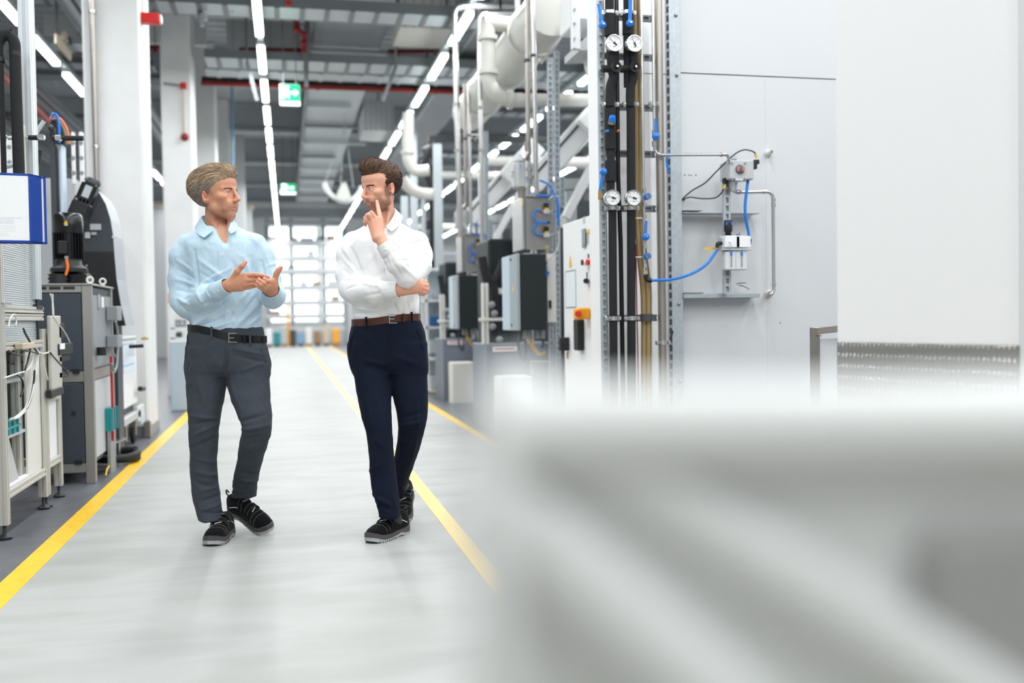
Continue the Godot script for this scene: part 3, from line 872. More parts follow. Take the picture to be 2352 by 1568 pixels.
func conveyor_hood() -> void:
	var D := 8.0
	var o := thing("conveyor_hood", "tall charcoal conveyor hood with a curved grey rim leaning past the motor", "conveyor", Vector3(-1.342, 0, -8.2))
	var poly := [Vector2(-1.5, 1.334), Vector2(-1.486, 1.904), Vector2(-1.437, 2.034), Vector2(-1.388, 2.061), Vector2(-1.349, 2.022), Vector2(-1.308, 1.944), Vector2(-1.277, 1.83), Vector2(-1.261, 1.709), Vector2(-1.255, 1.562), Vector2(-1.244, 1.381), Vector2(-1.218, 1.184), Vector2(-1.187, 1.025), Vector2(-1.308, 1.027), Vector2(-1.35, 1.186)]
	var pp := []
	for q in poly:
		pp.append([q.x, q.y])
	part(o, "rim", MB.new().prism(pp, Vector3(0, 0, -D - 0.47), Vector3.RIGHT, Vector3.UP, 0.46), M.rim_grey)
	part(o, "side_plate", MB.new().prism(pp, Vector3(0, 0, -D - 0.01), Vector3.RIGHT, Vector3.UP, 0.012), M.charcoal)
	var low := [Vector2(-1.485, 1.585), Vector2(-1.258, 1.585), Vector2(-1.247, 1.381), Vector2(-1.221, 1.184), Vector2(-1.193, 1.032), Vector2(-1.305, 1.034), Vector2(-1.347, 1.185), Vector2(-1.491, 1.341)]
	var lp := []
	for q in low:
		lp.append([q.x, q.y])
	part(o, "lower_plate", MB.new().prism(lp, Vector3(0, 0, -D + 0.002), Vector3.RIGHT, Vector3.UP, 0.005), M.black)
	part(o, "stand", MB.new().bx(Vector3(-1.371, 0, -8.1), Vector3(-1.267, 1.069, -8.35)), M.charcoal)
	for q in [[Vector3(-1.419, 1.792, -7.985), Vector3(-1.342, 1.747, -7.99)], [Vector3(-1.457, 1.73, -7.985), Vector3(-1.42, 1.685, -7.99)], [Vector3(-1.411, 1.73, -7.985), Vector3(-1.376, 1.711, -7.99)]]:
		part(o, "plate_label", MB.new().bx(q[0], q[1]), M.light_grey)
	for q in [Vector3(-1.269, 1.692, -7.99), Vector3(-1.449, 1.48, -7.99)]:
		part(o, "bolt", MB.new().lathe(q, Vector3.BACK, [[0, 0.012], [0.007, 0.012], [0.01, 0.004], [0.01, 0]], 10), M.chrome)
	# tilted geared motor on the hood
	var a := Vector3(-1.481, 1.824, -7.85)
	var b := Vector3(-1.389, 2.042, -7.85)
	var mo := thing("tilted_motor", "tilted black geared motor with a silver plate on the conveyor hood", "motor", a)
	var ax: Vector3 = (b - a).normalized()
	part(mo, "gear_head", MB.new().box(a + ax * 0.04, Vector3(0.13, 0.16, 0.16), Basis(Vector3(ax.y, -ax.x, 0), ax, Vector3.BACK), 0.012), M.black)
	part(mo, "body", MB.new().box(a + ax * 0.2, Vector3(0.115, 0.16, 0.13), Basis(Vector3(ax.y, -ax.x, 0), ax, Vector3.BACK), 0.02), M.black_gloss)
	part(mo, "end_cap", MB.new().lathe(a + ax * 0.27, ax, [[0, 0.04], [0.045, 0.04], [0.06, 0.02], [0.06, 0], [0, 0]], 20), M.charcoal)
	part(mo, "rating_plate", MB.new().box(a + ax * 0.2 + Vector3(0.005, 0, 0.067), Vector3(0.05, 0.09, 0.003), Basis(Vector3(ax.y, -ax.x, 0), ax, Vector3.BACK)), M.light_grey)
	part(mo, "fins", fin_block(a + ax * 0.12, ax), M.black)

func fin_block(p: Vector3, ax: Vector3) -> MB:
	var b := MB.new()
	var bs := Basis(Vector3(ax.y, -ax.x, 0), ax, Vector3.BACK)
	for i in 5:
		b.box(p + bs * Vector3(-0.052 + 0.026 * i, 0, 0.07), Vector3(0.008, 0.05, 0.02), bs)
	return b

func trolley() -> void:
	var xr := -1.29
	var o := thing("tool_trolley", "white metal trolley with black handles on rubber castors by the column", "trolley", Vector3(-1.5, 0, -9.0))
	var top := 0.903
	var bot := 0.345
	part(o, "body", MB.new().bx(Vector3(xr, bot, -8.4), Vector3(-1.62, top, -9.25), 0.01), M.panel_white)
	part(o, "lid", MB.new().bx(Vector3(xr + 0.008, top, -8.39), Vector3(-1.63, top + 0.03, -9.26), 0.008), M.light_grey)
	part(o, "front_panel", MB.new().bx(Vector3(xr - 0.02, bot + 0.02, -8.395), Vector3(-1.6, top - 0.02, -8.4)), M.light_grey)
	var im := sheet(200, 300, Color(0.86, 0.89, 0.93))
	im.fill_rect(Rect2i(0, 0, 200, 20), Color(0.62, 0.75, 0.86))
	im.fill_rect(Rect2i(0, 220, 200, 16), Color(0.55, 0.72, 0.86))
	lines(im, 20, 40, 160, 12, 14, Color(0.74, 0.79, 0.86), 9)
	print_mat("trolley_print", im)
	part(o, "document_pocket", card(Vector3(xr + 0.001, 0.639, -8.5), Vector3(0, 0, -1), Vector3.UP, 0.62, 0.24), M.trolley_print)
	part(o, "handle", MB.new().tube([Vector3(-1.21, 0.86, -8.3), Vector3(-1.103, 0.864, -8.3)], 0.014, 10), M.black)
	part(o, "handle_bar", MB.new().tube([Vector3(-1.22, 0.853, -8.721), Vector3(-1.22, 0.85, -9.13)], 0.012, 10), M.steel_bright)
	part(o, "handle", MB.new().tube([Vector3(-1.24, 0.477, -9.057), Vector3(-1.24, 0.466, -9.269)], 0.022, 10), M.black)
	part(o, "skirt", MB.new().bx(Vector3(xr - 0.03, bot - 0.06, -8.45), Vector3(-1.6, bot, -9.2)), M.charcoal)
	part(o, "platform", MB.new().bx(Vector3(xr + 0.02, bot - 0.13, -8.36), Vector3(-1.65, bot - 0.06, -9.3), 0.008), M.light_grey)
	part(o, "valve", MB.new().bx(Vector3(-1.27, 0.313, -9.145), Vector3(-1.3, 0.184, -9.505), 0.005), M.cable_white)
	part(o, "side_tag", MB.new().bx(Vector3(-1.265, 0.223, -9.252), Vector3(-1.28, 0.151, -9.517)), M.pale_blue)
	for q in [[-1.32, -8.62], [-1.32, -9.15], [-1.58, -8.62], [-1.58, -9.15]]:
		var w := part(o, "castor_wheel", MB.new().lathe(Vector3(q[0] - 0.02, 0.075, q[1]), Vector3.RIGHT, [[0, 0], [0.05, 0], [0.07, 0.006], [0.075, 0.02], [0.07, 0.034], [0.05, 0.04], [0, 0.04]], 24), M.rubber)
		part(w, "fork", MB.new().bx(Vector3(q[0] - 0.03, 0.07, q[1] + 0.02), Vector3(q[0] + 0.03, bot - 0.13, q[1] - 0.02), 0.006), M.steel)
	part(o, "plug_top", MB.new().lathe(Vector3(-1.144, 0.906, -8.7), Vector3.UP, [[0, 0], [0.03, 0], [0.03, 0.012], [0, 0.03]], 12), M.tan)
	# bits on the floor: coiled hose, teal tray, jack foot
	var hs := MB.new()
	var c := Vector3(-1.27, 0.03, -7.95)
	var pts := []
	for i in 41:
		var a := TAU * 1.9 * i / 40
		pts.append(c + Vector3(0.15 * cos(a), 0.012 * i / 10.0 + 0.02 * sin(a * 0.5), 0.2 * sin(a)))
	one("floor_hose", "coil of thick black hose on the floor beside the dark cabinet", "hose", hs.tube(pts, 0.028, 10), M.rubber)
	var t := thing("parts_tray", "upright teal plastic tray leaning between cabinet and trolley", "tray", Vector3(-1.2, 0.282, -7.426))
	var q0 := Vector3(-1.2, 0.296, -7.356)
	var q1 := Vector3(-1.2, 0.455, -7.562)
	part(t, "body", MB.new().bx(q0, Vector3(q0.x - 0.04, q1.y, q1.z)), M.teal)
	for z in [q0.z, (q0.z + q1.z) * 0.5, q1.z]:
		part(t, "rib", MB.new().bx(Vector3(q0.x + 0.012, q0.y, z + 0.008), Vector3(q0.x - 0.01, q1.y, z - 0.008)), M.teal)
	part(t, "stand", MB.new().bx(Vector3(q0.x - 0.01, 0.0, q0.z), Vector3(q0.x - 0.03, q0.y, q1.z)), M.mid_grey)
	var j := thing("jack_foot", "small steel jack foot with a round plate on the dark floor", "jack", Vector3(-1.25, 0, -7.973))
	var jp: Vector3 = Vector3(-1.243, 0, -7.923)
	part(j, "plate", MB.new().lathe(jp, Vector3.UP, [[0, 0], [0.05, 0], [0.05, 0.008], [0.015, 0.02], [0, 0.02]], 16), M.steel_bright)
	part(j, "spindle", MB.new().cyl(jp + Vector3(0, 0.015, 0), jp + Vector3(0, 0.15, 0), 0.009), M.steel_bright)
	part(j, "arm", MB.new().beam(jp + Vector3(-0.1, 0.13, 0.0), jp + Vector3(0.03, 0.17, -0.1), 0.05, 0.012), M.steel_bright)

func column_fittings() -> void:
	# conduit on the near column
	var o := thing("conduit", "brown steel conduit clamped to the face of the near column", "conduit", Vector3(-1.634, 0, -9.56))
	part(o, "pipe", MB.new().tube([Vector3(-1.636, 3.951, -9.56), Vector3(-1.63, 1.447, -9.56), Vector3(-1.63, 0, -9.56)], 0.024, 14), M.steel)
	for y in [3.824, 2.628, 0.8]:
		part(o, "clip", MB.new().lathe(Vector3(-1.632, y - 0.014, -9.56), Vector3.UP, [[0.026, 0], [0.033, 0], [0.033, 0.028], [0.026, 0.028]], 16), M.chrome)
	part(o, "guard", MB.new().bx(Vector3(-1.28, 0, -9.52), Vector3(-1.22, 0.16, -9.58), 0.008), M.steel)
	struct("baseboard_column", MB.new().bx(Vector3(-2.01, 0, -9.585), Vector3(-1.23, 0.1, -10.26)), M.mid_grey)
	# red call point on the near column's edge
	var a := thing("fire_alarm_beacon", "red alarm beacon with a white lens on the near column's corner", "alarm", Vector3(-1.104, 3.782, -9.7))
	var p0 := Vector3(-1.146, 3.784, -9.7)
	var p1 := Vector3(-1.079, 3.875, -9.7)
	part(a, "body", MB.new().bx(Vector3(-1.245, p0.y, -9.65), Vector3(p1.x, p1.y, -9.76), 0.008), M.red)
	part(a, "lens", MB.new().bx(Vector3(p1.x, p0.y + 0.008, -9.66), Vector3(p1.x + 0.02, p1.y - 0.008, -9.75), 0.008), M.cable_white)
	part(a, "conduit", MB.new().tube([Vector3(-1.222, p1.y, -9.7), Vector3(-1.222, 4.6, -9.7)], 0.014, 8), M.white)
	# sounder on the second column
	var s := thing("alarm_sounder", "dark red round sounder wired below a red junction box on the second column", "alarm", Vector3(-1.322, 3.534, -14.46))
	var j := Vector3(-1.317, 4.299, -14.46)
	part(s, "junction_box", MB.new().box(j, Vector3(0.085, 0.085, 0.07), Basis.IDENTITY, 0.01), M.red)
	part(s, "conduit", MB.new().tube([j, Vector3(-1.322, 3.616, -14.48)], 0.012, 8), M.beige)
	part(s, "conduit", MB.new().tube([j, Vector3(-1.581, 4.33, -14.48)], 0.016, 8), M.mid_grey)
	part(s, "bell", MB.new().lathe(Vector3(-1.319, 3.602, -14.5), Vector3.BACK, [[0, 0.07], [0.025, 0.07], [0.05, 0.045], [0.055, 0.0], [0, 0]], 20), M.red_dark)

func back_left() -> void:
	# pale cabinet, red box and shelf unit between the columns
	var o := thing("low_cabinet", "pale blue grey low cabinet standing behind the grey-haired man", "cabinet", Vector3(-1.259, 0, -12.4))
	part(o, "body", MB.new().bx(Vector3(-1.343, 0.823, -12.4), Vector3(-1.112, 0, -12.259), 0.01), M.pale_grey_blue)
	part(o, "door", MB.new().bx(Vector3(-1.32, 0.787, -12.36), Vector3(-1.172, 0.084, -12.39), 0.006), M.pale_grey_blue)
	part(o, "plinth", MB.new().bx(Vector3(-1.365, 0, -12.35), Vector3(-1.181, 0.003, -12.8)), M.white)
	var s := thing("parts_shelf", "white shelf of grey castings behind the grey-haired man's elbow", "shelf", Vector3(-1.382, 0, -13.4))
	for q in [Vector3(-1.44, 1.323, -13.4), Vector3(-1.408, 1.322, -13.4), Vector3(-1.206, 1.32, -13.4)]:
		part(s, "upright", MB.new().bx(Vector3(q.x - 0.012, 0, q.z), Vector3(q.x + 0.012, q.y + 0.1, q.z - 0.03)), M.white)
	for y in [0.976, 0.847, 1.266]:
		part(s, "board", MB.new().bx(Vector3(-1.473, y - 0.02, -13.4), Vector3(-1.186, y, -13.8)), M.white)
	var nth := 0
	for p in [Vector3(-1.4, 0.976, -13.55), Vector3(-1.346, 0.975, -13.55), Vector3(-1.287, 0.974, -13.55)]:
		nth += 1
		one("casting", ["leftmost", "middle", "rightmost"][nth - 1] + " grey casting on the white shelf behind the grey-haired man", "casting", MB.new().lathe(Vector3(p.x, 0.976, p.z), Vector3.UP, [[0, 0], [0.03, 0], [0.03, 0.03], [0.018, 0.05], [0.026, 0.08], [0.026, 0.1], [0, 0.1]], 14), M.mid_grey, "castings on the white shelf")
	one("red_box", "red plastic box on the white shelf behind the grey-haired man", "box", MB.new().bx(Vector3(-1.475, 1.43, -13.45), Vector3(-1.371, 1.271, -13.7), 0.02), M.red_bright)
	one("storage_crate", "dark crate on the lower board behind the grey-haired man", "crate", MB.new().bx(Vector3(-1.391, 0.915, -13.45), Vector3(-1.331, 0.848, -13.7), 0.01), M.charcoal)
	# wall unit further back
	one("duct_riser", "pale grey riser with a blue edge beyond the third column", "duct", MB.new().bx(Vector3(-1.169, 0, -26), Vector3(-0.957, 6.2, -26.4)), M.light_grey)
	one("blue_riser", "slim blue vertical pipe beside the third column", "pipe", MB.new().tube([Vector3(-0.896, 5.555, -19.3), Vector3(-0.923, 2.81, -19.3), Vector3(-0.946, 0, -19.3)], 0.022, 8), M.pipe_blue)

func right_side() -> void:
	side_wall()
	pipe_rack()
	air_unit()
	handle_frame()
	tread_panel()
	switch_cabinet()
	stations()
	right_machines()

# slotted strut channel: two flanges, a back and bridges that leave real slots
func strut(b: MB, a: Vector3, e: Vector3, w: float, face: Vector3) -> MB:
	var z := (e - a).normalized()
	var s := z.cross(face).normalized()
	var t := 0.004
	var l := a.distance_to(e)
	for k in [-1.0, 1.0]:
		b.beam(a + s * k * w * 0.5 - face * w * 0.15, e + s * k * w * 0.5 - face * w * 0.15, t, w * 0.3, face)
		b.beam(a + s * k * w * 0.37, e + s * k * w * 0.37, w * 0.3, t, face)
	var n := int(l / 0.05)
	for i in n + 1:
		var p := a + z * minf(i * 0.05, l)
		b.beam(p - z * 0.009, p + z * 0.009, w * 0.45, t, face)
	b.beam(a - face * w * 0.3, e - face * w * 0.3, w, t, face)
	return b

func side_wall() -> void:
	# end wall of the machine housing: panels with open joints
	var z := -5.9
	var x0 := 2.44
	var xm := 3.023
	var yj := 2.565
	var o := thing("machine_housing", "grey panelled end wall of the machine housing behind the air unit", "housing", Vector3(3.5, 0, -6.0))
	part(o, "core", MB.new().bx(Vector3(2.0, 0, z - 0.03), Vector3(6.0, 4.2, z - 0.13)), M.mid_grey)
	part(o, "panel", MB.new().bx(Vector3(x0 - 0.1, 0.05, z), Vector3(xm - 0.0005, yj - 0.004, z - 0.03)), M.panel_grey)
	part(o, "panel", MB.new().bx(Vector3(xm + 0.0005, 0.05, z), Vector3(5.9, yj - 0.004, z - 0.03)), M.panel_grey)
	part(o, "panel", MB.new().bx(Vector3(x0 - 0.1, yj + 0.004, z), Vector3(5.9, 4.2, z - 0.03)), M.panel_grey)
	part(o, "white_panel", MB.new().bx(Vector3(1.9, 0, -5.86), Vector3(2.38, 2.539, -5.88)), M.panel_white)
	part(o, "white_panel", MB.new().bx(Vector3(1.9, 2.545, -5.86), Vector3(2.38, 4.2, -5.88)), M.panel_white)
	part(o, "side_panel", MB.new().bx(Vector3(1.9, 0, -5.88), Vector3(1.92, 4.2, -6.1)), M.panel_white)
	# galvanised corner strip with a punched edge
	part(o, "corner_strip", MB.new().bx(Vector3(2.332, 0, -5.8), Vector3(2.407, 4.2, -5.855), 0.003), M.galv)
	var e := MB.new()
	for i in 74:
		e.bx(Vector3(2.327, 0.05 + i * 0.055, -5.803), Vector3(2.335, 0.085 + i * 0.055, -5.83))
	part(o, "punched_edge", e, M.black)
	for q in [Vector3(2.378, 2.89, -5.798), Vector3(2.379, 2.522, -5.798), Vector3(2.377, 1.113, -5.798), Vector3(2.381, 0.632, -5.798)]:
		part(o, "bolt", MB.new().lathe(q, Vector3.BACK, [[0, 0.012], [0.005, 0.012], [0.01, 0.007], [0.012, 0]], 14), M.steel)
	for q in [Vector3(2.467, 1.926, -5.9), Vector3(2.496, 1.926, -5.9), Vector3(2.511, 1.926, -5.9), Vector3(2.543, 1.927, -5.9), Vector3(3.117, 0.985, -5.9)]:
		part(o, "rivet", MB.new().lathe(q, Vector3.BACK, [[0, 0.003], [0.005, 0.002], [0.006, 0]], 10), M.mid_grey)
	var wq := Vector3(3.039, 2.075, -5.9)
	part(o, "wall_bolt", MB.new().lathe(wq, Vector3.BACK, [[0, 0.045], [0.011, 0.045], [0.011, 0.03], [0.018, 0.03], [0.018, 0.015], [0.024, 0.012], [0.026, 0]], 18), M.cable_white)
	part(o, "bolt_head", MB.new().lathe(wq, Vector3.BACK, [[0, 0.055], [0.011, 0.055], [0.012, 0.045]], 6, true), M.chrome)

func gauge(parent: Node3D, p: Vector3, r: float, ang: float, red: float) -> void:
	var g := part(parent, "gauge", MB.new().lathe(p, Vector3.BACK, [[0, -0.03], [r * 0.96, -0.03], [r, -0.024], [r, 0.008], [r * 0.97, 0.012], [r * 0.9, 0.012], [r * 0.885, 0.006]], 36), M.chrome)
	var f := MB.new()
	for i in 40:
		var a0 := TAU * i / 40
		var a1 := TAU * (i + 1) / 40
		f.tri(p + Vector3(0, 0, 0.006), p + Vector3(cos(a0), sin(a0), 0) * r * 0.89 + Vector3(0, 0, 0.006), p + Vector3(cos(a1), sin(a1), 0) * r * 0.89 + Vector3(0, 0, 0.006), Vector3.BACK, Vector3.BACK, Vector3.BACK)
	part(g, "dial", f, M.paper)
	var t := MB.new()
	for i in 31:
		var a := deg_to_rad(-45 + 270.0 * i / 30)
		var l := 0.74 if i % 5 == 0 else 0.8
		t.beam(p + Vector3(cos(a), sin(a), 0) * r * l + Vector3(0, 0, 0.007), p + Vector3(cos(a), sin(a), 0) * r * 0.84 + Vector3(0, 0, 0.007), 0.0012, 0.0006, Vector3.BACK)
	for i in 7:
		var a := deg_to_rad(-45 + 45.0 * i)
		t.box(p + Vector3(cos(a) * r * 0.6, sin(a) * r * 0.6, 0.007), Vector3(0.003, 0.005, 0.0006))
	t.box(p + Vector3(0, -r * 0.45, 0.007), Vector3(0.016, 0.003, 0.0006))
	part(g, "scale_marks", t, M.charcoal)
	var d := Vector3(cos(ang), sin(ang), 0)
	var nd := MB.new().beam(p - d * r * 0.3 + Vector3(0, 0, 0.009), p + d * r * 0.72 + Vector3(0, 0, 0.009), 0.0022, 0.001, Vector3.BACK)
	nd.beam(p - d * r * 0.42 + Vector3(0, 0, 0.009), p - d * r * 0.1 + Vector3(0, 0, 0.009), 0.009, 0.001, Vector3.BACK)
	nd.cyl(p + Vector3(0, 0, 0.006), p + Vector3(0, 0, 0.011), 0.006, 12)
	part(g, "needle", nd, M.black)
	if red != 0.0:
		var e := Vector3(cos(red), sin(red), 0)
		part(g, "red_marker", MB.new().beam(p + Vector3(0, 0, 0.008), p + e * r * 0.7 + Vector3(0, 0, 0.008), 0.0015, 0.0008, Vector3.BACK), M.red)

func lever(parent: Node3D, hub: Vector3, tip: Vector3, w := 0.018) -> void:
	var k := part(parent, "blue_lever", MB.new().beam(hub, tip, w, 0.006, Vector3.BACK, 0.002), M.blue)
	part(k, "lever_hub", MB.new().lathe(hub - Vector3(0, 0, 0.012), Vector3.BACK, [[0, 0.026], [0.012, 0.026], [0.021, 0.02], [0.021, 0], [0, 0]], 16), M.blue)
	part(k, "lever_nut", MB.new().lathe(hub, Vector3.BACK, [[0, 0.024], [0.006, 0.024], [0.007, 0.014]], 6, true), M.chrome)

func pipe_clamp(parent: Node3D, p: Vector3, r: float) -> void:
	var c := part(parent, "pipe_clamp", MB.new().lathe(p - Vector3(0, 0.012, 0), Vector3.UP, [[r, 0], [r + 0.004, 0], [r + 0.004, 0.024], [r, 0.024]], 18), M.chrome)
	for s in [-1, 1]:
		part(c, "clamp_screw", MB.new().box(p + Vector3(s * (r + 0.012), 0, 0.006), Vector3(0.02, 0.028, 0.022), Basis.IDENTITY, 0.004).cyl(p + Vector3(s * (r + 0.012), 0, 0.01), p + Vector3(s * (r + 0.012), 0, 0.026), 0.006, 8), M.chrome)

func pipe_rack() -> void:
	var o := thing("strut_rack", "galvanised slotted strut frame holding the black pipes to the housing", "pipe rack", Vector3(1.852, 0, -5.68))
	part(o, "upright", strut(MB.new(), Vector3(1.837, 0, -5.62), Vector3(1.833, 2.923, -5.62), 0.041, Vector3.BACK), M.galv)
	for y in [[2.824], [2.591], [2.291], [2.014], [1.687], [1.03]]:
		part(o, "cross_rail", strut(MB.new(), Vector3(1.863, y[0], -5.68), Vector3(2.187, y[0], -5.68), 0.036, Vector3.BACK), M.galv_dark)
	# first insulated pipe
	var a := thing("insulated_riser", "black insulated riser with two gauges beside the slotted strut", "pipe", Vector3(1.868, 0, -5.58))
	part(a, "insulation", MB.new().tube(smooth([Vector3(1.876, 2.918, -5.58), Vector3(1.876, 2.737, -5.58), Vector3(1.884, 2.51, -5.58), Vector3(1.896, 2.447, -5.58)], 4), 0.026, 16), M.foam)
	part(a, "insulation", MB.new().tube(smooth([Vector3(1.895, 2.583, -5.57), Vector3(1.893, 2.47, -5.57), Vector3(1.89, 2.432, -5.57), Vector3(1.873, 2.386, -5.57), Vector3(1.87, 2.33, -5.57), Vector3(1.869, 2.267, -5.57)], 5), 0.028, 16), M.foam)
	part(a, "sleeve", MB.new().tube([Vector3(1.877, 2.807, -5.58), Vector3(1.878, 2.679, -5.58)], 0.034, 18), M.foam)
	part(a, "sleeve", MB.new().tube([Vector3(1.872, 2.261, -5.58), Vector3(1.872, 2.02, -5.58)], 0.0335, 18), M.foam)
	part(a, "sleeve", MB.new().tube([Vector3(1.871, 1.954, -5.58), Vector3(1.87, 1.832, -5.58)], 0.034, 18), M.foam)
	part(a, "insulation", MB.new().tube([Vector3(1.872, 2.028, -5.58), Vector3(1.869, 1.774, -5.58), Vector3(1.878, 1.698, -5.58), Vector3(1.873, 0.675, -5.58)] + [Vector3(1.873, 0, -5.58)], 0.0245, 16), M.foam)
	part(a, "stub", MB.new().tube([Vector3(1.822, 2.484, -5.57), Vector3(1.893, 2.487, -5.57)], 0.021, 14), M.foam)
	for q in [[Vector3(1.892, 2.485, -5.52)]]:
		var kn := part(a, "hand_wheel", MB.new().lathe(q[0] - Vector3(0, 0, 0.05), Vector3.BACK, [[0, 0.07], [0.008, 0.07], [0.012, 0.055], [0.03, 0.062], [0.032, 0.055], [0.026, 0.03], [0.02, 0]], 20), M.rubber)
		part(kn, "wheel_screw", MB.new().cyl(q[0] + Vector3(0, 0, 0.015), q[0] + Vector3(0, 0, 0.026), 0.006, 10), M.chrome)
	gauge(a, Vector3(1.88, 2.622, -5.52), 0.049, deg_to_rad(140), deg_to_rad(68))
	gauge(a, Vector3(1.859, 1.731, -5.52), 0.047, deg_to_rad(162), 0.0)
	pipe_clamp(a, Vector3(1.877, 2.812, -5.58), 0.027)
	pipe_clamp(a, Vector3(1.873, 2.281, -5.58), 0.029)
	pipe_clamp(a, Vector3(1.876, 1.677, -5.58), 0.027)
	pipe_clamp(a, Vector3(1.872, 1.031, -5.58), 0.027)
	lever(a, Vector3(1.811, 2.724, -5.52), Vector3(1.789, 2.845, -5.52))
	lever(a, Vector3(1.805, 1.881, -5.52), Vector3(1.783, 1.765, -5.52))
	part(a, "lever_sleeve", MB.new().tube([Vector3(1.783, 1.77, -5.52), Vector3(1.782, 1.718, -5.52)], 0.01, 10), M.brass)
	var cp := Vector3(1.867, 2.171, -5.535)
	part(a, "blue_cap", MB.new().lathe(cp, Vector3(0, 1, 0.5), [[0, 0.04], [0.014, 0.038], [0.02, 0.026], [0.021, 0.0], [0, 0]], 16), M.blue)
	part(a, "brass_collar", MB.new().lathe(cp, Vector3(0, 1, 0.5), [[0.02, -0.012], [0.022, -0.012], [0.022, 0], [0.02, 0]], 16), M.brass)
	for q in [[Vector3(1.83, 2.114, -5.53), "blue"], [Vector3(1.894, 2.116, -5.53), "copper"]]:
		part(a, "test_point", MB.new().cyl(q[0], q[0] + Vector3(0, 0.0, 0.03), 0.007, 10), M[q[1]])
	# second insulated pipe
	var b := thing("insulated_riser", "straight black insulated riser with two gauges next to the cable bundle", "pipe", Vector3(1.984, 0, -5.58))
	part(b, "insulation", MB.new().tube([Vector3(1.988, 2.924, -5.58), Vector3(1.988, 2.684, -5.58)], 0.026, 16), M.foam)
	part(b, "sleeve", MB.new().tube([Vector3(1.989, 2.811, -5.58), Vector3(1.988, 2.691, -5.58)], 0.033, 18), M.foam)
	part(b, "insulation", MB.new().tube(smooth([Vector3(2.015, 2.589, -5.57), Vector3(2.014, 2.474, -5.57), Vector3(2.011, 2.431, -5.57), Vector3(1.997, 2.39, -5.57), Vector3(1.993, 2.344, -5.57), Vector3(1.992, 2.271, -5.57)], 5), 0.026, 16), M.foam)
	part(b, "insulation", MB.new().tube([Vector3(1.977, 2.691, -5.58), Vector3(1.976, 2.386, -5.58)], 0.018, 12), M.foam)
	part(b, "insulation", MB.new().tube([Vector3(1.999, 2.275, -5.58), Vector3(1.995, 1.775, -5.58), Vector3(1.984, 0.672, -5.58)] + [Vector3(1.984, 0, -5.58)], 0.0255, 16), M.foam)
	part(b, "stub", MB.new().tube([Vector3(1.936, 2.489, -5.57), Vector3(2.014, 2.492, -5.57)], 0.021, 14), M.foam)
	var kq := Vector3(2.006, 2.488, -5.52)
	var kb := part(b, "hand_wheel", MB.new().lathe(kq - Vector3(0, 0, 0.05), Vector3.BACK, [[0, 0.07], [0.008, 0.07], [0.012, 0.055], [0.03, 0.062], [0.032, 0.055], [0.026, 0.03], [0.02, 0]], 20), M.rubber)
	part(kb, "wheel_screw", MB.new().cyl(kq + Vector3(0, 0, 0.015), kq + Vector3(0, 0, 0.026), 0.006, 10), M.chrome)
	gauge(b, Vector3(2.003, 2.625, -5.52), 0.049, deg_to_rad(115), deg_to_rad(60))
	gauge(b, Vector3(1.987, 1.731, -5.52), 0.047, deg_to_rad(162), 0.0)
	for q in [Vector3(1.987, 2.818, -5.58), Vector3(1.996, 2.285, -5.58), Vector3(1.994, 1.678, -5.58), Vector3(1.988, 1.03, -5.58)]:
		pipe_clamp(b, q, 0.0275)
	lever(b, Vector3(1.978, 2.742, -5.52), Vector3(1.985, 2.895, -5.52), 0.022)
	# slim black pipe between them
	var c := thing("slim_pipe", "slim black pipe running between the two insulated risers", "pipe", Vector3(1.941, 0, -5.62))
	part(c, "pipe", MB.new().tube([Vector3(1.932, 2.934, -5.62), Vector3(1.929, 1.882, -5.62), Vector3(1.94, 1.471, -5.62), Vector3(1.944, 0.671, -5.62)] + [Vector3(1.944, 0, -5.62)], 0.014, 12), M.black_gloss)
	# cable bundle
	var d := thing("cable_bundle", "bundle of tan cables tied to the cross rails", "cables", Vector3(2.091, 0, -5.62))
	for i in 7:
		var s := (i - 3) * 0.0078
		part(d, "tan_cable", MB.new().tube(smooth([Vector3(2.062, 2.941, -5.62) + Vector3(s * 0.8, 0, 0.004 * (i % 2)), Vector3(2.055, 2.142, -5.62) + Vector3(s * 0.85, 0, 0.004 * (i % 3)), Vector3(2.052, 1.704, -5.62) + Vector3(s * 0.8, 0, 0.005), Vector3(2.063, 1.419, -5.6) + Vector3(s * 1.2, 0, 0.004), Vector3(2.085, 1.212, -5.6) + Vector3(s * 1.3, 0, 0.004), Vector3(2.088, 1.018, -5.6) + Vector3(s * 1.2, 0, 0), Vector3(2.083, 0.59, -5.6) + Vector3(s * 1.2, 0, 0), Vector3(2.083, 0, -5.6) + Vector3(s, 0, 0)], 5), 0.0055, 7), M.tan if i % 3 else M.brown_cable)
	for q in [Vector3(2.04, 1.616, -5.59), Vector3(2.037, 1.387, -5.59)]:
		part(d, "cable_tie", MB.new().lathe(q, Vector3.UP, [[0.03, 0], [0.032, 0], [0.032, 0.006], [0.03, 0.006]], 14), M.cable_white)
	part(d, "cable_clip", MB.new().lathe(Vector3(2.088, 1.013, -5.6), Vector3.UP, [[0.036, 0], [0.04, 0], [0.04, 0.04], [0.036, 0.04]], 14), M.charcoal)
	part(d, "red_wire", MB.new().tube([Vector3(2.021, 1.469, -5.58), Vector3(2.022, 1.109, -5.58), Vector3(2.027, 0.671, -5.58)] + [Vector3(2.027, 0, -5.58)], 0.004, 6), M.red_dark)
	# two slim steel tubes with blue cocks
	var t := thing("steel_tube", "slim steel tube with blue cocks feeding the blue air hose", "pipe", Vector3(2.074, 1.262, -5.56))
	part(t, "tube", MB.new().tube([Vector3(2.064, 2.922, -5.56), Vector3(2.065, 2.131, -5.56), Vector3(2.065, 1.262, -5.56)], 0.0085, 12), M.steel_bright)
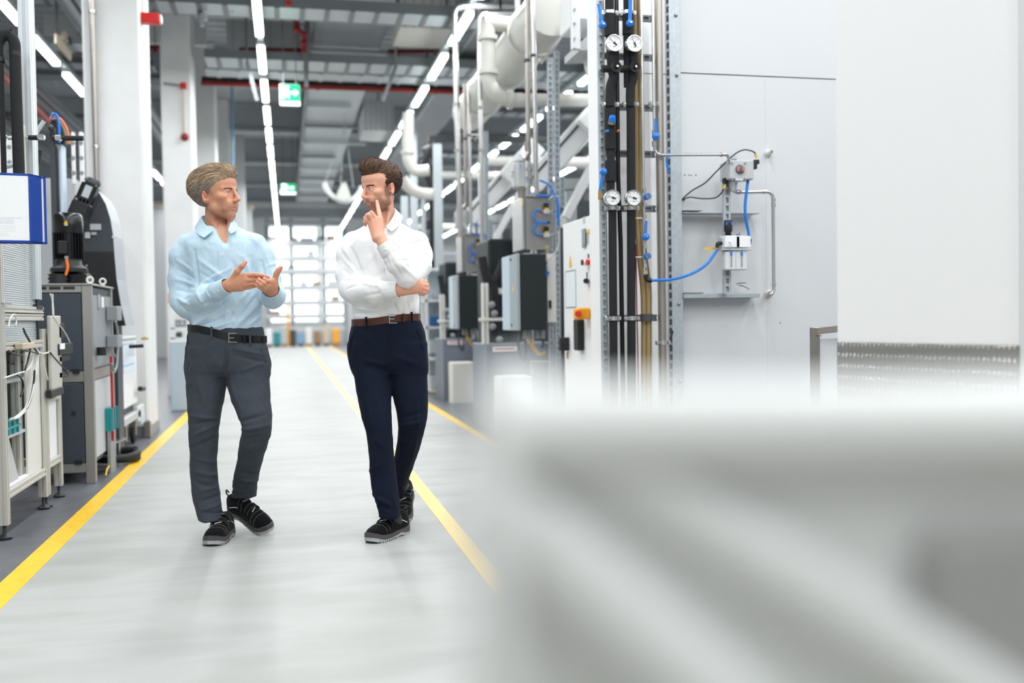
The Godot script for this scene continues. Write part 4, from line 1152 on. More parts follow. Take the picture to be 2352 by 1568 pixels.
	for q in [Vector3(2.069, 1.779, -5.56), Vector3(2.071, 1.697, -5.56), Vector3(2.07, 1.628, -5.56), Vector3(2.071, 1.493, -5.56), Vector3(2.07, 1.452, -5.56), Vector3(2.069, 1.339, -5.56), Vector3(2.071, 1.298, -5.56)]:
		part(t, "fitting", MB.new().lathe(q - Vector3(0, 0.012, 0), Vector3.UP, [[0, 0], [0.014, 0], [0.014, 0.024], [0, 0.024]], 6, true), M.chrome)
	for q in [Vector3(2.075, 1.741, -5.54), Vector3(2.07, 1.392, -5.54)]:
		var cap := part(t, "blue_cap", MB.new().lathe(q, Vector3.BACK, [[0.011, 0.035], [0.019, 0.035], [0.02, 0.0], [0, 0]], 18), M.blue)
		part(cap, "cap_bore", MB.new().lathe(q, Vector3.BACK, [[0, 0.03], [0.011, 0.03], [0.011, 0.036], [0.006, 0.036]], 16), M.brass)
	lever(t, Vector3(2.065, 1.506, -5.53), Vector3(2.069, 1.6, -5.53), 0.014)
	part(t, "elbow", MB.new().tube(bend([Vector3(2.07, 1.287, -5.55), Vector3(2.072, 1.251, -5.55), Vector3(2.105, 1.251, -5.55)], 0.02, 4), 0.014, 12), M.black)
	part(t, "blue_hose", MB.new().tube(smooth([Vector3(2.091, 1.251, -5.55), Vector3(2.216, 1.256, -5.5), Vector3(2.361, 1.291, -5.55), Vector3(2.472, 1.345, -5.6), Vector3(2.533, 1.406, -5.62), Vector3(2.556, 1.441, -5.62)], 8), 0.0085, 12), M.blue)
	var u := thing("steel_tube", "slim steel tube with a blue lever that turns across to the air unit", "pipe", Vector3(2.134, 1.992, -5.56))
	part(u, "tube", MB.new().tube(bend([Vector3(2.137, 2.926, -5.56), Vector3(2.136, 2.388, -5.56), Vector3(2.137, 1.99, -5.56), Vector3(2.568, 2.001, -5.56)], 0.05, 6), 0.009, 12), M.steel_bright)
	for q in [Vector3(2.136, 2.12, -5.56), Vector3(2.135, 2.056, -5.56), Vector3(2.138, 2.286, -5.56)]:
		part(u, "fitting", MB.new().lathe(q - Vector3(0, 0.015, 0), Vector3.UP, [[0, 0], [0.015, 0], [0.015, 0.03], [0, 0.03]], 6, true), M.chrome)
	part(u, "coupling", MB.new().tube([Vector3(2.178, 1.991, -5.56), Vector3(2.202, 1.991, -5.56)], 0.0125, 12), M.steel_bright)
	part(u, "coupling", MB.new().tube([Vector3(2.554, 2.001, -5.56), Vector3(2.568, 2.001, -5.56)], 0.0125, 12), M.steel)
	part(u, "elbow", MB.new().tube(smooth([Vector3(2.562, 2.001, -5.56), Vector3(2.601, 2.001, -5.57), Vector3(2.635, 1.989, -5.62), Vector3(2.647, 1.961, -5.64)], 5), 0.0095, 12), M.steel_bright)
	lever(u, Vector3(2.135, 2.094, -5.53), Vector3(2.133, 2.198, -5.53), 0.014)
	pipe_clamp(u, Vector3(2.135, 2.286, -5.56), 0.011)
	var g := thing("steel_pipe", "wide brownish steel pipe beside the galvanised corner strip", "pipe", Vector3(2.18, 0, -5.6))
	part(g, "pipe", MB.new().tube([Vector3(2.191, 2.948, -5.62), Vector3(2.196, 1.107, -5.62), Vector3(2.196, 0, -5.62)], 0.0255, 18), M.steel)
	pipe_clamp(g, Vector3(2.196, 0.881, -5.62), 0.026)
	one("blue_tail", "short blue hose end hanging beside the corner strip", "hose", MB.new().tube(smooth([Vector3(2.318, 2.05, -5.78), Vector3(2.301, 2.013, -5.78), Vector3(2.303, 1.965, -5.78), Vector3(2.314, 1.919, -5.78)], 5), 0.007, 8), M.blue)
	one("black_tail", "short black cable hooked beside the wide steel pipe", "cable", MB.new().tube(smooth([Vector3(2.324, 0.947, -5.77), Vector3(2.312, 0.915, -5.77), Vector3(2.306, 0.88, -5.77), Vector3(2.309, 0.848, -5.77)], 5), 0.006, 8), M.black)

func air_unit() -> void:
	var z := 5.84
	var rl := thing("bracket_rail", "upper galvanised bracket rail on the grey housing wall", "rail", Vector3(2.678, 1.664, -5.87))
	part(rl, "rail", MB.new().bx(Vector3(2.405, 1.68, -5.78), Vector3(2.92, 1.674, -5.895), 0.002), M.galv)
	part(rl, "foot_plate", MB.new().bx(Vector3(2.405, 1.688, -5.78), Vector3(2.533, 1.692, -5.87)), M.galv_dark)
	var r2 := thing("bracket_rail", "lower galvanised bracket rail on the grey housing wall", "rail", Vector3(2.672, 1.144, -5.87))
	part(r2, "rail", MB.new().bx(Vector3(2.405, 1.175, -5.78), Vector3(2.918, 1.148, -5.895), 0.002), M.galv)
	part(r2, "foot_plate", MB.new().bx(Vector3(2.405, 1.183, -5.78), Vector3(2.534, 1.177, -5.87)), M.galv_dark)
	var o := thing("air_service_unit", "pneumatic service unit with white regulators and a black knob on a slotted rail", "air unit", Vector3(2.682, 1.179, -5.75))
	part(o, "slotted_rail", strut(MB.new(), Vector3(2.674, 1.176, -5.74), Vector3(2.679, 1.912, -5.74), 0.047, Vector3.BACK), M.galv)
	part(o, "adjusting_knob", MB.new().lathe(Vector3(2.656, 1.552, -5.68), Vector3.UP, [[0, 0], [0.024, 0], [0.025, 0.003], [0.025, 0.067], [0.023, 0.07], [0, 0.07]], 22), M.black)
	for q in [Vector3(2.633, 1.599, -5.652), Vector3(2.666, 1.6, -5.652)]:
		part(o, "knob_window", MB.new().box(q, Vector3(0.008, 0.018, 0.004)), M.blue)
	part(o, "knob_neck", MB.new().lathe(Vector3(2.656, 1.525, -5.68), Vector3.UP, [[0, 0], [0.019, 0], [0.019, 0.026], [0, 0.026]], 18), M.black_gloss)
	for q in [[Vector3(2.617, 1.524, -5.64), Vector3(2.714, 1.452, -5.72)], [Vector3(2.69, 1.522, -5.64), Vector3(2.787, 1.452, -5.72)]]:
		part(o, "regulator_block", MB.new().bx(q[0], q[1], 0.003), M.panel_white)
	part(o, "gap_plate", MB.new().bx(Vector3(2.687, 1.523, -5.66), Vector3(2.726, 1.453, -5.72)), M.black)
	part(o, "inlet_block", MB.new().bx(Vector3(2.606, 1.515, -5.66), Vector3(2.653, 1.448, -5.72), 0.002), M.alu)
	part(o, "pressure_dial", MB.new().bx(Vector3(2.63, 1.495, -5.637), Vector3(2.666, 1.463, -5.64), 0.001), M.paper)
	part(o, "dial_needle", MB.new().beam(Vector3(2.637, 1.487, -5.635), Vector3(2.654, 1.471, -5.635), 0.002, 0.001, Vector3.BACK), M.charcoal)
	part(o, "base_bar", MB.new().bx(Vector3(2.593, 1.445, -5.64), Vector3(2.794, 1.436, -5.74), 0.002), M.alu)
	for q in [[Vector3(2.621, 1.43, -5.65), Vector3(2.698, 1.315, -5.71), Vector3(2.66, 1.416, -5.645)], [Vector3(2.684, 1.43, -5.65), Vector3(2.768, 1.315, -5.71), Vector3(2.729, 1.416, -5.645)]]:
		var bw := part(o, "filter_bowl", MB.new().bx(q[0], q[1], 0.006), M.panel_grey)
		part(bw, "sight_glass", MB.new().box(q[2] - Vector3(0, 0.045, 0), Vector3(0.006, 0.075, 0.003)), M.mid_grey)
		part(bw, "blue_latch", MB.new().box(q[2], Vector3(0.013, 0.026, 0.006), Basis.IDENTITY, 0.002), M.blue)
	part(o, "blue_button", MB.new().lathe(Vector3(2.718, 1.525, -5.68), Vector3.UP, [[0, 0.012], [0.008, 0.012], [0.009, 0], [0, 0]], 14), M.blue)
	part(o, "padlock_pin", MB.new().cyl(Vector3(2.731, 1.528, -5.68), Vector3(2.734, 1.549, -5.68), 0.004, 8), M.tan)
	for q in [[Vector3(2.61, 1.479, -5.67), Vector3(2.58, 1.479, -5.67), Vector3(2.579, 1.455, -5.67)], [Vector3(2.763, 1.476, -5.67), Vector3(2.792, 1.476, -5.67), Vector3(2.795, 1.506, -5.67)]]:
		part(o, "elbow_fitting", MB.new().tube(bend(q, 0.012, 4), 0.0125, 12), M.black)
	part(o, "yellow_tag", MB.new().bx(Vector3(2.508, 1.457, -5.7), Vector3(2.625, 1.444, -5.703)), M.yellow)
	# actuated valve above
	var v := thing("indicator_valve", "grey valve box with a red and black position indicator and looping cables", "valve", Vector3(2.717, 1.8, -5.7))
	part(v, "body", MB.new().bx(Vector3(2.646, 1.983, -5.63), Vector3(2.807, 1.866, -5.74), 0.006), M.light_grey)
	part(v, "back_body", MB.new().bx(Vector3(2.648, 1.982, -5.66), Vector3(2.785, 1.868, -5.78), 0.006), M.alu)
	part(v, "top_cone", MB.new().lathe(Vector3(2.702, 1.995, -5.7), Vector3.UP, [[0.026, 0], [0.022, 0.02], [0.012, 0.042], [0.007, 0.05], [0, 0.05]], 8, true), M.light_grey)
	var ic := Vector3(2.714, 1.926, -5.63)
	part(v, "indicator_disc", MB.new().lathe(ic, Vector3.BACK, [[0, 0.012], [0.022, 0.012], [0.03, 0.0]], 24), M.black)
	for s in [-1, 1]:
		part(v, "red_sector", MB.new().prism([[0.008 * s, -0.011], [0.024 * s, -0.014], [0.027 * s, 0], [0.024 * s, 0.014], [0.008 * s, 0.011]], ic + Vector3(0, 0, 0.012), Vector3.RIGHT, Vector3.UP, 0.002), M.red_faded)
	part(v, "dome", MB.new().lathe(ic, Vector3.BACK, [[0, 0.03], [0.016, 0.027], [0.028, 0.016], [0.033, 0.0]], 24), M.glass)
	for q in [Vector3(2.662, 1.962, -5.628), Vector3(2.748, 1.963, -5.628), Vector3(2.661, 1.861, -5.628), Vector3(2.747, 1.863, -5.628)]:
		part(v, "screw", MB.new().lathe(q, Vector3.BACK, [[0, 0.006], [0.005, 0.006], [0.006, 0]], 10), M.steel)
	part(v, "print_plate", MB.new().bx(Vector3(2.683, 1.87, -5.627), Vector3(2.733, 1.858, -5.63)), M.panel_grey)
	part(v, "neck", MB.new().lathe(Vector3(2.703, 1.856, -5.7), Vector3.DOWN, [[0.028, 0], [0.024, 0.02], [0.018, 0.04], [0.014, 0.055], [0, 0.055]], 16), M.alu)
	part(v, "solenoid", MB.new().bx(Vector3(2.772, 1.982, -5.66), Vector3(2.845, 1.936, -5.72), 0.003), M.black)
	part(v, "plug", MB.new().bx(Vector3(2.835, 1.995, -5.67), Vector3(2.866, 1.968, -5.7), 0.003).tube([Vector3(2.824, 1.969, -5.69), Vector3(2.854, 1.972, -5.69)], 0.007, 8), M.black)
	part(v, "yellow_tag", MB.new().beam(Vector3(2.844, 2.03, -5.685), Vector3(2.854, 2.009, -5.685), 0.012, 0.012, Vector3.BACK), M.yellow)
	part(v, "dark_cable", MB.new().tube(smooth([Vector3(2.854, 2.01, -5.69), Vector3(2.835, 2.04, -5.68), Vector3(2.773, 2.051, -5.66), Vector3(2.729, 2.042, -5.66), Vector3(2.677, 2.009, -5.66), Vector3(2.612, 1.935, -5.72), Vector3(2.56, 1.864, -5.8), Vector3(2.498, 1.823, -5.86), Vector3(2.442, 1.773, -5.88)], 6), 0.0042, 8), M.green_black)
	part(v, "dark_cable", MB.new().tube(smooth([Vector3(2.651, 1.828, -5.72), Vector3(2.637, 1.79, -5.74), Vector3(2.609, 1.768, -5.78), Vector3(2.543, 1.771, -5.83), Vector3(2.483, 1.782, -5.86), Vector3(2.442, 1.767, -5.88)], 6), 0.0042, 8), M.green_black)
	part(v, "plug", MB.new().bx(Vector3(2.632, 1.881, -5.68), Vector3(2.661, 1.849, -5.71), 0.003).tube([Vector3(2.644, 1.875, -5.69), Vector3(2.673, 1.875, -5.69)], 0.007, 8), M.black)
	part(v, "yellow_tag", MB.new().beam(Vector3(2.643, 1.84, -5.69), Vector3(2.636, 1.814, -5.69), 0.011, 0.011, Vector3.BACK), M.yellow)
	part(v, "blue_hose", MB.new().tube(smooth([Vector3(2.797, 1.93, -5.7), Vector3(2.792, 1.879, -5.68), Vector3(2.773, 1.809, -5.66), Vector3(2.761, 1.716, -5.66), Vector3(2.763, 1.636, -5.66), Vector3(2.784, 1.557, -5.67), Vector3(2.793, 1.503, -5.67)], 6), 0.009, 12), M.blue)
	part(v, "cable_entry", MB.new().cyl(Vector3(2.45, 1.772, -5.9), Vector3(2.447, 1.769, -5.87), 0.008, 8), M.black)
	# outlet pipe
	var p := thing("outlet_pipe", "bent stainless pipe running down the wall into a round flange", "pipe", Vector3(2.997, 1.156, -5.8))
	part(p, "pipe", MB.new().tube(bend([Vector3(2.692, 1.834, -5.72), Vector3(2.7, 1.797, -5.72), Vector3(2.979, 1.806, -5.72), Vector3(2.979, 1.165, -5.72), Vector3(2.95, 1.165, -5.72)], 0.05, 6), 0.0105, 14), M.steel_bright)
	part(p, "tail", MB.new().tube([Vector3(2.961, 1.165, -5.72), Vector3(3.031, 1.172, -5.89)], 0.0105, 12), M.steel_bright)
	for q in [[Vector3(2.732, 1.8, -5.72), Vector3(2.753, 1.8, -5.72)], [Vector3(2.911, 1.805, -5.72), Vector3(2.923, 1.805, -5.72)], [Vector3(2.982, 1.763, -5.72), Vector3(2.982, 1.746, -5.72)], [Vector3(2.981, 1.735, -5.72), Vector3(2.981, 1.711, -5.72)], [Vector3(2.98, 1.23, -5.72), Vector3(2.98, 1.219, -5.72)]]:
		part(p, "coupling", MB.new().tube(q, 0.0145, 14), M.steel_bright)
	part(p, "flange", MB.new().lathe(Vector3(3.033, 1.175, -5.9), Vector3.BACK, [[0, 0.02], [0.02, 0.02], [0.026, 0.012], [0.026, 0]], 18), M.cable_white)
	part(p, "brass_nut", MB.new().lathe(Vector3(3.019, 1.171, -5.86), Vector3.BACK, [[0, 0.03], [0.016, 0.03], [0.016, 0], [0, 0]], 6, true), M.brass)
	# clear bag on the lower rail
	var bg := thing("clear_bag", "crumpled clear plastic bag lying on the lower bracket rail", "bag", Vector3(2.826, 1.177, -5.83))
	part(bg, "film", MB.new().ball(Vector3(2.826, 1.209, -5.83), Vector3(0.062, 0.0285, 0.03), 14), M.film)
	for q in [[Vector3(2.765, 1.235, -5.8), Vector3(2.794, 1.24, -5.8), Vector3(2.83, 1.24, -5.8)], [Vector3(2.782, 1.226, -5.8), Vector3(2.818, 1.218, -5.8), Vector3(2.853, 1.201, -5.8)]]:
		part(bg, "dark_strip", MB.new().tube(smooth(q, 4), 0.0025, 6), M.green_black)

func handle_frame() -> void:
	var o := thing("tube_handle", "square stainless tube handle standing in front of the grey wall", "handle", Vector3(2.795, 0, -4.9))
	var a := Vector3(2.792, 0.955, -4.9)
	part(o, "upright", MB.new().bx(Vector3(a.x - 0.02, 0.0, -4.88), Vector3(a.x + 0.02, a.y + 0.012, -4.92), 0.002), M.steel)
	part(o, "crossbar", MB.new().beam(a + Vector3(0.0, -0.008, 0), a + Vector3(0.4, 0.03, 0.1), 0.036, 0.036, Vector3.UP, 0.002), M.steel)
	part(o, "weld", MB.new().beam(a + Vector3(-0.005, -0.03, 0.022), a + Vector3(0.028, -0.034, 0.024), 0.006, 0.004), M.brown_cable)
	part(o, "upright", MB.new().bx(Vector3(a.x + 0.4, 0.0, -4.77), Vector3(a.x + 0.44, a.y + 0.03, -4.81), 0.002), M.steel)
	part(o, "back_sheet", MB.new().bx(Vector3(a.x + 0.02, 0.0, -4.9), Vector3(a.x + 0.4, a.y - 0.05, -4.91)), M.panel_grey)

func tread_panel() -> void:
	var A := Vector3(1.835, 1.074, -3.073)
	var B := Vector3(2.027, 1.062, -2.434)
	var u := Vector3(B.x - A.x, 0, B.z - A.z).normalized()
	var wdt := Vector2(B.x - A.x, B.z - A.z).length()
	var nn := u.cross(Vector3.UP) * 1.0
	var o := thing("sliding_door", "white door panel with a tread plate kick band at the right of the photo", "door panel", Vector3((A.x + B.x) / 2, 0, (A.z + B.z) / 2))
	var yt := 0.948
	var bs := Basis(u, Vector3.UP, nn)
	if nn.dot(-A) < 0:
		nn = -nn
	var mid := A + u * wdt * 0.5
	var mk2 := func(y0: float, y1: float, off: float, th: float, ex: float) -> MB: return MB.new().box(Vector3(mid.x, (y0 + y1) * 0.5, mid.z) + nn * (off - th * 0.5), Vector3(wdt + ex, y1 - y0, th), bs, 0.003)
	part(o, "panel", mk2.call(0.25, 3.4, 0.0, 0.05, 0.0), M.panel_white)
	part(o, "edge_strip", MB.new().box(Vector3(B.x, 1.8, B.z) + u * 0.05 + nn * -0.02, Vector3(0.09, 3.1, 0.06), bs, 0.004), M.panel_grey)
	var k := part(o, "kick_plate", mk2.call(0.27, yt, 0.004, 0.006, 0.0), M.tread)
	# raised lens pattern: pairs of slanted lenses in rows
	var e := MB.new()
	var rows := 24
	for r in rows:
		var y := yt - 0.008 - r * 0.0375
		var n := int(wdt / 0.0165)
		for i in n:
			var c := Vector3(A.x, 0, A.z) + u * (0.012 + i * 0.0165) + nn * 0.004
			c.y = y
			for sgn in 2:
				var s: float = 0.0044 * sgn - 0.0022
				var d := (u * 0.28 + Vector3.DOWN * 0.96).normalized()
				var w := nn.cross(d)
				var p0 := c + u * s + d * -0.011 + Vector3.UP * (s * 1.2)
				var p1 := c + u * s + d * 0.011 + Vector3.UP * (s * 1.2)
				var m0 := (p0 + p1) * 0.5
				var q := [p0, m0 + w * 0.0021, p1, m0 - w * 0.0021]
				var top := m0 + nn * 0.0018
				for j in 4:
					var a1: Vector3 = q[j]
					var b1: Vector3 = q[(j + 1) % 4]
					var fn: Vector3 = ((a1 + b1) * 0.5 - m0).normalized() * 0.8 + nn * 0.6
					e.tri(a1, b1, top, fn.normalized(), fn.normalized(), nn)
	var lens := part(k, "tread_lens", e, M.chrome)
	lens.set_meta("kind", "stuff")
	part(o, "foot_rail", mk2.call(0.0, 0.26, -0.01, 0.05, 0.0), M.mid_grey)

func switch_cabinet() -> void:
	var x := 2.07
	var z0 := -6.487
	var z1 := -7.336
	var top := 1.75
	var o := thing("switch_cabinet", "white switch cabinet with a yellow rotary switch, buttons and a small screen", "cabinet", Vector3(2.4, 0, (z0 + z1) / 2))
	part(o, "body", MB.new().bx(Vector3(x + 0.03, 0.1, z0), Vector3(x + 0.45, top, z1), 0.006), M.panel_white)
	part(o, "plinth", MB.new().bx(Vector3(x + 0.05, 0, z0 - 0.02), Vector3(x + 0.45, 0.1, z1)), M.charcoal)
	var dr := part(o, "door", MB.new().bx(Vector3(x, 0.12, z0 - 0.06), Vector3(x + 0.026, top - 0.005, z1 + 0.004), 0.005), M.panel_white)
	part(dr, "door_seal", MB.new().bx(Vector3(x + 0.006, 0.12, z0 - 0.042), Vector3(x + 0.03, top - 0.006, z0 - 0.058)), M.black)
	var fx := x - 0.004
	part(dr, "name_plate", MB.new().bx(Vector3(2.068, 1.748, -6.802), Vector3(2.07, 1.699, -6.747)), M.light_grey)
	part(dr, "screen_frame", MB.new().bx(Vector3(2.055, 1.664, -6.795), Vector3(2.07, 1.53, -6.729), 0.004), M.mid_grey)
	part(dr, "screen_face", MB.new().bx(Vector3(2.052, 1.646, -6.77), Vector3(2.056, 1.553, -6.708)), M.screen)
	part(dr, "colour_label", MB.new().bx(Vector3(2.064, 1.649, -6.699), Vector3(2.07, 1.621, -6.648)), M.yellow)
	part(dr, "colour_label", MB.new().bx(Vector3(2.064, 1.624, -6.69), Vector3(2.07, 1.55, -6.671)), M.light_grey)
	for q in [[Vector3(2.02, 1.421, -6.69), "black"], [Vector3(2.03, 1.419, -6.671), "paper"], [Vector3(2.03, 1.419, -6.609), "red_bright"]]:
		var bt := part(dr, "push_button", MB.new().cyl(q[0], Vector3(x, q[0].y, q[0].z), 0.02, 16), M[q[1]])
		part(bt, "button_plate", MB.new().box(Vector3(x - 0.001, q[0].y + 0.045, q[0].z), Vector3(0.003, 0.03, 0.014)), M.charcoal)
	part(dr, "key_switch", MB.new().cyl(Vector3(2.03, 1.29, -6.625), Vector3(2.07, 1.294, -6.734), 0.018, 14), M.black)
	part(dr, "button_plate", MB.new().bx(Vector3(2.066, 1.355, -6.729), Vector3(2.07, 1.293, -6.713)), M.charcoal)
	var wt := Vector3(2.066, 1.412, -7.169)
	part(dr, "warning_triangle", MB.new().prism([[0, 0], [0.07, 0], [0.035, 0.085]], wt + Vector3(0, 0, -0.0), Vector3(0, 0, 1), Vector3.UP, -0.002), M.yellow)
	var im := sheet(120, 200, Color(0.90, 0.93, 0.95))
	lines(im, 16, 30, 90, 14, 11, Color(0.68, 0.76, 0.84), 11)
	print_mat("cabinet_print", im)
	var c0 := Vector3(2.066, 1.117, -7.267)
	var c1 := Vector3(2.066, 1.378, -7.01)
	part(dr, "document_frame", MB.new().bx(Vector3(x, c0.y - 0.01, c0.z - 0.01), Vector3(x - 0.002, c1.y + 0.01, c1.z + 0.01)), M.mid_grey)
	part(dr, "document", card(Vector3(x - 0.0022, c0.y, c0.z), Vector3(0, 0, 1), Vector3.UP, c1.z - c0.z, c1.y - c0.y, -0.002), M.cabinet_print)
	# main switch: yellow cover, red knob
	part(dr, "yellow_cover", MB.new().bx(Vector3(1.97, 1.104, -6.643), Vector3(2.07, 1.024, -6.746), 0.012), M.yellow_deep)
	part(dr, "red_knob", MB.new().cyl(Vector3(1.955, 1.062, -6.573), Vector3(1.98, 1.062, -6.636), 0.022, 18), M.red_bright)
	part(dr, "door_handle", MB.new().bx(Vector3(2.02, 1.025, -6.804), Vector3(2.07, 0.801, -6.917), 0.008), M.black)
	part(dr, "side_lock", MB.new().bx(Vector3(2, 0.889, -7.189), Vector3(2.07, 0.788, -7.249), 0.006), M.black)
	part(dr, "orange_label", MB.new().bx(Vector3(2.064, 0.777, -7.265), Vector3(2.07, 0.726, -7.229)), M.tan)

func stations() -> void:
	var made := []
	# strut post
	var o := thing("strut_post", "tall double galvanised strut post carrying the nearer stainless box", "post", Vector3(2.188, 0, -8.1))
	part(o, "channel", strut(MB.new(), Vector3(2.152, 0, -8.05), Vector3(2.183, 3.199, -8.05), 0.045, Vector3.BACK), M.galv)
	part(o, "channel", strut(MB.new(), Vector3(2.209, 0, -8.05), Vector3(2.24, 3.251, -8.05), 0.045, Vector3.BACK), M.galv)
	part(o, "bracket", MB.new().beam(Vector3(2.036, 3.197, -8), Vector3(2.176, 3.227, -8.05), 0.012, 0.012).beam(Vector3(2.035, 3.158, -8), Vector3(2.175, 3.191, -8.05), 0.012, 0.012), M.chrome)
	part(o, "bracket_clamp", MB.new().beam(Vector3(2.085, 3.127, -7.98), Vector3(2.157, 3.215, -7.98), 0.02, 0.02), M.steel)
	part(o, "side_channel", strut(MB.new(), Vector3(2.288, 1.967, -8.1), Vector3(2.288, 2.219, -8.1), 0.041, Vector3.BACK), M.galv)
	made.append([o, "tall double galvanised strut post carrying the farther stainless box"])
	# media pipes
	var p := thing("media_pipe", "brownish steel drop pipe with fittings above the nearer stainless box", "pipe", Vector3(1.959, 2.025, -8))
	part(p, "pipe", MB.new().tube([Vector3(1.982, 3.788, -8), Vector3(1.973, 2.436, -8)], 0.021, 14), M.steel)
	part(p, "coupling", MB.new().tube([Vector3(1.966, 2.489, -8), Vector3(1.969, 2.418, -8)], 0.028, 14), M.steel)
	part(p, "elbow", MB.new().tube(smooth([Vector3(1.968, 2.418, -7.98), Vector3(1.967, 2.39, -7.98), Vector3(1.948, 2.361, -7.98), Vector3(1.937, 2.339, -7.98)], 4), 0.024, 12), M.steel)
	part(p, "clamp", MB.new().tube([Vector3(1.973, 3.163, -8), Vector3(1.972, 3.138, -8)], 0.026, 12), M.charcoal)
	part(p, "valve_train", MB.new().tube([Vector3(1.975, 2.365, -8), Vector3(1.974, 2.05, -8)], 0.016, 12).tube([Vector3(1.978, 2.275, -8), Vector3(1.977, 2.25, -8)], 0.026, 10).tube([Vector3(1.977, 2.204, -8), Vector3(1.976, 2.179, -8)], 0.026, 10).tube([Vector3(2.001, 2.312, -8), Vector3(1.998, 2.133, -8)], 0.009, 8), M.chrome)
	made.append([p, "brownish steel drop pipe with fittings above the farther stainless box"])
	var p2 := thing("media_pipe", "pale steel drop pipe ending in the nearer stainless box", "pipe", Vector3(2.021, 2.019, -7.95))
	part(p2, "pipe", MB.new().tube([Vector3(2.017, 3.773, -7.95), Vector3(2.021, 2.037, -7.95)], 0.02, 14), M.steel_bright)
	part(p2, "clamp", MB.new().tube([Vector3(2.012, 3.191, -7.95), Vector3(2.012, 3.169, -7.95)], 0.025, 12), M.charcoal)
	part(p2, "nut", MB.new().tube([Vector3(2.021, 2.059, -7.95), Vector3(2.021, 2.03, -7.95)], 0.03, 8), M.chrome)
	made.append([p2, "pale steel drop pipe ending in the farther stainless box"])
	# actuator
	var a := thing("valve_actuator", "pale grey finned actuator with a conical cap above the nearer stainless box", "actuator", Vector3(1.924, 2.036, -8.1))
	var c := Vector3(1.925, 2.119, -8.1)
	part(a, "body", MB.new().box(c + Vector3(0, 0.11, 0), Vector3(0.085, 0.23, 0.085), Basis.IDENTITY, 0.016).box(c + Vector3(-0.045, 0.1, -0.02), Vector3(0.04, 0.2, 0.07), Basis.IDENTITY, 0.012), M.light_grey)
	part(a, "cap", MB.new().lathe(c + Vector3(0, 0.22, 0), Vector3.UP, [[0.05, 0], [0.045, 0.02], [0.02, 0.035], [0.012, 0.055], [0, 0.058]], 10, true), M.light_grey)
	part(a, "neck", MB.new().lathe(c + Vector3(0.01, 0, 0), Vector3.DOWN, [[0.045, 0], [0.035, 0.03], [0.035, 0.075], [0, 0.075]], 12), M.steel)
	part(a, "blue_mark", MB.new().box(c + Vector3(-0.01, 0.18, 0.0435), Vector3(0.006, 0.035, 0.002)), M.blue)
	part(a, "screw", MB.new().cyl(c + Vector3(-0.08, 0.1, 0), c + Vector3(-0.06, 0.1, 0), 0.007, 8).cyl(c + Vector3(-0.08, 0.13, 0.01), c + Vector3(-0.06, 0.13, 0.01), 0.007, 8), M.steel)
	made.append([a, "pale grey finned actuator with a conical cap above the farther stainless box"])
	# stainless box with blue hoses
	var b := thing("valve_box", "nearer stainless steel valve box with looping blue hoses on its face", "valve box", Vector3(2.063, 1.591, -8.1))
	var q0 := Vector3(1.938, 1.595, -8)
	var q1 := Vector3(2.164, 2.034, -8)
	part(b, "body", MB.new().bx(Vector3(q0.x, q0.y, -8.0), Vector3(q1.x, q1.y, -8.36), 0.006), M.steel_brushed)
	part(b, "door", MB.new().bx(Vector3(q0.x - 0.026, q0.y + 0.004, -7.995), Vector3(q0.x - 0.004, q1.y - 0.004, -8.37), 0.006), M.steel_bright)
	part(b, "cap_rail", MB.new().bx(Vector3(q0.x, q1.y, -7.99), Vector3(q1.x + 0.01, q1.y + 0.008, -8.37), 0.002), M.steel_bright)
	part(b, "yellow_label", MB.new().bx(Vector3(1.873, 1.998, -7.871), Vector3(1.875, 1.95, -7.821)), M.yellow)
	part(b, "yellow_dot", MB.new().cyl(Vector3(2.117, 1.624, -8), Vector3(2.115, 1.623, -7.995), 0.012, 14), M.yellow)
	for y in [[Vector3(2.107, 1.907, -7.96)], [Vector3(2.104, 1.714, -7.96)]]:
		var k: Vector3 = y[0]
		var sv := part(b, "solenoid_valve", MB.new().box(k, Vector3(0.05, 0.034, 0.05), Basis.IDENTITY, 0.004), M.alu)
		part(sv, "coil", MB.new().box(k + Vector3(0, 0.048, 0), Vector3(0.036, 0.05, 0.04), Basis.IDENTITY, 0.004), M.black)
		part(sv, "yellow_band", MB.new().box(k + Vector3(0, 0.026, 0.002), Vector3(0.032, 0.014, 0.042)), M.yellow)
		part(sv, "nipple", MB.new().cyl(k + Vector3(0.025, 0, 0), k + Vector3(0.08, 0.01, 0), 0.01, 8), M.chrome)
		part(sv, "nipple", MB.new().cyl(k + Vector3(-0.05, 0.0, 0), k + Vector3(-0.02, 0, 0), 0.009, 8), M.copper)
	for q in [[Vector3(2.063, 1.92, -7.95), Vector3(2.019, 1.916, -7.95), Vector3(1.996, 1.87, -7.95), Vector3(2.018, 1.827, -7.95), Vector3(2.062, 1.817, -7.95), Vector3(2.121, 1.82, -7.95)], [Vector3(2.121, 1.817, -7.95), Vector3(2.047, 1.813, -7.95), Vector3(2.002, 1.781, -7.95), Vector3(2.002, 1.741, -7.95), Vector3(2.031, 1.72, -7.95), Vector3(2.068, 1.72, -7.95)], [Vector3(2.039, 2.159, -7.9), Vector3(2.105, 2.132, -7.9), Vector3(2.148, 2.075, -7.9), Vector3(2.184, 1.998, -7.9), Vector3(2.194, 1.927, -7.9), Vector3(2.196, 1.784, -7.9)], [Vector3(2.013, 2.044, -7.92), Vector3(2.079, 2.034, -7.92), Vector3(2.172, 2.035, -7.92), Vector3(2.193, 1.964, -7.92), Vector3(2.188, 1.857, -7.92)]]:
		part(b, "blue_hose", MB.new().tube(smooth(q, 6), 0.0085, 8), M.blue)
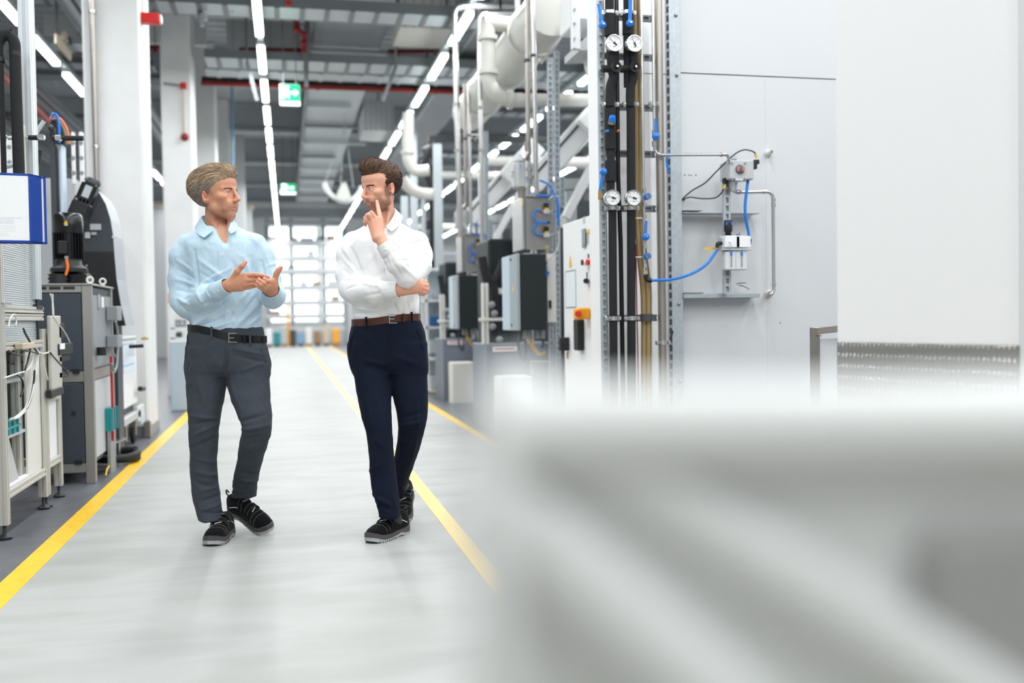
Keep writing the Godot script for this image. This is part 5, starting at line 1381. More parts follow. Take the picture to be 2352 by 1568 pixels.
	for q in [[Vector3(2.195, 1.748, -7.9), Vector3(2.194, 1.642, -7.9), Vector3(2.163, 1.57, -7.9), Vector3(2.111, 1.517, -7.9), Vector3(2.067, 1.51, -7.9)], [Vector3(2.118, 2.004, -7.9), Vector3(2.155, 2.033, -7.9), Vector3(2.184, 2.005, -7.9)]]:
		part(b, "grey_hose", MB.new().tube(smooth(q, 6), 0.007, 8), M.light_grey)
	part(b, "tee", MB.new().tube([Vector3(2.114, 1.82, -7.95), Vector3(2.132, 1.821, -7.95)], 0.012, 8), M.black)
	for q in [[Vector3(1.985, 1.597, -7.98), Vector3(1.984, 1.533, -7.98), Vector3(1.994, 1.486, -7.98), Vector3(1.992, 1.36, -7.98)], [Vector3(2.014, 1.597, -7.98), Vector3(2.017, 1.511, -7.98), Vector3(1.998, 1.461, -7.98)]]:
		part(b, "drain_pipe", MB.new().tube(smooth(q, 4), 0.016, 12), M.steel_bright)
	for q in [[Vector3(1.984, 1.554, -7.98), Vector3(1.984, 1.529, -7.98)], [Vector3(2.018, 1.558, -7.98), Vector3(2.017, 1.533, -7.98)], [Vector3(2.035, 1.461, -7.98), Vector3(2.191, 1.457, -7.98)], [Vector3(2.068, 1.461, -7.98), Vector3(2.087, 1.461, -7.98)], [Vector3(2.118, 1.597, -7.98), Vector3(2.12, 1.482, -7.98)]]:
		part(b, "fitting", MB.new().tube(q, 0.021, 10), M.steel)
	part(b, "brass_valve", MB.new().lathe(Vector3(2.022, 1.342, -7.98), Vector3.BACK, [[0, 0.05], [0.02, 0.05], [0.03, 0.03], [0.03, -0.02], [0, -0.02]], 14), M.brass)
	part(b, "blue_lever", MB.new().beam(Vector3(1.969, 1.337, -7.93), Vector3(1.939, 1.33, -7.93), 0.016, 0.016).beam(Vector3(1.943, 1.33, -7.93), Vector3(1.941, 1.202, -7.93), 0.016, 0.01), M.blue)
	part(b, "spout", MB.new().tube(smooth([Vector3(2.028, 1.324, -7.96), Vector3(2.042, 1.306, -7.96), Vector3(2.023, 1.259, -7.96)], 4), 0.012, 10), M.chrome)
	part(b, "blue_lever", MB.new().beam(Vector3(2.073, 1.415, -7.93), Vector3(2.117, 1.404, -7.93), 0.02, 0.014).beam(Vector3(2.088, 1.422, -7.93), Vector3(2.102, 1.379, -7.93), 0.02, 0.02), M.blue)
	made.append([b, "farther stainless steel valve box with looping blue hoses on its face"])
	# black terminal cabinet with grey door
	var d := thing("terminal_cabinet", "nearer black terminal cabinet with a grey door hanging below the valve box", "cabinet", Vector3(1.997, 0.928, -8.1))
	var d0 := Vector3(1.852, 0.94, -7.85)
	var d1 := Vector3(2.069, 1.556, -7.85)
	part(d, "body", MB.new().bx(Vector3(d0.x, d0.y, -7.85), Vector3(d1.x, d1.y, -8.4), 0.006), M.black_green)
	part(d, "door", MB.new().bx(Vector3(d0.x - 0.03, d0.y - 0.004, -7.84), Vector3(d0.x - 0.003, d1.y + 0.004, -8.11), 0.005), M.door_grey)
	part(d, "door", MB.new().bx(Vector3(d0.x - 0.03, d0.y - 0.004, -8.115), Vector3(d0.x - 0.003, d1.y + 0.004, -8.41), 0.005), M.pale_blue)
	for q in [Vector3(1.855, 1.521, -8.142), Vector3(1.855, 0.978, -8.146)]:
		part(d, "lock", MB.new().cyl(Vector3(d0.x - 0.036, q.y, -8.05), Vector3(d0.x - 0.03, q.y, -8.05), 0.012, 10), M.black)
	part(d, "warning_triangle", MB.new().prism([[0, 0], [0.06, 0], [0.03, 0.06]], Vector3(d0.x - 0.031, 1.262, -8.02), Vector3(0, 0, 1), Vector3.UP, -0.002), M.yellow)
	part(d, "back_rail", MB.new().bx(Vector3(2.103, 1.563, -7.95), Vector3(2.179, 0.998, -8.1), 0.003), M.cream)
	part(d, "back_lock", MB.new().bx(Vector3(2.114, 1.179, -7.93), Vector3(2.133, 1.114, -7.95)), M.black)
	for q in [Vector3(1.912, 0.938, -7.95), Vector3(1.946, 0.938, -7.95), Vector3(2.016, 0.937, -7.95), Vector3(2.056, 0.936, -7.95)]:
		part(d, "cable_gland", MB.new().cyl(q, q + Vector3(0, -0.07, 0), 0.022, 12), M.mid_grey)
	for q in [[Vector3(1.949, 0.931, -7.95), Vector3(1.944, 0.859, -7.95), Vector3(1.973, 0.787, -7.95), Vector3(2.024, 0.732, -7.95), Vector3(2.083, 0.756, -7.95)], [Vector3(1.96, 0.923, -7.95), Vector3(1.966, 0.841, -7.95), Vector3(2.002, 0.765, -7.95), Vector3(2.031, 0.742, -7.95)]]:
		part(d, "yellow_cable", MB.new().tube(smooth(q, 5), 0.009, 8), M.tan_yellow)
	for q in [[Vector3(1.861, 0.932, -7.95), Vector3(1.852, 0.825, -7.95), Vector3(1.862, 0.736, -7.95), Vector3(1.89, 0.688, -7.95), Vector3(1.92, 0.709, -7.95)], [Vector3(2.055, 0.875, -7.95), Vector3(2.062, 0.821, -7.95), Vector3(2.047, 0.785, -7.95)], [Vector3(1.908, 0.867, -7.95), Vector3(1.914, 0.788, -7.95), Vector3(1.897, 0.681, -7.95)]]:
		part(d, "grey_cable", MB.new().tube(smooth(q, 5), 0.011, 8), M.charcoal)
	part(d, "hanger", MB.new().bx(Vector3(2.158, 1.589, -8.35), Vector3(2.21, 1.677, -8.38)), M.galv)
	made.append([d, "farther black terminal cabinet with a grey door hanging below the valve box"])
	# machine base
	var m := thing("machine_plinth", "grey blue machine base with a white label under the nearer terminal cabinet", "machine", Vector3(2.062, 0, -8.9))
	part(m, "body", MB.new().bx(Vector3(1.776, 0.804, -8.9), Vector3(2.367, 0, -8.9) + Vector3(0.1, 0, -0.7), 0.01), M.base_grey)
	part(m, "ledge", MB.new().bx(Vector3(2.124, 0.649, -8.6), Vector3(2.304, 0.128, -8.7), 0.01), M.mid_grey)
	part(m, "name_label", MB.new().bx(Vector3(1.832, 0.776, -8.88), Vector3(2.053, 0.731, -8.89)), M.paper)
	part(m, "label_print", MB.new().bx(Vector3(1.851, 0.764, -8.875), Vector3(2.031, 0.752, -8.88)), M.red_faded)
	part(m, "white_step", MB.new().bx(Vector3(1.823, 0.52, -8.5), Vector3(2.098, 0, -8.5) + Vector3(0, 0, -0.3), 0.01), M.cream)
	part(m, "rear_body", MB.new().bx(Vector3(1.888, 1.795, -9.3), Vector3(2.219, 0.75, -9.9), 0.02), M.black_green)
	part(m, "rear_tower", MB.new().bx(Vector3(2.102, 1.985, -9.2), Vector3(2.162, 0.766, -9.3)), M.black)
	for q in [[Vector3(1.794, 1.528, -9.1), Vector3(1.842, 1.427, -9.1), Vector3(1.9, 1.386, -9.1), Vector3(1.959, 1.487, -9.1), Vector3(1.985, 1.568, -9.1)], [Vector3(1.787, 1.609, -9.1), Vector3(1.825, 1.407, -9.1), Vector3(1.894, 1.325, -9.1), Vector3(1.901, 0.919, -9.1)]]:
		part(m, "black_hose", MB.new().tube(smooth(q, 6), 0.04, 10), M.rubber)
	part(m, "gauge_block", MB.new().bx(Vector3(1.919, 1.317, -9.1), Vector3(1.99, 1.262, -9.2), 0.004), M.cream)
	for q in [[Vector3(1.76, 1.363, -9), Vector3(1.785, 0.801, -9.05)], [Vector3(1.797, 1.363, -9), Vector3(1.822, 0.8, -9.05)], [Vector3(1.722, 1.043, -8.98), Vector3(1.951, 1.012, -9)]]:
		part(m, "pale_tube", MB.new().bx(q[0], q[1], 0.005), M.cream)
	for q in [Vector3(1.847, 1.162, -8.98), Vector3(1.87, 1.081, -8.98), Vector3(1.852, 0.961, -8.98), Vector3(1.915, 0.84, -8.98)]:
		part(m, "fitting", MB.new().ball(q, 0.035, 8), M.mid_grey)
	# copies of the whole station, 3.3 m further on
	for s in made:
		copy_of(s[0], s[0].position + Vector3(0.10, -0.02, -3.5), s[1])
	copy_of(m, m.position + Vector3(0.14, -0.02, -3.5), "grey blue machine base under the farther terminal cabinet")

func flange(b: MB, p: Vector3, ax: Vector3, r: float) -> MB:
	return b.lathe(p - ax.normalized() * 0.02, ax, [[r, 0], [r + 0.025, 0], [r + 0.025, 0.04], [r, 0.04]], 24)

func right_machines() -> void:
	# white ventilation pipework
	var o := thing("ventilation_duct", "fat cream duct running along the hall above the stations", "duct", Vector3(2.074, 3.363, -9.5))
	var a := Vector3(2.19, 3.586, -8)
	var b := Vector3(2.408, 3.73, -13)
	part(o, "duct_pipe", MB.new().tube([a, b], 0.22, 28), M.duct)
	var ax := b - a
	for t in [0.15, 0.42, 0.75]:
		part(o, "flange", flange(MB.new(), a + ax * t, ax, 0.22), M.duct)
	part(o, "hanger", MB.new().beam(a + ax * 0.3, a + ax * 0.3 + Vector3(0, 2.4, 0), 0.04, 0.04), M.galv)
	part(o, "hanger", MB.new().beam(a + ax * 0.8, a + ax * 0.8 + Vector3(0, 2.4, 0), 0.04, 0.04), M.galv)
	var d := thing("branch_duct", "cream branch pipe dropping and bending into a level run", "duct", Vector3(2.376, 3.056, -9))
	part(d, "riser", MB.new().tube(smooth([Vector3(1.851, 3.732, -9), Vector3(1.852, 3.594, -9), Vector3(1.853, 3.396, -9), Vector3(1.851, 3.277, -9), Vector3(1.866, 3.178, -9), Vector3(1.922, 3.092, -9), Vector3(2.024, 3.048, -9), Vector3(2.168, 3.049, -9)], 4), 0.068, 20), M.duct)
	part(d, "level_run", MB.new().tube([Vector3(2.147, 3.048, -9), Vector3(3.36, 3.088, -9)], 0.06, 20), M.duct)
	part(d, "cross_pipe", MB.new().tube([Vector3(1.818, 3.742, -9), Vector3(2.199, 3.737, -9)], 0.07, 20), M.duct)
	for q in [[Vector3(1.853, 3.602, -9), Vector3.UP], [Vector3(1.852, 3.292, -9), Vector3.UP], [Vector3(2.053, 3.049, -9), Vector3.RIGHT]]:
		part(d, "flange", flange(MB.new(), q[0], q[1], 0.066), M.duct)
	var e := thing("far_elbow_duct", "cream elbow duct glowing behind the dark-haired man's head", "duct", Vector3(1.911, 3.217, -15))
	part(e, "elbow", MB.new().tube(smooth([Vector3(1.848, 4.128, -15), Vector3(1.831, 3.541, -15), Vector3(1.855, 3.379, -15), Vector3(1.945, 3.27, -15), Vector3(2.143, 3.28, -15)], 6), 0.085, 18), M.duct)
	part(e, "flange", flange(MB.new(), Vector3(1.831, 3.541, -15), Vector3.UP, 0.085), M.duct)
	part(e, "lower_bow", MB.new().tube(smooth([Vector3(1.804, 3.219, -15.5), Vector3(1.903, 3.085, -15.5), Vector3(2.072, 2.993, -15.5), Vector3(2.311, 2.982, -15.5)], 5), 0.09, 16), M.duct)
	part(e, "stand", MB.new().beam(Vector3(2.119, 0, -15.5), Vector3(2.119, 2.98, -15.5), 0.06, 0.06), M.galv)
	# extractor box with riveted flange
	var x := thing("extractor_box", "white extractor box with a bolted flange hanging beside the pipe rack", "extractor", Vector3(2.306, 3.078, -7.4))
	part(x, "body", MB.new().bx(Vector3(2.199, 3.571, -7.3), Vector3(2.617, 3.294, -7.8), 0.008), M.panel_white)
	part(x, "flange_plate", MB.new().bx(Vector3(2.14, 3.551, -7.25), Vector3(2.206, 3.057, -7.3), 0.004), M.white)
	part(x, "hopper", MB.new().prism([[2.206, 3.057], [2.207, 3.113], [2.304, 3.2], [2.45, 3.223], [2.448, 3.075]], Vector3(0, 0, -7.7), Vector3.RIGHT, Vector3.UP, 0.42), M.light_grey)
	for q in [Vector3(2.159, 3.356, -7.245), Vector3(2.158, 3.249, -7.245), Vector3(2.156, 3.138, -7.245), Vector3(2.155, 3.06, -7.245)]:
		part(x, "bolt", MB.new().lathe(q, Vector3.BACK, [[0, 0.012], [0.008, 0.01], [0.011, 0]], 10), M.light_grey)
	part(x, "elbow", MB.new().tube(smooth([Vector3(2.416, 3.143, -7.5), Vector3(2.415, 3.082, -7.5), Vector3(2.428, 2.991, -7.5), Vector3(2.477, 2.908, -7.5), Vector3(2.584, 2.861, -7.5)], 5), 0.11, 20), M.duct)
	part(x, "hanger", MB.new().beam(Vector3(2.326, 3.61, -7.5), Vector3(2.326, 3.61, -7.5) + Vector3(0, 3.0, 0), 0.05, 0.05), M.galv)
	# stainless lines across to the drop pipes
	for i in 2:
		var s := thing("stainless_line", ["upper polished steel line that drops at its corner above the farther valve box", "lower polished steel line that drops at its corner above the farther valve box"][i], "pipe", Vector3(1.859, 1.864, -10.9))
		if i == 0:
			part(s, "pipe", MB.new().tube(bend([Vector3(1.899, 1.937, -10.9), Vector3(1.882, 3.303, -10.9), Vector3(1.873, 4.475, -10.9), Vector3(3.767, 4.577, -10.9)], 0.12, 7), 0.03, 14), M.steel_bright)
			for q in [Vector3(1.879, 3.398, -10.9), Vector3(1.881, 2.896, -10.9)]:
				part(s, "clip", MB.new().tube([q + Vector3(0, -0.015, 0), q + Vector3(0, 0.015, 0)], 0.04, 12), M.steel)
		else:
			part(s, "pipe", MB.new().tube(bend([Vector3(2.084, 1.842, -10.6), Vector3(2.088, 3.249, -10.6), Vector3(2.086, 4.307, -10.6), Vector3(3.662, 4.398, -10.6)], 0.1, 7), 0.024, 14), M.steel_bright)
			for q in [Vector3(2.084, 3.305, -10.6), Vector3(2.091, 2.851, -10.6)]:
				part(s, "clip", MB.new().tube([q + Vector3(0, -0.015, 0), q + Vector3(0, 0.015, 0)], 0.034, 12), M.steel)
		part(s, "hanger", MB.new().beam(Vector3(2.37, 4.443, -10.8), Vector3(2.37, 4.443, -10.8) + Vector3(0, 2.0, 0), 0.02, 0.02), M.galv)
	# white raking arms of the loading frames
	var k := 0
	for z in [9.0, 12.4]:
		var f := thing("loading_frame", ["white raking loader frame leaning up behind the pipe rack", "white raking loader frame leaning up behind the nearer valve box"][k], "machine frame", Vector3(3.0, 0, -z))
		var sh := Vector3(0, 0, -(z - 9.0))
		var arm := MB.new().beam(Vector3(2.248, 2.268, -9) + sh, Vector3(3.013, 3.097, -9) + sh, 0.12, 0.2, Vector3.UP, 0.01)
		part(f, "raking_beam", arm, M.panel_white)
		part(f, "beam_lining", MB.new().beam(Vector3(2.21, 2.293, -8.98) + sh, Vector3(2.704, 2.84, -8.98) + sh, 0.1, 0.02, Vector3.UP), M.charcoal)
		part(f, "head_plate", MB.new().beam(Vector3(2.742, 2.765, -8.9) + sh, Vector3(3.152, 3.222, -8.9) + sh, 0.14, 0.24, Vector3.UP, 0.01), M.panel_white)
		part(f, "strut", MB.new().beam(Vector3(2.571, 1.968, -9) + sh, Vector3(3.052, 2.833, -9) + sh, 0.06, 0.07), M.panel_white)
		part(f, "strut", MB.new().beam(Vector3(2.562, 1.905, -9.2) + sh, Vector3(3.076, 2.829, -9.2) + sh, 0.05, 0.06), M.cream)
		part(f, "strut", MB.new().beam(Vector3(2.62, 2.501, -9.3) + sh, Vector3(3.202, 3.105, -9.3) + sh, 0.06, 0.06), M.cream)
		part(f, "cross_tube", MB.new().beam(Vector3(2.601, 2.326, -9.4) + sh, Vector3(3.591, 2.383, -9.4) + sh, 0.1, 0.1), M.light_grey)
		part(f, "leg", MB.new().beam(Vector3(2.701, 0, -9.3) + sh, Vector3(2.704, 2.251, -9.3) + sh, 0.1, 0.1), M.light_grey)
		part(f, "leg", MB.new().beam(Vector3(3.098, 0, -9.3) + sh, Vector3(3.111, 3.018, -9.3) + sh, 0.1, 0.1), M.light_grey)
		part(f, "cabin_wall", MB.new().bx(Vector3(2.896, 0, -10.4) + sh, Vector3(4.084, 2.297, -10.7) + sh), M.charcoal)
		k += 1
	# rack of clear bins at the lane's edge
	var r := thing("bin_rack", "pale open rack with see-through bins beside the dark-haired man's hip", "rack", Vector3(2.065, 0, -13.556))
	var g0 := Vector3(1.883, 0, -13.636)
	var g1 := Vector3(2.274, 0, -13.465)
	for q in [[g0.x, g0.z], [g1.x, g0.z], [g0.x, g0.z - 0.4], [g1.x, g0.z - 0.4]]:
		part(r, "post", MB.new().bx(Vector3(q[0] - 0.02, 0, q[1] + 0.02), Vector3(q[0] + 0.02, 1.732, q[1] - 0.02)), M.white)
	for y in [0.03, 0.481, 0.916, 1.286, 1.72]:
		part(r, "shelf", MB.new().bx(Vector3(g0.x - 0.02, y - 0.015, g0.z + 0.02), Vector3(g1.x + 0.02, y + 0.015, g0.z - 0.42)), M.white)
	part(r, "back_sheet", MB.new().bx(Vector3(g0.x, 0.03, g0.z - 0.41), Vector3(g1.x, 1.72, g0.z - 0.42)), M.pale_grey_blue)
	part(r, "base_skid", MB.new().bx(Vector3(g0.x - 0.06, 0, g0.z + 0.05), Vector3(g1.x + 0.06, 0.03, g0.z - 0.45)), M.tan)
	for q in [[0.561, "acrylic", 0.18, "upper"], [0.05, "acrylic", 0.2, "bottom"], [0.937, "bin_blue", 0.13, "blue"]]:
		var n := thing("clear_bin", {"upper": "see-through bin on the middle shelf of the pale rack", "bottom": "see-through bin on the bottom shelf of the pale rack", "blue": "smoky blue bin on the upper shelf of the pale rack"}[q[3]], "bin", Vector3((g0.x + g1.x) / 2, q[0], g0.z - 0.2))
		var bb := MB.new()
		var xa: float = g0.x + 0.05
		var xb: float = g1.x - 0.05
		bb.bx(Vector3(xa, q[0], g0.z - 0.02), Vector3(xb, q[0] + 0.008, g0.z - 0.36))
		bb.bx(Vector3(xa, q[0], g0.z - 0.02), Vector3(xb, q[0] + q[2], g0.z - 0.026))
		bb.bx(Vector3(xa, q[0], g0.z - 0.354), Vector3(xb, q[0] + q[2], g0.z - 0.36))
		bb.bx(Vector3(xa, q[0], g0.z - 0.02), Vector3(xa + 0.006, q[0] + q[2], g0.z - 0.36))
		bb.bx(Vector3(xb - 0.006, q[0], g0.z - 0.02), Vector3(xb, q[0] + q[2], g0.z - 0.36))
		part(n, "body", bb, M[q[1]])
		part(n, "contents", MB.new().bx(Vector3(xa + 0.05, q[0] + 0.01, g0.z - 0.1), Vector3(xb - 0.06, q[0] + 0.07, g0.z - 0.3), 0.01), M.light_grey if q[3] != "blue" else M.blue_deep)
	var nth := 0
	for q in [Vector3(2, 1.287, -13.5), Vector3(2.06, 1.286, -13.5), Vector3(2.12, 1.285, -13.5), Vector3(2.18, 1.285, -13.5)]:
		nth += 1
		one("small_part", ["first", "second", "third", "fourth"][nth - 1] + " small grey part from the left on the pale rack's upper shelf", "part", MB.new().lathe(Vector3(q.x, 1.301, g0.z - 0.15), Vector3.UP, [[0, 0], [0.03, 0], [0.03, 0.04], [0.015, 0.05], [0.015, 0.09], [0, 0.09]], 12), M.mid_grey, "small parts on the pale rack")
	# dark lattice mast and posts further back
	var t := thing("hose_mast", "black hose mast rising behind the dark-haired man's shoulder", "mast", Vector3(2.296, 0, -16))
	part(t, "mast", MB.new().beam(Vector3(2.334, 0, -16), Vector3(2.329, 3.89, -16), 0.1, 0.1), M.black)
	part(t, "boom", MB.new().beam(Vector3(2.294, 3.924, -16), Vector3(4.588, 3.98, -16), 0.12, 0.1), M.black)
	for q in [Vector3(2.277, 3.733, -15.9), Vector3(2.238, 3.524, -15.9), Vector3(2.304, 3.282, -15.9), Vector3(2.315, 3.073, -15.9), Vector3(2.257, 2.551, -15.9), Vector3(2.359, 2.377, -15.9)]:
		part(t, "hose_block", MB.new().box(q, Vector3(0.2, 0.14, 0.12), Basis(Vector3.BACK, 0.4), 0.02), M.charcoal)
	part(t, "black_hose", MB.new().tube(smooth([Vector3(2.369, 3.822, -15.8), Vector3(2.262, 3.681, -15.8), Vector3(2.189, 3.473, -15.8), Vector3(2.255, 3.267, -15.8), Vector3(2.318, 2.853, -15.8), Vector3(2.281, 1.953, -15.8)], 5), 0.05, 8), M.rubber)
	for q in [[Vector3(2.289, 3.682, -15), "pale post standing between the hose mast and the farther strut post"], [Vector3(2.129, 3.256, -18), "slim pale post right behind the dark-haired man's ear"], [Vector3(2.382, 5.353, -18.6), "tall grey post beyond the elbow duct"]]:
		var v: Vector3 = q[0]
		one("steel_post", q[1], "post", MB.new().bx(Vector3(v.x - 0.06, 0, v.z), Vector3(v.x + 0.06, v.y, v.z - 0.12)), M.galv)
	# further machine bodies closing the view on the right
	var lab := ["pale machine housing behind the farther terminal cabinet", "grey machine housing far behind the bin rack", "white cabinet row at the far right of the aisle"]
	var mats := ["panel_grey", "mid_grey", "panel_white"]
	var spots := [[2.553, 14.6, 1.9], [2.461, 19.0, 2.3], [2.553, 27.0, 2.0]]
	for i in 3:
		var h: Array = spots[i]
		var n := thing("machining_centre", lab[i], "machine", Vector3(h[0] + 1.0, 0, -h[1] - 1.0))
		part(n, "housing", MB.new().bx(Vector3(h[0], 0.15, -h[1]), Vector3(h[0] + 2.4, h[2], -h[1] - 2.6), 0.03), M[mats[i]])
		part(n, "plinth", MB.new().bx(Vector3(h[0] + 0.05, 0, -h[1] - 0.05), Vector3(h[0] + 2.4, 0.15, -h[1] - 2.6)), M.charcoal)
		part(n, "window", MB.new().bx(Vector3(h[0] + 0.2, h[2] * 0.45, -h[1] + 0.01), Vector3(h[0] + 1.0, h[2] * 0.85, -h[1] - 0.01)), M.black_gloss)
		part(n, "door", MB.new().bx(Vector3(h[0] - 0.015, 0.3, -h[1] - 0.3), Vector3(h[0] + 0.01, h[2] - 0.2, -h[1] - 1.3), 0.01), M[mats[(i + 1) % 3]])
		part(n, "top_pipe", MB.new().tube([Vector3(h[0] + 0.5, h[2], -h[1] - 0.8), Vector3(h[0] + 0.5, h[2] + 1.6, -h[1] - 0.8), Vector3(h[0] + 2.4, h[2] + 1.6, -h[1] - 0.8)], 0.09, 12), M.duct)

# perforated cable tray across the hall: sides, ribbed bottom, hangers up to the roof
func tray(label: String, xa: float, xb: float, y: float, d: float, w: float, h: float, side: String, base: String, hang := true) -> Node3D:
	var o := thing("cable_tray", label, "cable tray", Vector3((xa + xb) / 2, y, -d - w / 2))
	for z in [-d, -d - w]:
		part(o, "side_rail", MB.new().bx(Vector3(xa, y, z + 0.006), Vector3(xb, y + h, z - 0.006)), M[side])
	part(o, "floor_sheet", MB.new().bx(Vector3(xa, y + 0.004, -d - 0.006), Vector3(xb, y + 0.012, -d - w + 0.006)), M[base])
	var x := xa + 0.15
	var b := MB.new()
	while x < xb:
		b.bx(Vector3(x, y - 0.012, -d), Vector3(x + 0.06, y + 0.006, -d - w))
		x += 0.3
	var ri := part(o, "ribs", b, M[side])
	ri.set_meta("kind", "stuff")
	if hang:
		for t in [0.12, 0.5, 0.88]:
			var xx := lerpf(xa, xb, t)
			part(o, "hanger", MB.new().bx(Vector3(xx, y, -d - w * 0.5), Vector3(xx + 0.04, 6.25, -d - w * 0.5 - 0.04)), M.galv_dark)
	return o

func overhead() -> void:
	# steel roof beams at the column lines
	for i in 7:
		var d := 9.95 + 4.9 * i
		var b := MB.new().bx(Vector3(-8, 5.55, -d), Vector3(12, 5.62, -d - 0.3)).bx(Vector3(-8, 5.6, -d - 0.13), Vector3(12, 6.2, -d - 0.17)).bx(Vector3(-8, 6.17, -d), Vector3(12, 6.25, -d - 0.3))
		var bm := struct("beam_%d" % (i + 1), b, M.beam_grey)
		bm.set_meta("label", "pale steel roof beam across the hall, %s from the near column" % ["first", "second", "third", "fourth", "fifth", "sixth", "seventh"][i])
	var xl := -1.416
	var xr := 5.5
	tray("nearest dark perforated cable tray crossing above the aisle", xl, xr, 4.787, 12.3, 0.5, 0.13, "galv_dark", "galv")
	tray("second cable tray crossing above the aisle before the exit sign", -1.037, xr, 4.713, 14.5, 0.6, 0.12, "galv_dark", "galv")
	tray("bright cable tray just behind the second one above the aisle", -1.094, xr, 4.738, 15.3, 0.45, 0.08, "galv", "galv")
	one("black_pipe", "long black pipe crossing the aisle directly above the red one", "pipe", MB.new().bx(Vector3(1.8, 4.789, -16.14), Vector3(1.83, 6.25, -16.17)).tube([Vector3(-1.2, 4.789, -16.15), Vector3(6, 4.789, -16.15)], 0.045, 10), M.black)
	var rp := thing("red_pipe", "long red sprinkler pipe crossing the aisle behind the exit sign", "pipe", Vector3(0.756, 4.705, -16))
	part(rp, "pipe", MB.new().tube([Vector3(-1.2, 4.698, -16.0), Vector3(6, 4.698, -16.0)], 0.038, 10), M.red_dark)
	for q in [Vector3(-1.455, 4.648, -15.98), Vector3(0.553, 4.7, -15.98), Vector3(1.574, 4.73, -15.98), Vector3(2.412, 4.753, -15.98)]:
		part(rp, "coupling", MB.new().tube([Vector3(q.x - 0.03, 4.698, -16.0), Vector3(q.x + 0.03, 4.698, -16.0)], 0.05, 10), M.red_dark)
	for k in 3:
		var seg: Array = [[Vector3(-0.62, 5.204, -15.9), Vector3(0.361, 5.234, -15.9), "left"], [Vector3(1.658, 5.277, -15.9), Vector3(3.119, 5.341, -15.9), "right"], [Vector3(-2.971, 5.001, -15.5), Vector3(-1.668, 5.09, -15.5), "columns"]][k]
		var s := thing("sprinkler_pipe", ["short red sprinkler pipe hanging left of the middle duct", "red sprinkler pipe hanging right of the middle duct", "red sprinkler pipe passing behind the near columns"][k], "pipe", seg[0])
		part(s, "pipe", MB.new().tube([seg[0], seg[1]], 0.035, 10), M.red_dark)
		for t in [0.1, 0.9]:
			var p: Vector3 = seg[0].lerp(seg[1], t)
			part(s, "hanger", MB.new().beam(p, Vector3(p.x, 6.25, p.z), 0.015, 0.015), M.galv_dark)
			part(s, "sprinkler_head", MB.new().lathe(p, Vector3.DOWN, [[0.02, 0], [0.02, 0.06], [0.04, 0.065], [0.04, 0.075], [0, 0.075]], 10), M.red_dark)
	var rv := thing("riser_pipe", "red riser pipe stepping down beside the middle duct", "pipe", Vector3(0.241, 5.118, -14.2))
	part(rv, "pipe", MB.new().tube(bend([Vector3(0.227, 5.596, -14.2), Vector3(0.222, 5.058, -14.2), Vector3(0.328, 5.027, -14.2), Vector3(0.31, 4.75, -14.2)] , 0.08, 4), 0.035, 10), M.red_dark)
	for q in [Vector3(0.219, 5.207, -14.2), Vector3(0.222, 5.07, -14.2), Vector3(0.321, 5.002, -14.2), Vector3(0.313, 4.882, -14.2)]:
		part(rv, "joint", MB.new().ball(q, 0.055, 8), M.red_dark)
	one("red_bracket", "small red bracket box under the nearest cable tray", "bracket", MB.new().bx(Vector3(0.067, 4.862, -12.25), Vector3(0.131, 4.803, -12.3), 0.01), M.red)
	# wide flat duct along the aisle with cross ribs
	var du := thing("flat_duct", "wide flat grey duct running away above the middle of the aisle", "duct", Vector3(0.95, 5.2, -24))
	part(du, "casing", MB.new().bx(Vector3(0.46, 5.2, -13.2), Vector3(1.5, 5.5, -36), 0.02), M.galv)
	part(du, "edge_channel", MB.new().bx(Vector3(0.40, 5.1, -13.2), Vector3(0.46, 5.42, -36)), M.galv_dark)
	for i in 11:
		part(du, "cross_rib", MB.new().bx(Vector3(0.42, 5.1, -13.4 - i * 2.0), Vector3(1.3 + 0.3 * ((i * 7) % 3), 5.16, -13.55 - i * 2.0)), M.galv if i % 2 else M.galv_dark)
		part(du, "hanger", MB.new().bx(Vector3(0.42, 5.16, -13.45 - i * 2.0), Vector3(0.46, 6.25, -13.49 - i * 2.0)), M.galv_dark)
	# slanting hanger struts under the second tray
	for q in [[Vector3(-0.46, 4.624, -14.4), Vector3(-0.335, 4.11, -14.4), "left"], [Vector3(1.611, 4.684, -14.4), Vector3(1.414, 4.168, -14.4), "right"], [Vector3(0.358, 5.181, -14.4), Vector3(0.341, 4.328, -14.4), "middle"]]:
		one("hanger_strut", {"left": "slanting steel strut hanging left of the exit sign", "right": "slanting steel strut hanging right of the middle duct", "middle": "upright steel strut hanging beside the exit sign"}[q[2]], "strut", MB.new().beam(q[0] + Vector3(0, 0, 0), q[1], 0.06, 0.05).beam(q[0], Vector3(q[0].x, 6.25, q[0].z), 0.03, 0.03), M.galv_dark)
	var hb := thing("tray_bracket", "stepped galvanised bracket at the second column's top", "bracket", Vector3(-0.931, 4.603, -12.6))
	part(hb, "plate", MB.new().bx(Vector3(-0.972, 5.017, -12.6), Vector3(-0.911, 4.728, -12.7)), M.galv_dark)
	part(hb, "plate", MB.new().bx(Vector3(-0.939, 4.744, -12.55), Vector3(-0.891, 4.595, -12.6)), M.galv)
	part(hb, "junction_box", MB.new().bx(Vector3(-0.894, 4.757, -12.55), Vector3(-0.858, 4.674, -12.65), 0.006), M.light_grey)
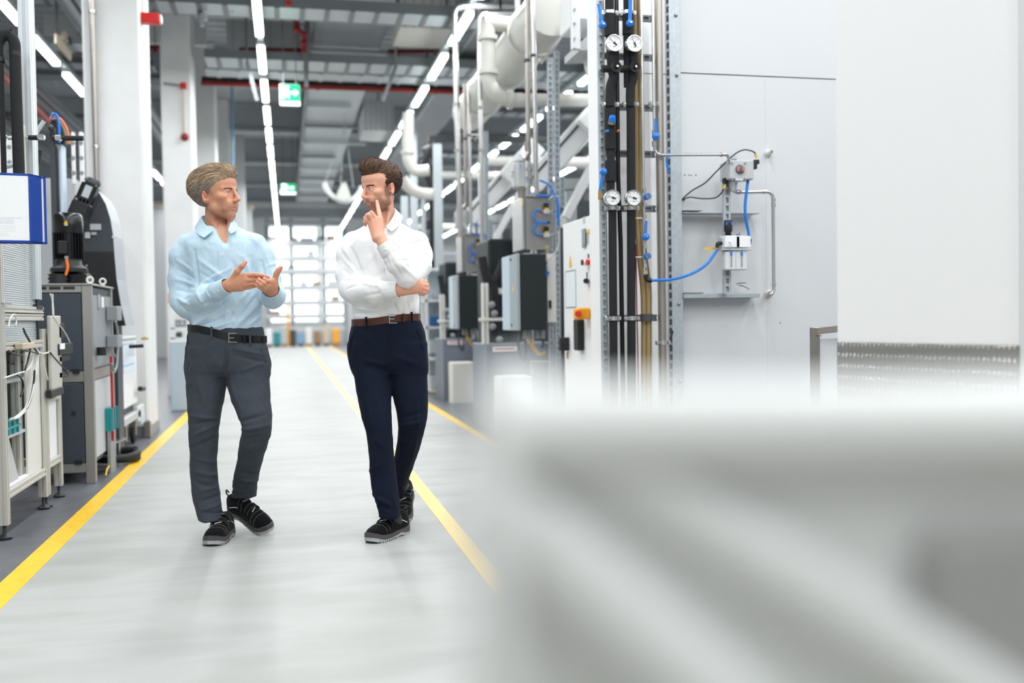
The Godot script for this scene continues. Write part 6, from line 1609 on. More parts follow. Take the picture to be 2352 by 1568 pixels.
	# pale wide ducts between the beams
	for k in 3:
		var q: Array = [[-0.884, 0.328, 5.48, 17.4, 0.35], [1.56, 2.304, 4.943, 13.4, 1.0], [1.56, 2.178, 4.786, 20.0, 1.2]][k]
		var o := thing("air_duct", ["pale ribbed air duct left of the middle duct above the aisle", "white box duct near the right lamp row", "pale grey box duct behind the dark-haired man"][k], "duct", Vector3(q[0], q[2], -q[3]))
		part(o, "casing", MB.new().bx(Vector3(q[0], q[2], -q[3]), Vector3(q[1], minf(q[2] + 0.62, 6.2), -q[3] - q[4]), 0.01), M.duct if k == 1 else M.light_grey)
		for i in 6:
			var xx := lerpf(q[0], q[1], (i + 0.5) / 6.0)
			part(o, "seam", MB.new().bx(Vector3(xx, q[2] - 0.005, -q[3] + 0.008), Vector3(xx + 0.012, minf(q[2] + 0.62, 6.2), -q[3] - 0.01)), M.mid_grey)
		part(o, "hanger", MB.new().bx(Vector3((q[0] + q[1]) / 2, q[2] + 0.3, -q[3] - 0.1), Vector3((q[0] + q[1]) / 2 + 0.03, 6.25, -q[3] - 0.13)), M.galv_dark)
	# exit signs
	exit_sign(Vector3(-0.029, 4.039, -14.3), Vector3(0.256, 4.344, -14.3), 14.3, "green exit sign with a running figure and arrow over the aisle")
	exit_sign(Vector3(-0.079, 4.365, -27), Vector3(0.319, 4.657, -27), 27.0, "far green exit sign half washed out beside the lamp row")
	# hanging dish
	var hd := thing("hanging_basket", "white crescent shaped basket hung on thin wires beside the dark-haired man's face", "basket", Vector3(1.13, 3.357, -20))
	part(hd, "rim", MB.new().tube(smooth([Vector3(0.782, 3.738, -20), Vector3(0.838, 3.594, -20), Vector3(0.971, 3.458, -20), Vector3(1.156, 3.383, -20), Vector3(1.327, 3.42, -20), Vector3(1.449, 3.533, -20), Vector3(1.52, 3.68, -20)], 5), 0.05, 10), M.white)
	part(hd, "lining", MB.new().prism([[0.987, 3.442], [1.12, 3.735], [1.205, 3.736], [1.294, 3.445], [1.156, 3.366]], Vector3(0, 0, -20.1), Vector3.RIGHT, Vector3.UP, 0.2), M.cream)
	for q in [Vector3(0.79, 3.738, -20), Vector3(1.095, 3.726, -20), Vector3(1.349, 3.661, -20)]:
		part(hd, "wire", MB.new().tube([q, Vector3(1.201, 4.859, -20)], 0.006, 5), M.light_grey)
	part(hd, "wire", MB.new().tube([Vector3(1.201, 4.859, -20), Vector3(1.201, 0, -20) + Vector3(0, 5.2, 0)], 0.006, 5), M.light_grey)
	# left bay: ladders of trays, beige boxes and the red pipe
	for k in 7:
		var d: float = [10.6, 12.2, 13.6, 15.0, 16.6, 18.4, 20.4][k]
		var t := tray(["nearest", "second", "third", "fourth", "fifth", "sixth", "farthest"][k] + " cable tray crossing the bay left of the columns", -7.6, -1.95, 4.95 + 0.12 * (k % 3), d, 0.45, 0.09, "galv" if k % 2 else "galv_dark", "galv", false)
	for k in 3:
		var x: float = [-2.35, -3.9, -5.2][k]
		var o := thing("ladder_tray", ["cable ladder with beige boxes along the left lamp row", "inner cable ladder running over the left bay", "outer cable ladder running over the left bay"][k], "cable tray", Vector3(x, 4.8, -15))
		for s in [-0.15, 0.15]:
			part(o, "side_rail", MB.new().bx(Vector3(x + s - 0.02, 4.78, -9.5), Vector3(x + s + 0.02, 4.88, -30)), M.galv_dark)
		part(o, "floor_sheet", MB.new().bx(Vector3(x - 0.14, 4.8, -9.5), Vector3(x + 0.14, 4.81, -30)), M.galv)
		part(o, "cable", MB.new().tube([Vector3(x, 4.84, -9.5), Vector3(x, 4.84, -30)], 0.05, 8), M.black)
		part(o, "hanger", MB.new().bx(Vector3(x, 4.8, -13), Vector3(x + 0.04, 6.25, -13.04)), M.galv_dark)
	one("junction_box", "beige box standing on the cable ladder left of the near column", "box", MB.new().bx(Vector3(-2.604, 4.594, -13), Vector3(-2.543, 4.483, -13.2), 0.01), M.beige)
	one("junction_box", "long beige duct box lying on the cable ladder near the lamp row", "box", MB.new().bx(Vector3(-2.58, 4.32, -12.6), Vector3(-2.544, 4.44, -13.4), 0.01), M.beige)
	one("black_sensor", "small black sensor beside the beige box on the ladder", "sensor", MB.new().bx(Vector3(-2.503, 4.515, -13), Vector3(-2.48, 4.438, -13.1)), M.black)
	one("white_soffit", "white panel hanging behind the near column's head", "panel", MB.new().bx(Vector3(-3.522, 5.775, -16.5), Vector3(-1.141, 5.406, -16.6)), M.plaster)
	one("red_main", "pale red pipe slanting away over the left bay", "pipe", MB.new().tube([Vector3(-3.916, 4.65, -15.122), Vector3(-3.965, 4.65, -16.952), Vector3(-4.069, 4.65, -19.87)], 0.05, 10), M.red_faded)
	one("strut_hanger", "grey upright hanger left of the near column", "strut", MB.new().bx(Vector3(-2.626, 5.019, -12.9), Vector3(-2.61, 4.541, -13)), M.galv_dark)
	# level steel line behind the first beam
	var rt := thing("cable_tray", "dark cable tray high above the machines on the right", "cable tray", Vector3(5, 5, -13))
	part(rt, "floor_sheet", MB.new().bx(Vector3(2.6, 4.95, -9.5), Vector3(3.2, 4.97, -36)), M.galv_dark)
	for s in [2.6, 3.2]:
		part(rt, "side_rail", MB.new().bx(Vector3(s - 0.01, 4.95, -9.5), Vector3(s + 0.01, 5.05, -36)), M.galv)
	part(rt, "hanger", MB.new().bx(Vector3(2.9, 4.97, -14), Vector3(2.94, 6.25, -14.04)), M.galv_dark)
	for k in 4:
		tray(["first", "second", "third", "last"][k] + " cable tray crossing deep over the right-hand machines", 3.0, 11.5, 5.05 + 0.1 * (k % 2), 17.0 + 2.6 * k, 0.5, 0.1, "galv_dark", "galv", false)

func exit_sign(a: Vector3, b: Vector3, d: float, label: String) -> void:
	var o := thing("exit_sign", label, "exit sign", Vector3((a.x + b.x) / 2, a.y, -d))
	var h := b.y - a.y
	var w := b.x - a.x
	part(o, "case", MB.new().bx(Vector3(a.x, a.y, -d - 0.01), Vector3(b.x, b.y, -d - 0.07), 0.01), M.white)
	part(o, "lit_face", MB.new().bx(Vector3(a.x + w * 0.03, a.y + h * 0.2, -d), Vector3(b.x - w * 0.03, b.y - h * 0.03, -d - 0.01)), M.sign_green)
	part(o, "light_strip", MB.new().bx(Vector3(a.x + w * 0.03, a.y + h * 0.02, -d), Vector3(b.x - w * 0.03, a.y + h * 0.19, -d - 0.01)), M.sign_white)
	var z := -d + 0.001
	var f := func(x: float, y: float) -> Vector3: return Vector3(a.x + w * x, a.y + h * y, z)
	part(o, "door_sign", MB.new().bx(f.call(0.12, 0.32), f.call(0.24, 0.88) + Vector3(0, 0, 0.004)).bx(f.call(0.12, 0.82), f.call(0.46, 0.88) + Vector3(0, 0, 0.004)), M.sign_white)
	var man := MB.new()
	man.ball(f.call(0.40, 0.75), Vector3(w * 0.04, w * 0.04, 0.004), 10)
	man.beam(f.call(0.37, 0.68), f.call(0.35, 0.52), w * 0.09, 0.004, Vector3.BACK)
	man.beam(f.call(0.37, 0.54), f.call(0.44, 0.44), w * 0.05, 0.004, Vector3.BACK).beam(f.call(0.44, 0.45), f.call(0.43, 0.34), w * 0.05, 0.004, Vector3.BACK)
	man.beam(f.call(0.35, 0.54), f.call(0.3, 0.42), w * 0.05, 0.004, Vector3.BACK).beam(f.call(0.31, 0.43), f.call(0.24, 0.38), w * 0.05, 0.004, Vector3.BACK)
	man.beam(f.call(0.38, 0.66), f.call(0.47, 0.6), w * 0.04, 0.004, Vector3.BACK).beam(f.call(0.36, 0.66), f.call(0.28, 0.6), w * 0.04, 0.004, Vector3.BACK)
	part(o, "running_figure_sign", man, M.sign_white)
	part(o, "arrow_sign", MB.new().bx(f.call(0.54, 0.54), f.call(0.74, 0.64) + Vector3(0, 0, 0.003)).prism([[0, -h * 0.16], [w * 0.18, 0], [0, h * 0.16]], f.call(0.72, 0.59), Vector3.RIGHT, Vector3.UP, 0.003), M.sign_white)
	for s in [0.2, 0.8]:
		part(o, "hanger", MB.new().tube([Vector3(a.x + w * s, b.y, -d - 0.04), Vector3(a.x + w * s, 6.25, -d - 0.04)], 0.008, 6), M.galv_dark)

func far_end() -> void:
	# tall rack of cartons in front of the far windows
	var d := 43.0
	var o := thing("storage_rack", "tall far rack of shelves standing against the bright windows", "rack", Vector3(0.8, 0, -d))
	for q in [Vector3(-0.721, 4.978, -43), Vector3(0.258, 4.983, -43), Vector3(1.591, 4.991, -43), Vector3(2.465, 4.995, -43)]:
		part(o, "upright", MB.new().bx(Vector3(q.x - 0.09, 0, -d), Vector3(q.x + 0.09, 5.5, -d - 0.1)), M.mid_grey)
	var ys := [5.133, 4.308, 3.666, 3.115, 2.417, 1.774, 1.204, 0.67]
	for y in ys:
		part(o, "shelf_beam", MB.new().bx(Vector3(-0.823, y - 0.10, -d + 0.03), Vector3(2.439, y + 0.09, -d - 1.0)), M.light_grey)
	var rg := RandomNumberGenerator.new()
	rg.seed = 8
	var row := 0
	for y in ys:
		var x: float = -0.664
		var nth := 0
		while x < 2.219:
			var w := rg.randf_range(0.25, 0.55)
			if rg.randf() < 0.5 and row < 7:
				nth += 1
				var hh := rg.randf_range(0.1, 0.22)
				one("carton", "%s carton from the left on the %s shelf of the far rack" % [["first", "second", "third", "fourth", "fifth", "sixth", "seventh"][nth - 1], ["top", "second", "third", "fourth", "fifth", "sixth", "seventh", "lowest"][row]], "carton", MB.new().bx(Vector3(x, y + 0.09, -d), Vector3(x + w, y + 0.09 + hh, -d - 0.5), 0.01), M.carton if rg.randf() < 0.6 else M.light_grey, "cartons on the far rack")
			x += w + rg.randf_range(0.05, 0.5)
		row += 1
	one("yellow_post", "yellow guard post before the far rack", "post", MB.new().bx(Vector3(0.012, 0, -41), Vector3(0.115, 1.662, -41.1)), M.yellow_deep)
	# clutter along the end of the aisle
	var lab := ["grey", "white", "teal", "silver", "dark", "blue", "cream", "brown", "beige", "yellow"]
	var mm := ["mid_grey", "panel_white", "teal", "galv", "charcoal", "pipe_blue", "cream", "carton", "beige", "yellow_deep"]
	for i in 10:
		var px: float = [602, 618, 636, 652, 672, 690, 708, 728, 748, 770][i]
		var x: float = (px - 658.0) / 2287.0 * 39.0
		var h: float = 0.5 + 0.35 * fmod(i * 0.618, 1.0)
		var t := thing("transport_box", "%s transport box on a pallet before the far rack" % lab[i], "box", Vector3(x, 0, -40), "boxes at the end of the aisle")
		part(t, "body", MB.new().bx(Vector3(x - 0.12, 0.1, -40), Vector3(x + 0.12, h, -40.4), 0.02), M[mm[i]])
		part(t, "pallet", MB.new().bx(Vector3(x - 0.12, 0, -39.98), Vector3(x + 0.12, 0.1, -40.4)), M.carton if i % 3 == 0 else M.charcoal)
	# dark crane girder and gantry above the rack
	var g := thing("gantry_girder", "grey gantry girder spanning above the far rack", "girder", Vector3(0.5, 5.0, -37))
	part(g, "girder", MB.new().bx(Vector3(-1.3, 4.753, -37), Vector3(7, 5.099, -37.4)), M.mid_grey)
	part(g, "top_flange", MB.new().bx(Vector3(-1.3, 5.099, -36.9), Vector3(7, 5.257, -37.5)), M.light_grey)
	part(g, "end_post", MB.new().bx(Vector3(-1.3, 0, -37), Vector3(-1.1, 5.099, -37.3)), M.mid_grey)
	part(g, "end_post", MB.new().bx(Vector3(6.8, 0, -37), Vector3(7, 5.099, -37.3)), M.mid_grey)
	var w := thing("partition_wall", "beige grey partition between the columns and the lamp row", "partition", Vector3(-1.5, 0, -30))
	part(w, "sheet", MB.new().bx(Vector3(-8, 0, -31), Vector3(-0.95, 4.4, -31.2)), M.light_grey)
	part(w, "cap", MB.new().bx(Vector3(-8, 4.4, -30.9), Vector3(-0.9, 4.5, -31.3)), M.beige)

# white guard of a machine right in front of the lens, far out of focus
func foreground() -> void:
	var o := thing("machine_guard", "white rounded machine guard filling the lower right, blurred right before the lens", "machine guard", Vector3(0.18, 0, -0.378))
	part(o, "back_plate", MB.new().bx(Vector3(0.072, 1.022, -0.361), Vector3(0.389, 0.844, -0.37), 0.004), M.hood_white)
	part(o, "top_rail", MB.new().tube([Vector3(0.071, 1.009, -0.357), Vector3(0.375, 0.999, -0.357)], 0.0175, 24), M.hood_white)
	part(o, "side_rail", MB.new().tube(smooth([Vector3(0.07, 1.008, -0.344), Vector3(0.068, 0.964, -0.335), Vector3(0.069, 0.888, -0.335)], 4), 0.008, 18), M.hood_white)
	part(o, "raking_rail", MB.new().tube([Vector3(0.074, 1.022, -0.37), Vector3(0.236, 0.916, -0.355), Vector3(0.305, 0.87, -0.352)], 0.016, 20), M.hood_white)
	part(o, "raking_rail", MB.new().tube([Vector3(0.068, 0.985, -0.36), Vector3(0.132, 0.926, -0.352), Vector3(0.185, 0.876, -0.35)], 0.018, 20), M.hood_white)
	part(o, "dark_cover", MB.new().bx(Vector3(0.248, 0.96, -0.35), Vector3(0.379, 0.849, -0.36), 0.006), M.hood_grey)
	part(o, "pedestal", MB.new().bx(Vector3(0.103, 0, -0.37), Vector3(0.367, 0.837, -0.396)), M.hood_white)

# ---------------------------------------------------------------- smooth bodies: a blended distance field meshed as surface nets
class Field:
	var pr := []
	func cap(a: Vector3, b: Vector3, ra: float, rb: float, k := 0.02, op := 1) -> Field:
		pr.append([0, op, k, (a + b) * 0.5, a.distance_to(b) * 0.5 + maxf(ra, rb), a, b, ra, rb])
		return self
	func limb(p: Array, k := 0.02) -> Field:
		for i in p.size() - 1:
			cap(p[i][0], p[i + 1][0], p[i][1], p[i + 1][1], k)
		return self
	func ell(c: Vector3, r: Vector3, bs := Basis.IDENTITY, k := 0.02, op := 1) -> Field:
		pr.append([1, op, k, c, maxf(r.x, maxf(r.y, r.z)), bs.inverse(), r])
		return self
	func slices(ch: Array, k := 0.03) -> Field:
		var n: int = ch[1].size()
		pr.append([2, 1, k, Vector3(0, (ch[1][0] + ch[1][n - 1]) * 0.5, 0), 9.0, ch])
		return self
	func at(p: Vector3) -> float:
		var d := 9.0
		for q in pr:
			var op: int = q[1]
			var k: float = q[2]
			var far: float = p.distance_to(q[3]) - q[4]
			if op > 0:
				if far > d + k and q[0] != 2:
					continue
			elif far > k + maxf(-d, 0.0):
				continue
			var e: float
			if q[0] == 0:
				var ba: Vector3 = q[6] - q[5]
				var t := clampf((p - q[5]).dot(ba) / maxf(ba.length_squared(), 1e-9), 0.0, 1.0)
				e = p.distance_to(q[5] + ba * t) - lerpf(q[7], q[8], t)
			elif q[0] == 1:
				var l: Vector3 = q[5] * (p - q[3])
				var r: Vector3 = q[6]
				var k0 := (l / r).length()
				var k1 := (l / (r * r)).length()
				e = k0 * (k0 - 1.0) / maxf(k1, 1e-6)
			else:
				e = slab(p, q[5])
			if op > 0:
				var h := maxf(k - absf(d - e), 0.0) / k
				d = minf(d, e) - h * h * k * 0.25
			else:
				var h := maxf(k - absf(d + e), 0.0) / k
				d = maxf(d, -e) + h * h * k * 0.25
		return d
	func slab(p: Vector3, ch: Array) -> float:
		var ys: Array = ch[1]
		var n := ys.size()
		var y := clampf(p.y, ys[0], ys[n - 1])
		var i := 0
		while i < n - 2 and y > ys[i + 1]:
			i += 1
		var t: float = (y - ys[i]) / (ys[i + 1] - ys[i])
		var s := []
		for c in 4:
			var A: Array = ch[2 + c]
			s.append(cubic_interpolate(A[i], A[i + 1], A[maxi(i - 1, 0)], A[mini(i + 2, n - 1)], t))
		var ex: float = ch[0]
		var g := pow(pow(absf(p.x - s[0]) / s[2], ex) + pow(absf(p.z - s[1]) / s[3], ex), 1.0 / ex)
		var e: float = (g - 1.0) * minf(s[2], s[3])
		var over := absf(p.y - y)
		return e if over <= 0.0 else (over if e < 0.0 else sqrt(e * e + over * over))

class Hide:
	var v := PackedVector3Array()
	var n := PackedVector3Array()
	var c := PackedColorArray()
	var ix := PackedInt32Array()
	func nets(f: Field, h: float, seeds: Array, lo := Vector3(-9, -9, -9), hi := Vector3(9, 9, 9)) -> Hide:
		var vals := {}
		var cell := {}
		var todo := []
		var off := 512
		var val := func(i: int, j: int, k: int) -> float:
			var key := i + off + ((j + off) << 11) + ((k + off) << 22)
			var got = vals.get(key)
			if got == null:
				got = f.at(Vector3(i, j, k) * h)
				vals[key] = got
			return got
		for s in seeds:
			var p: Vector3 = s
			var st := 0
			while f.at(p) < 0.0 and st < 400:
				p.x += h
				st += 1
			var b := Vector3i((p / h).floor())
			for dx in [-1, 0, 1]:
				for dy in [-1, 0, 1]:
					for dz in [-1, 0, 1]:
						todo.append(b + Vector3i(dx, dy, dz))
		var seen := {}
		var e12 := [[0, 1], [2, 3], [4, 5], [6, 7], [0, 2], [1, 3], [4, 6], [5, 7], [0, 4], [1, 5], [2, 6], [3, 7]]
		var w := [0.0, 0.0, 0.0, 0.0, 0.0, 0.0, 0.0, 0.0]
		while todo:
			var g: Vector3i = todo.pop_back()
			if seen.has(g):
				continue
			seen[g] = true
			var org := Vector3(g) * h
			if org.x < lo.x or org.y < lo.y or org.z < lo.z or org.x > hi.x or org.y > hi.y or org.z > hi.z:
				continue
			var m := 0
			for q in 8:
				var d: float = val.call(g.x + (q & 1), g.y + ((q >> 1) & 1), g.z + (q >> 2))
				w[q] = d
				if d < 0.0:
					m |= 1 << q
			if m == 0 or m == 255:
				continue
			var sum := Vector3.ZERO
			var cnt := 0
			for e in e12:
				var a: float = w[e[0]]
				var b2: float = w[e[1]]
				if (a < 0.0) != (b2 < 0.0):
					var t := a / (a - b2)
					var pa := Vector3(e[0] & 1, (e[0] >> 1) & 1, e[0] >> 2)
					var pb := Vector3(e[1] & 1, (e[1] >> 1) & 1, e[1] >> 2)
					sum += pa.lerp(pb, t)
					cnt += 1
			cell[g] = [v.size(), m]
			v.append(org + sum / cnt * h)
			for fc in [[0x55, Vector3i(-1, 0, 0)], [0xAA, Vector3i(1, 0, 0)], [0x33, Vector3i(0, -1, 0)], [0xCC, Vector3i(0, 1, 0)], [0x0F, Vector3i(0, 0, -1)], [0xF0, Vector3i(0, 0, 1)]]:
				var mm: int = m & fc[0]
				if mm != 0 and mm != fc[0]:
					todo.append(g + fc[1])
		for g in cell:
			var m: int = cell[g][1]
			for ax in 3:
				var bit := 1 << (1 << ax)
				var i0 := (m & 1) != 0
				if i0 == ((m & bit) != 0):
					continue
				var u := Vector3i.ZERO
				var t := Vector3i.ZERO
				u[(ax + 1) % 3] = -1
				t[(ax + 2) % 3] = -1
				if not (cell.has(g + u) and cell.has(g + t) and cell.has(g + u + t)):
					continue
				var a: int = cell[g][0]
				var b: int = cell[g + u][0]
				var cc: int = cell[g + u + t][0]
				var d: int = cell[g + t][0]
				if i0:
					ix.append_array([a, cc, b, a, d, cc])
				else:
					ix.append_array([a, b, cc, a, cc, d])
		return self
	func normals() -> Hide:
		n.resize(v.size())
		n.fill(Vector3.ZERO)
		for i in range(0, ix.size(), 3):
			var a := ix[i]
			var b := ix[i + 1]
			var d := ix[i + 2]
			var x := (v[d] - v[a]).cross(v[b] - v[a])
			n[a] += x
			n[b] += x
			n[d] += x
		for i in n.size():
			n[i] = n[i].normalized()
		return self
	# raised and sunk folds: segments in the front plane, amplitude along the normal
	func fold(list: Array, noise: FastNoiseLite, na: float, stretch := Vector3.ONE) -> Hide:
		normals()
		for i in v.size():
			var p := v[i]
			var d := 0.0
			var wt := clampf(n[i].z * 2.5 + 0.6, 0.0, 1.0)
			if wt > 0.0:
				for s in list:
					var a := Vector2(s[0], s[1])
					var b := Vector2(s[2], s[3])
					var q := Vector2(p.x, p.y)
					var t := clampf((q - a).dot(b - a) / (b - a).length_squared(), 0.0, 1.0)
					var r: float = q.distance_to(a.lerp(b, t)) / s[5]
					if r < 2.5:
						d += s[4] * exp(-r * r) * wt * (0.35 + 0.65 * sin(PI * clampf(t, 0.05, 0.95)))
			if na > 0.0:
				d += na * noise.get_noise_3dv(p * stretch)
			v[i] = p + n[i] * d
		return normals()
	func join(o: Hide) -> Hide:
		var k := v.size()
		v.append_array(o.v)
		n.append_array(o.n)
		c.append_array(o.c)
		for i in o.ix:
			ix.append(i + k)
		return self
	func paint(f: Callable) -> Hide:
		c.resize(v.size())
		for i in v.size():
			c[i] = f.call(v[i], n[i])
		return self
	func mesh() -> ArrayMesh:
		var a := []
		a.resize(Mesh.ARRAY_MAX)
		a[Mesh.ARRAY_VERTEX] = v
		a[Mesh.ARRAY_NORMAL] = n
		a[Mesh.ARRAY_INDEX] = ix
		if c.size() == v.size():
			a[Mesh.ARRAY_COLOR] = c
		var m := ArrayMesh.new()
		m.add_surface_from_arrays(Mesh.PRIMITIVE_TRIANGLES, a)
		return m

func skin_part(parent: Node3D, called: String, s: Hide, m: Material, label := "") -> MeshInstance3D:
	var o := MeshInstance3D.new()
	o.name = called
	o.mesh = s.mesh()
	o.mesh.surface_set_material(0, m)
	parent.add_child(o, true)
	origin[o] = Vector3.ZERO
	if label:
		o.set_meta("label", label)
	return o

# depth of the front of a field at x, y; marched back from the camera's side
func front(f: Field, x: float, y: float, z0 := 0.4) -> Vector3:
	var p := Vector3(x, y, z0)
	for i in 60:
		var d := f.at(p)
		if d < 0.0004:
			break
		p.z -= maxf(d * 0.8, 0.0006)
		if p.z < -0.5:
			break
	return p

# flat band lying on the front of a field along a polyline
func band(f: Field, line: Array, w: float, lift: float, side := Vector3.RIGHT) -> MB:
	var b := MB.new()
	var L := []
	var pl := smooth(line, 5)
	for i in pl.size():
		var t: Vector3 = (pl[mini(i + 1, pl.size() - 1)] - pl[maxi(i - 1, 0)])
		t.z = 0
		var s := Vector3(t.y, -t.x, 0).normalized() * w * 0.5
		var row := []
		for k in [-1.0, 0.0, 1.0]:
			var q: Vector3 = pl[i] + s * k
			row.append(front(f, q.x, q.y) + Vector3(0, 0, lift))
		L.append(row)
	for i in L.size() - 1:
		for k in 2:
			var a: Vector3 = L[i][k]
			var c: Vector3 = L[i][k + 1]
			var d: Vector3 = L[i + 1][k + 1]
			var e: Vector3 = L[i + 1][k]
			var nn := (c - a).cross(e - a).normalized()
			if nn.z < 0:
				nn = -nn
			b.quad(a, c, d, e, nn)
		for k in [0, 2]:
			var a: Vector3 = L[i][k]
			var e: Vector3 = L[i + 1][k]
			var dn := Vector3(0, 0, -lift - 0.002)
			b.quad(a, e, e + dn, a + dn, (L[i][k] - L[i][1]).normalized())
	return b

# ---------------------------------------------------------------- the two men
func snap(f: Field, p: Vector3, lift := 0.0) -> Vector3:
	for i in 6:
		var d := f.at(p) - lift
		if absf(d) < 0.0002:
			break
		var e := 0.002
		var g := Vector3(f.at(p + Vector3(e, 0, 0)) - f.at(p - Vector3(e, 0, 0)), f.at(p + Vector3(0, e, 0)) - f.at(p - Vector3(0, e, 0)), f.at(p + Vector3(0, 0, e)) - f.at(p - Vector3(0, 0, e))).normalized()
		p -= g * d
	return p

func head_field(c: Dictionary) -> Field:
	var f := Field.new()
	f.ell(Vector3(0, 0.038, -0.012), Vector3(0.075, 0.088, 0.099), Basis.IDENTITY, 0.03)
	f.ell(Vector3(0, 0.05, 0.03), Vector3(0.066, 0.052, 0.074), Basis.IDENTITY, 0.03)
	f.ell(Vector3(0, -0.03, 0.035), Vector3(0.057, 0.08, 0.062), Basis.IDENTITY, 0.03)
	for s in [-1.0, 1.0]:
		f.cap(Vector3(s * 0.056, -0.03, -0.005), Vector3(s * 0.050, -0.072, 0.012), 0.014, 0.015, 0.025)
		f.cap(Vector3(s * 0.050, -0.072, 0.012), Vector3(s * 0.016, -0.103, 0.064), 0.016, 0.016, 0.025)
		f.ell(Vector3(s * 0.046, -0.02, 0.062), Vector3(0.02, 0.015, 0.022), Basis.IDENTITY, 0.022)
		f.cap(Vector3(s * 0.012, 0.019, 0.093), Vector3(s * 0.047, 0.019, 0.071), 0.0095, 0.008, 0.014)
		f.cap(Vector3(s * 0.03, -0.05, 0.085), Vector3(s * 0.036, -0.075, 0.07), 0.012, 0.014, 0.02)
	f.ell(Vector3(0, -0.103, 0.072), Vector3(0.023, 0.016, 0.016), Basis.IDENTITY, 0.018)
	f.ell(Vector3(0, -0.06, 0.078), Vector3(0.033, 0.03, 0.016), Basis.IDENTITY, 0.015)
	for s in [-1.0, 1.0]:
		f.ell(Vector3(s * 0.032, 0.003, 0.106), Vector3(0.020, 0.0125, 0.019), Basis.IDENTITY, 0.014, -1)
	f.cap(Vector3(0, 0.016, 0.097), Vector3(0, -0.03, 0.120), 0.0070, 0.0088, 0.010)
	f.ell(Vector3(0, -0.035, 0.119), Vector3(0.0108, 0.0095, 0.0115), Basis.IDENTITY, 0.008)
	for s in [-1.0, 1.0]:
		f.ell(Vector3(s * 0.0125, -0.0385, 0.106), Vector3(0.0068, 0.007, 0.0105), Basis.IDENTITY, 0.006)
		f.ell(Vector3(s * 0.007, -0.0455, 0.110), Vector3(0.0036, 0.003, 0.005), Basis.IDENTITY, 0.003, -1)
		# lids round the eye
		f.limb([[Vector3(s * 0.047, 0.002, 0.077), 0.0028], [Vector3(s * 0.039, 0.0095, 0.0845), 0.0042], [Vector3(s * 0.029, 0.0108, 0.0880), 0.0044], [Vector3(s * 0.0175, 0.0020, 0.0860), 0.0032]], 0.005)
		f.limb([[Vector3(s * 0.047, 0.000, 0.077), 0.0028], [Vector3(s * 0.036, -0.0078, 0.0850), 0.0036], [Vector3(s * 0.027, -0.0078, 0.0865), 0.0036], [Vector3(s * 0.0175, -0.0005, 0.0850), 0.0030]], 0.006)
	# lips
	f.limb([[Vector3(-0.024, -0.0705, 0.080), 0.003], [Vector3(-0.009, -0.0655, 0.0920), 0.0048], [Vector3(0.009, -0.0655, 0.0920), 0.0048], [Vector3(0.024, -0.0705, 0.080), 0.003]], 0.004)
	f.limb([[Vector3(-0.023, -0.0725, 0.080), 0.003], [Vector3(-0.008, -0.0775, 0.0900), 0.0058], [Vector3(0.008, -0.0775, 0.0900), 0.0058], [Vector3(0.023, -0.0725, 0.080), 0.003]], 0.004)
	f.limb([[Vector3(-0.026, -0.0715, 0.086), 0.0012], [Vector3(0, -0.0712, 0.0990), 0.0016], [Vector3(0.026, -0.0715, 0.086), 0.0012]], 0.002)
	for i in 2:
		f.pr[f.pr.size() - 1 - i][1] = -1
	# ears
	for s in [-1.0, 1.0]:
		var y: float = c.ear
		var bs := Basis(Vector3.UP, s * 0.42) * Basis(Vector3.RIGHT, -0.18)
		f.ell(Vector3(s * 0.080, y, -0.012), Vector3(0.0065, 0.030, 0.0185), bs, 0.006)
		f.ell(Vector3(s * 0.0755, y - 0.022, -0.002), Vector3(0.006, 0.011, 0.009), bs, 0.008)
		f.ell(Vector3(s * 0.0865, y + 0.004, -0.009), Vector3(0.006, 0.019, 0.0105), bs, 0.003, -1)
		f.ell(Vector3(s * 0.085, y - 0.008, -0.003), Vector3(0.006, 0.009, 0.006), bs, 0.004, -1)
	return f

func iris_eye(parent: Node3D, T: Transform3D, p: Vector3, gaze: Vector3, col: Color) -> void:
	var b := MB.new().ball(Vector3.ZERO, 0.0118, 16)
	for i in b.v.size():
		b.v[i] = T * (p + b.v[i])
	var e := part(parent, "eye", b, M.eye_white)
	gaze = gaze.normalized()
	for q in [[0.0059, 0.0004, "iris_" + str(parent.name)], [0.003, 0.0008, "pupil"]]:
		var d := MB.new().lathe(p + gaze * (0.0102 + q[1]), gaze, [[0, 0.0012], [q[0] * 0.6, 0.001], [q[0], 0.0]], 14)
		for i in d.v.size():
			d.v[i] = T * d.v[i]
			d.n[i] = (T.basis * d.n[i]).normalized()
		part(e, "iris" if q[0] > 0.004 else "pupil", d, M["iris"] if q[0] > 0.004 else M.black)

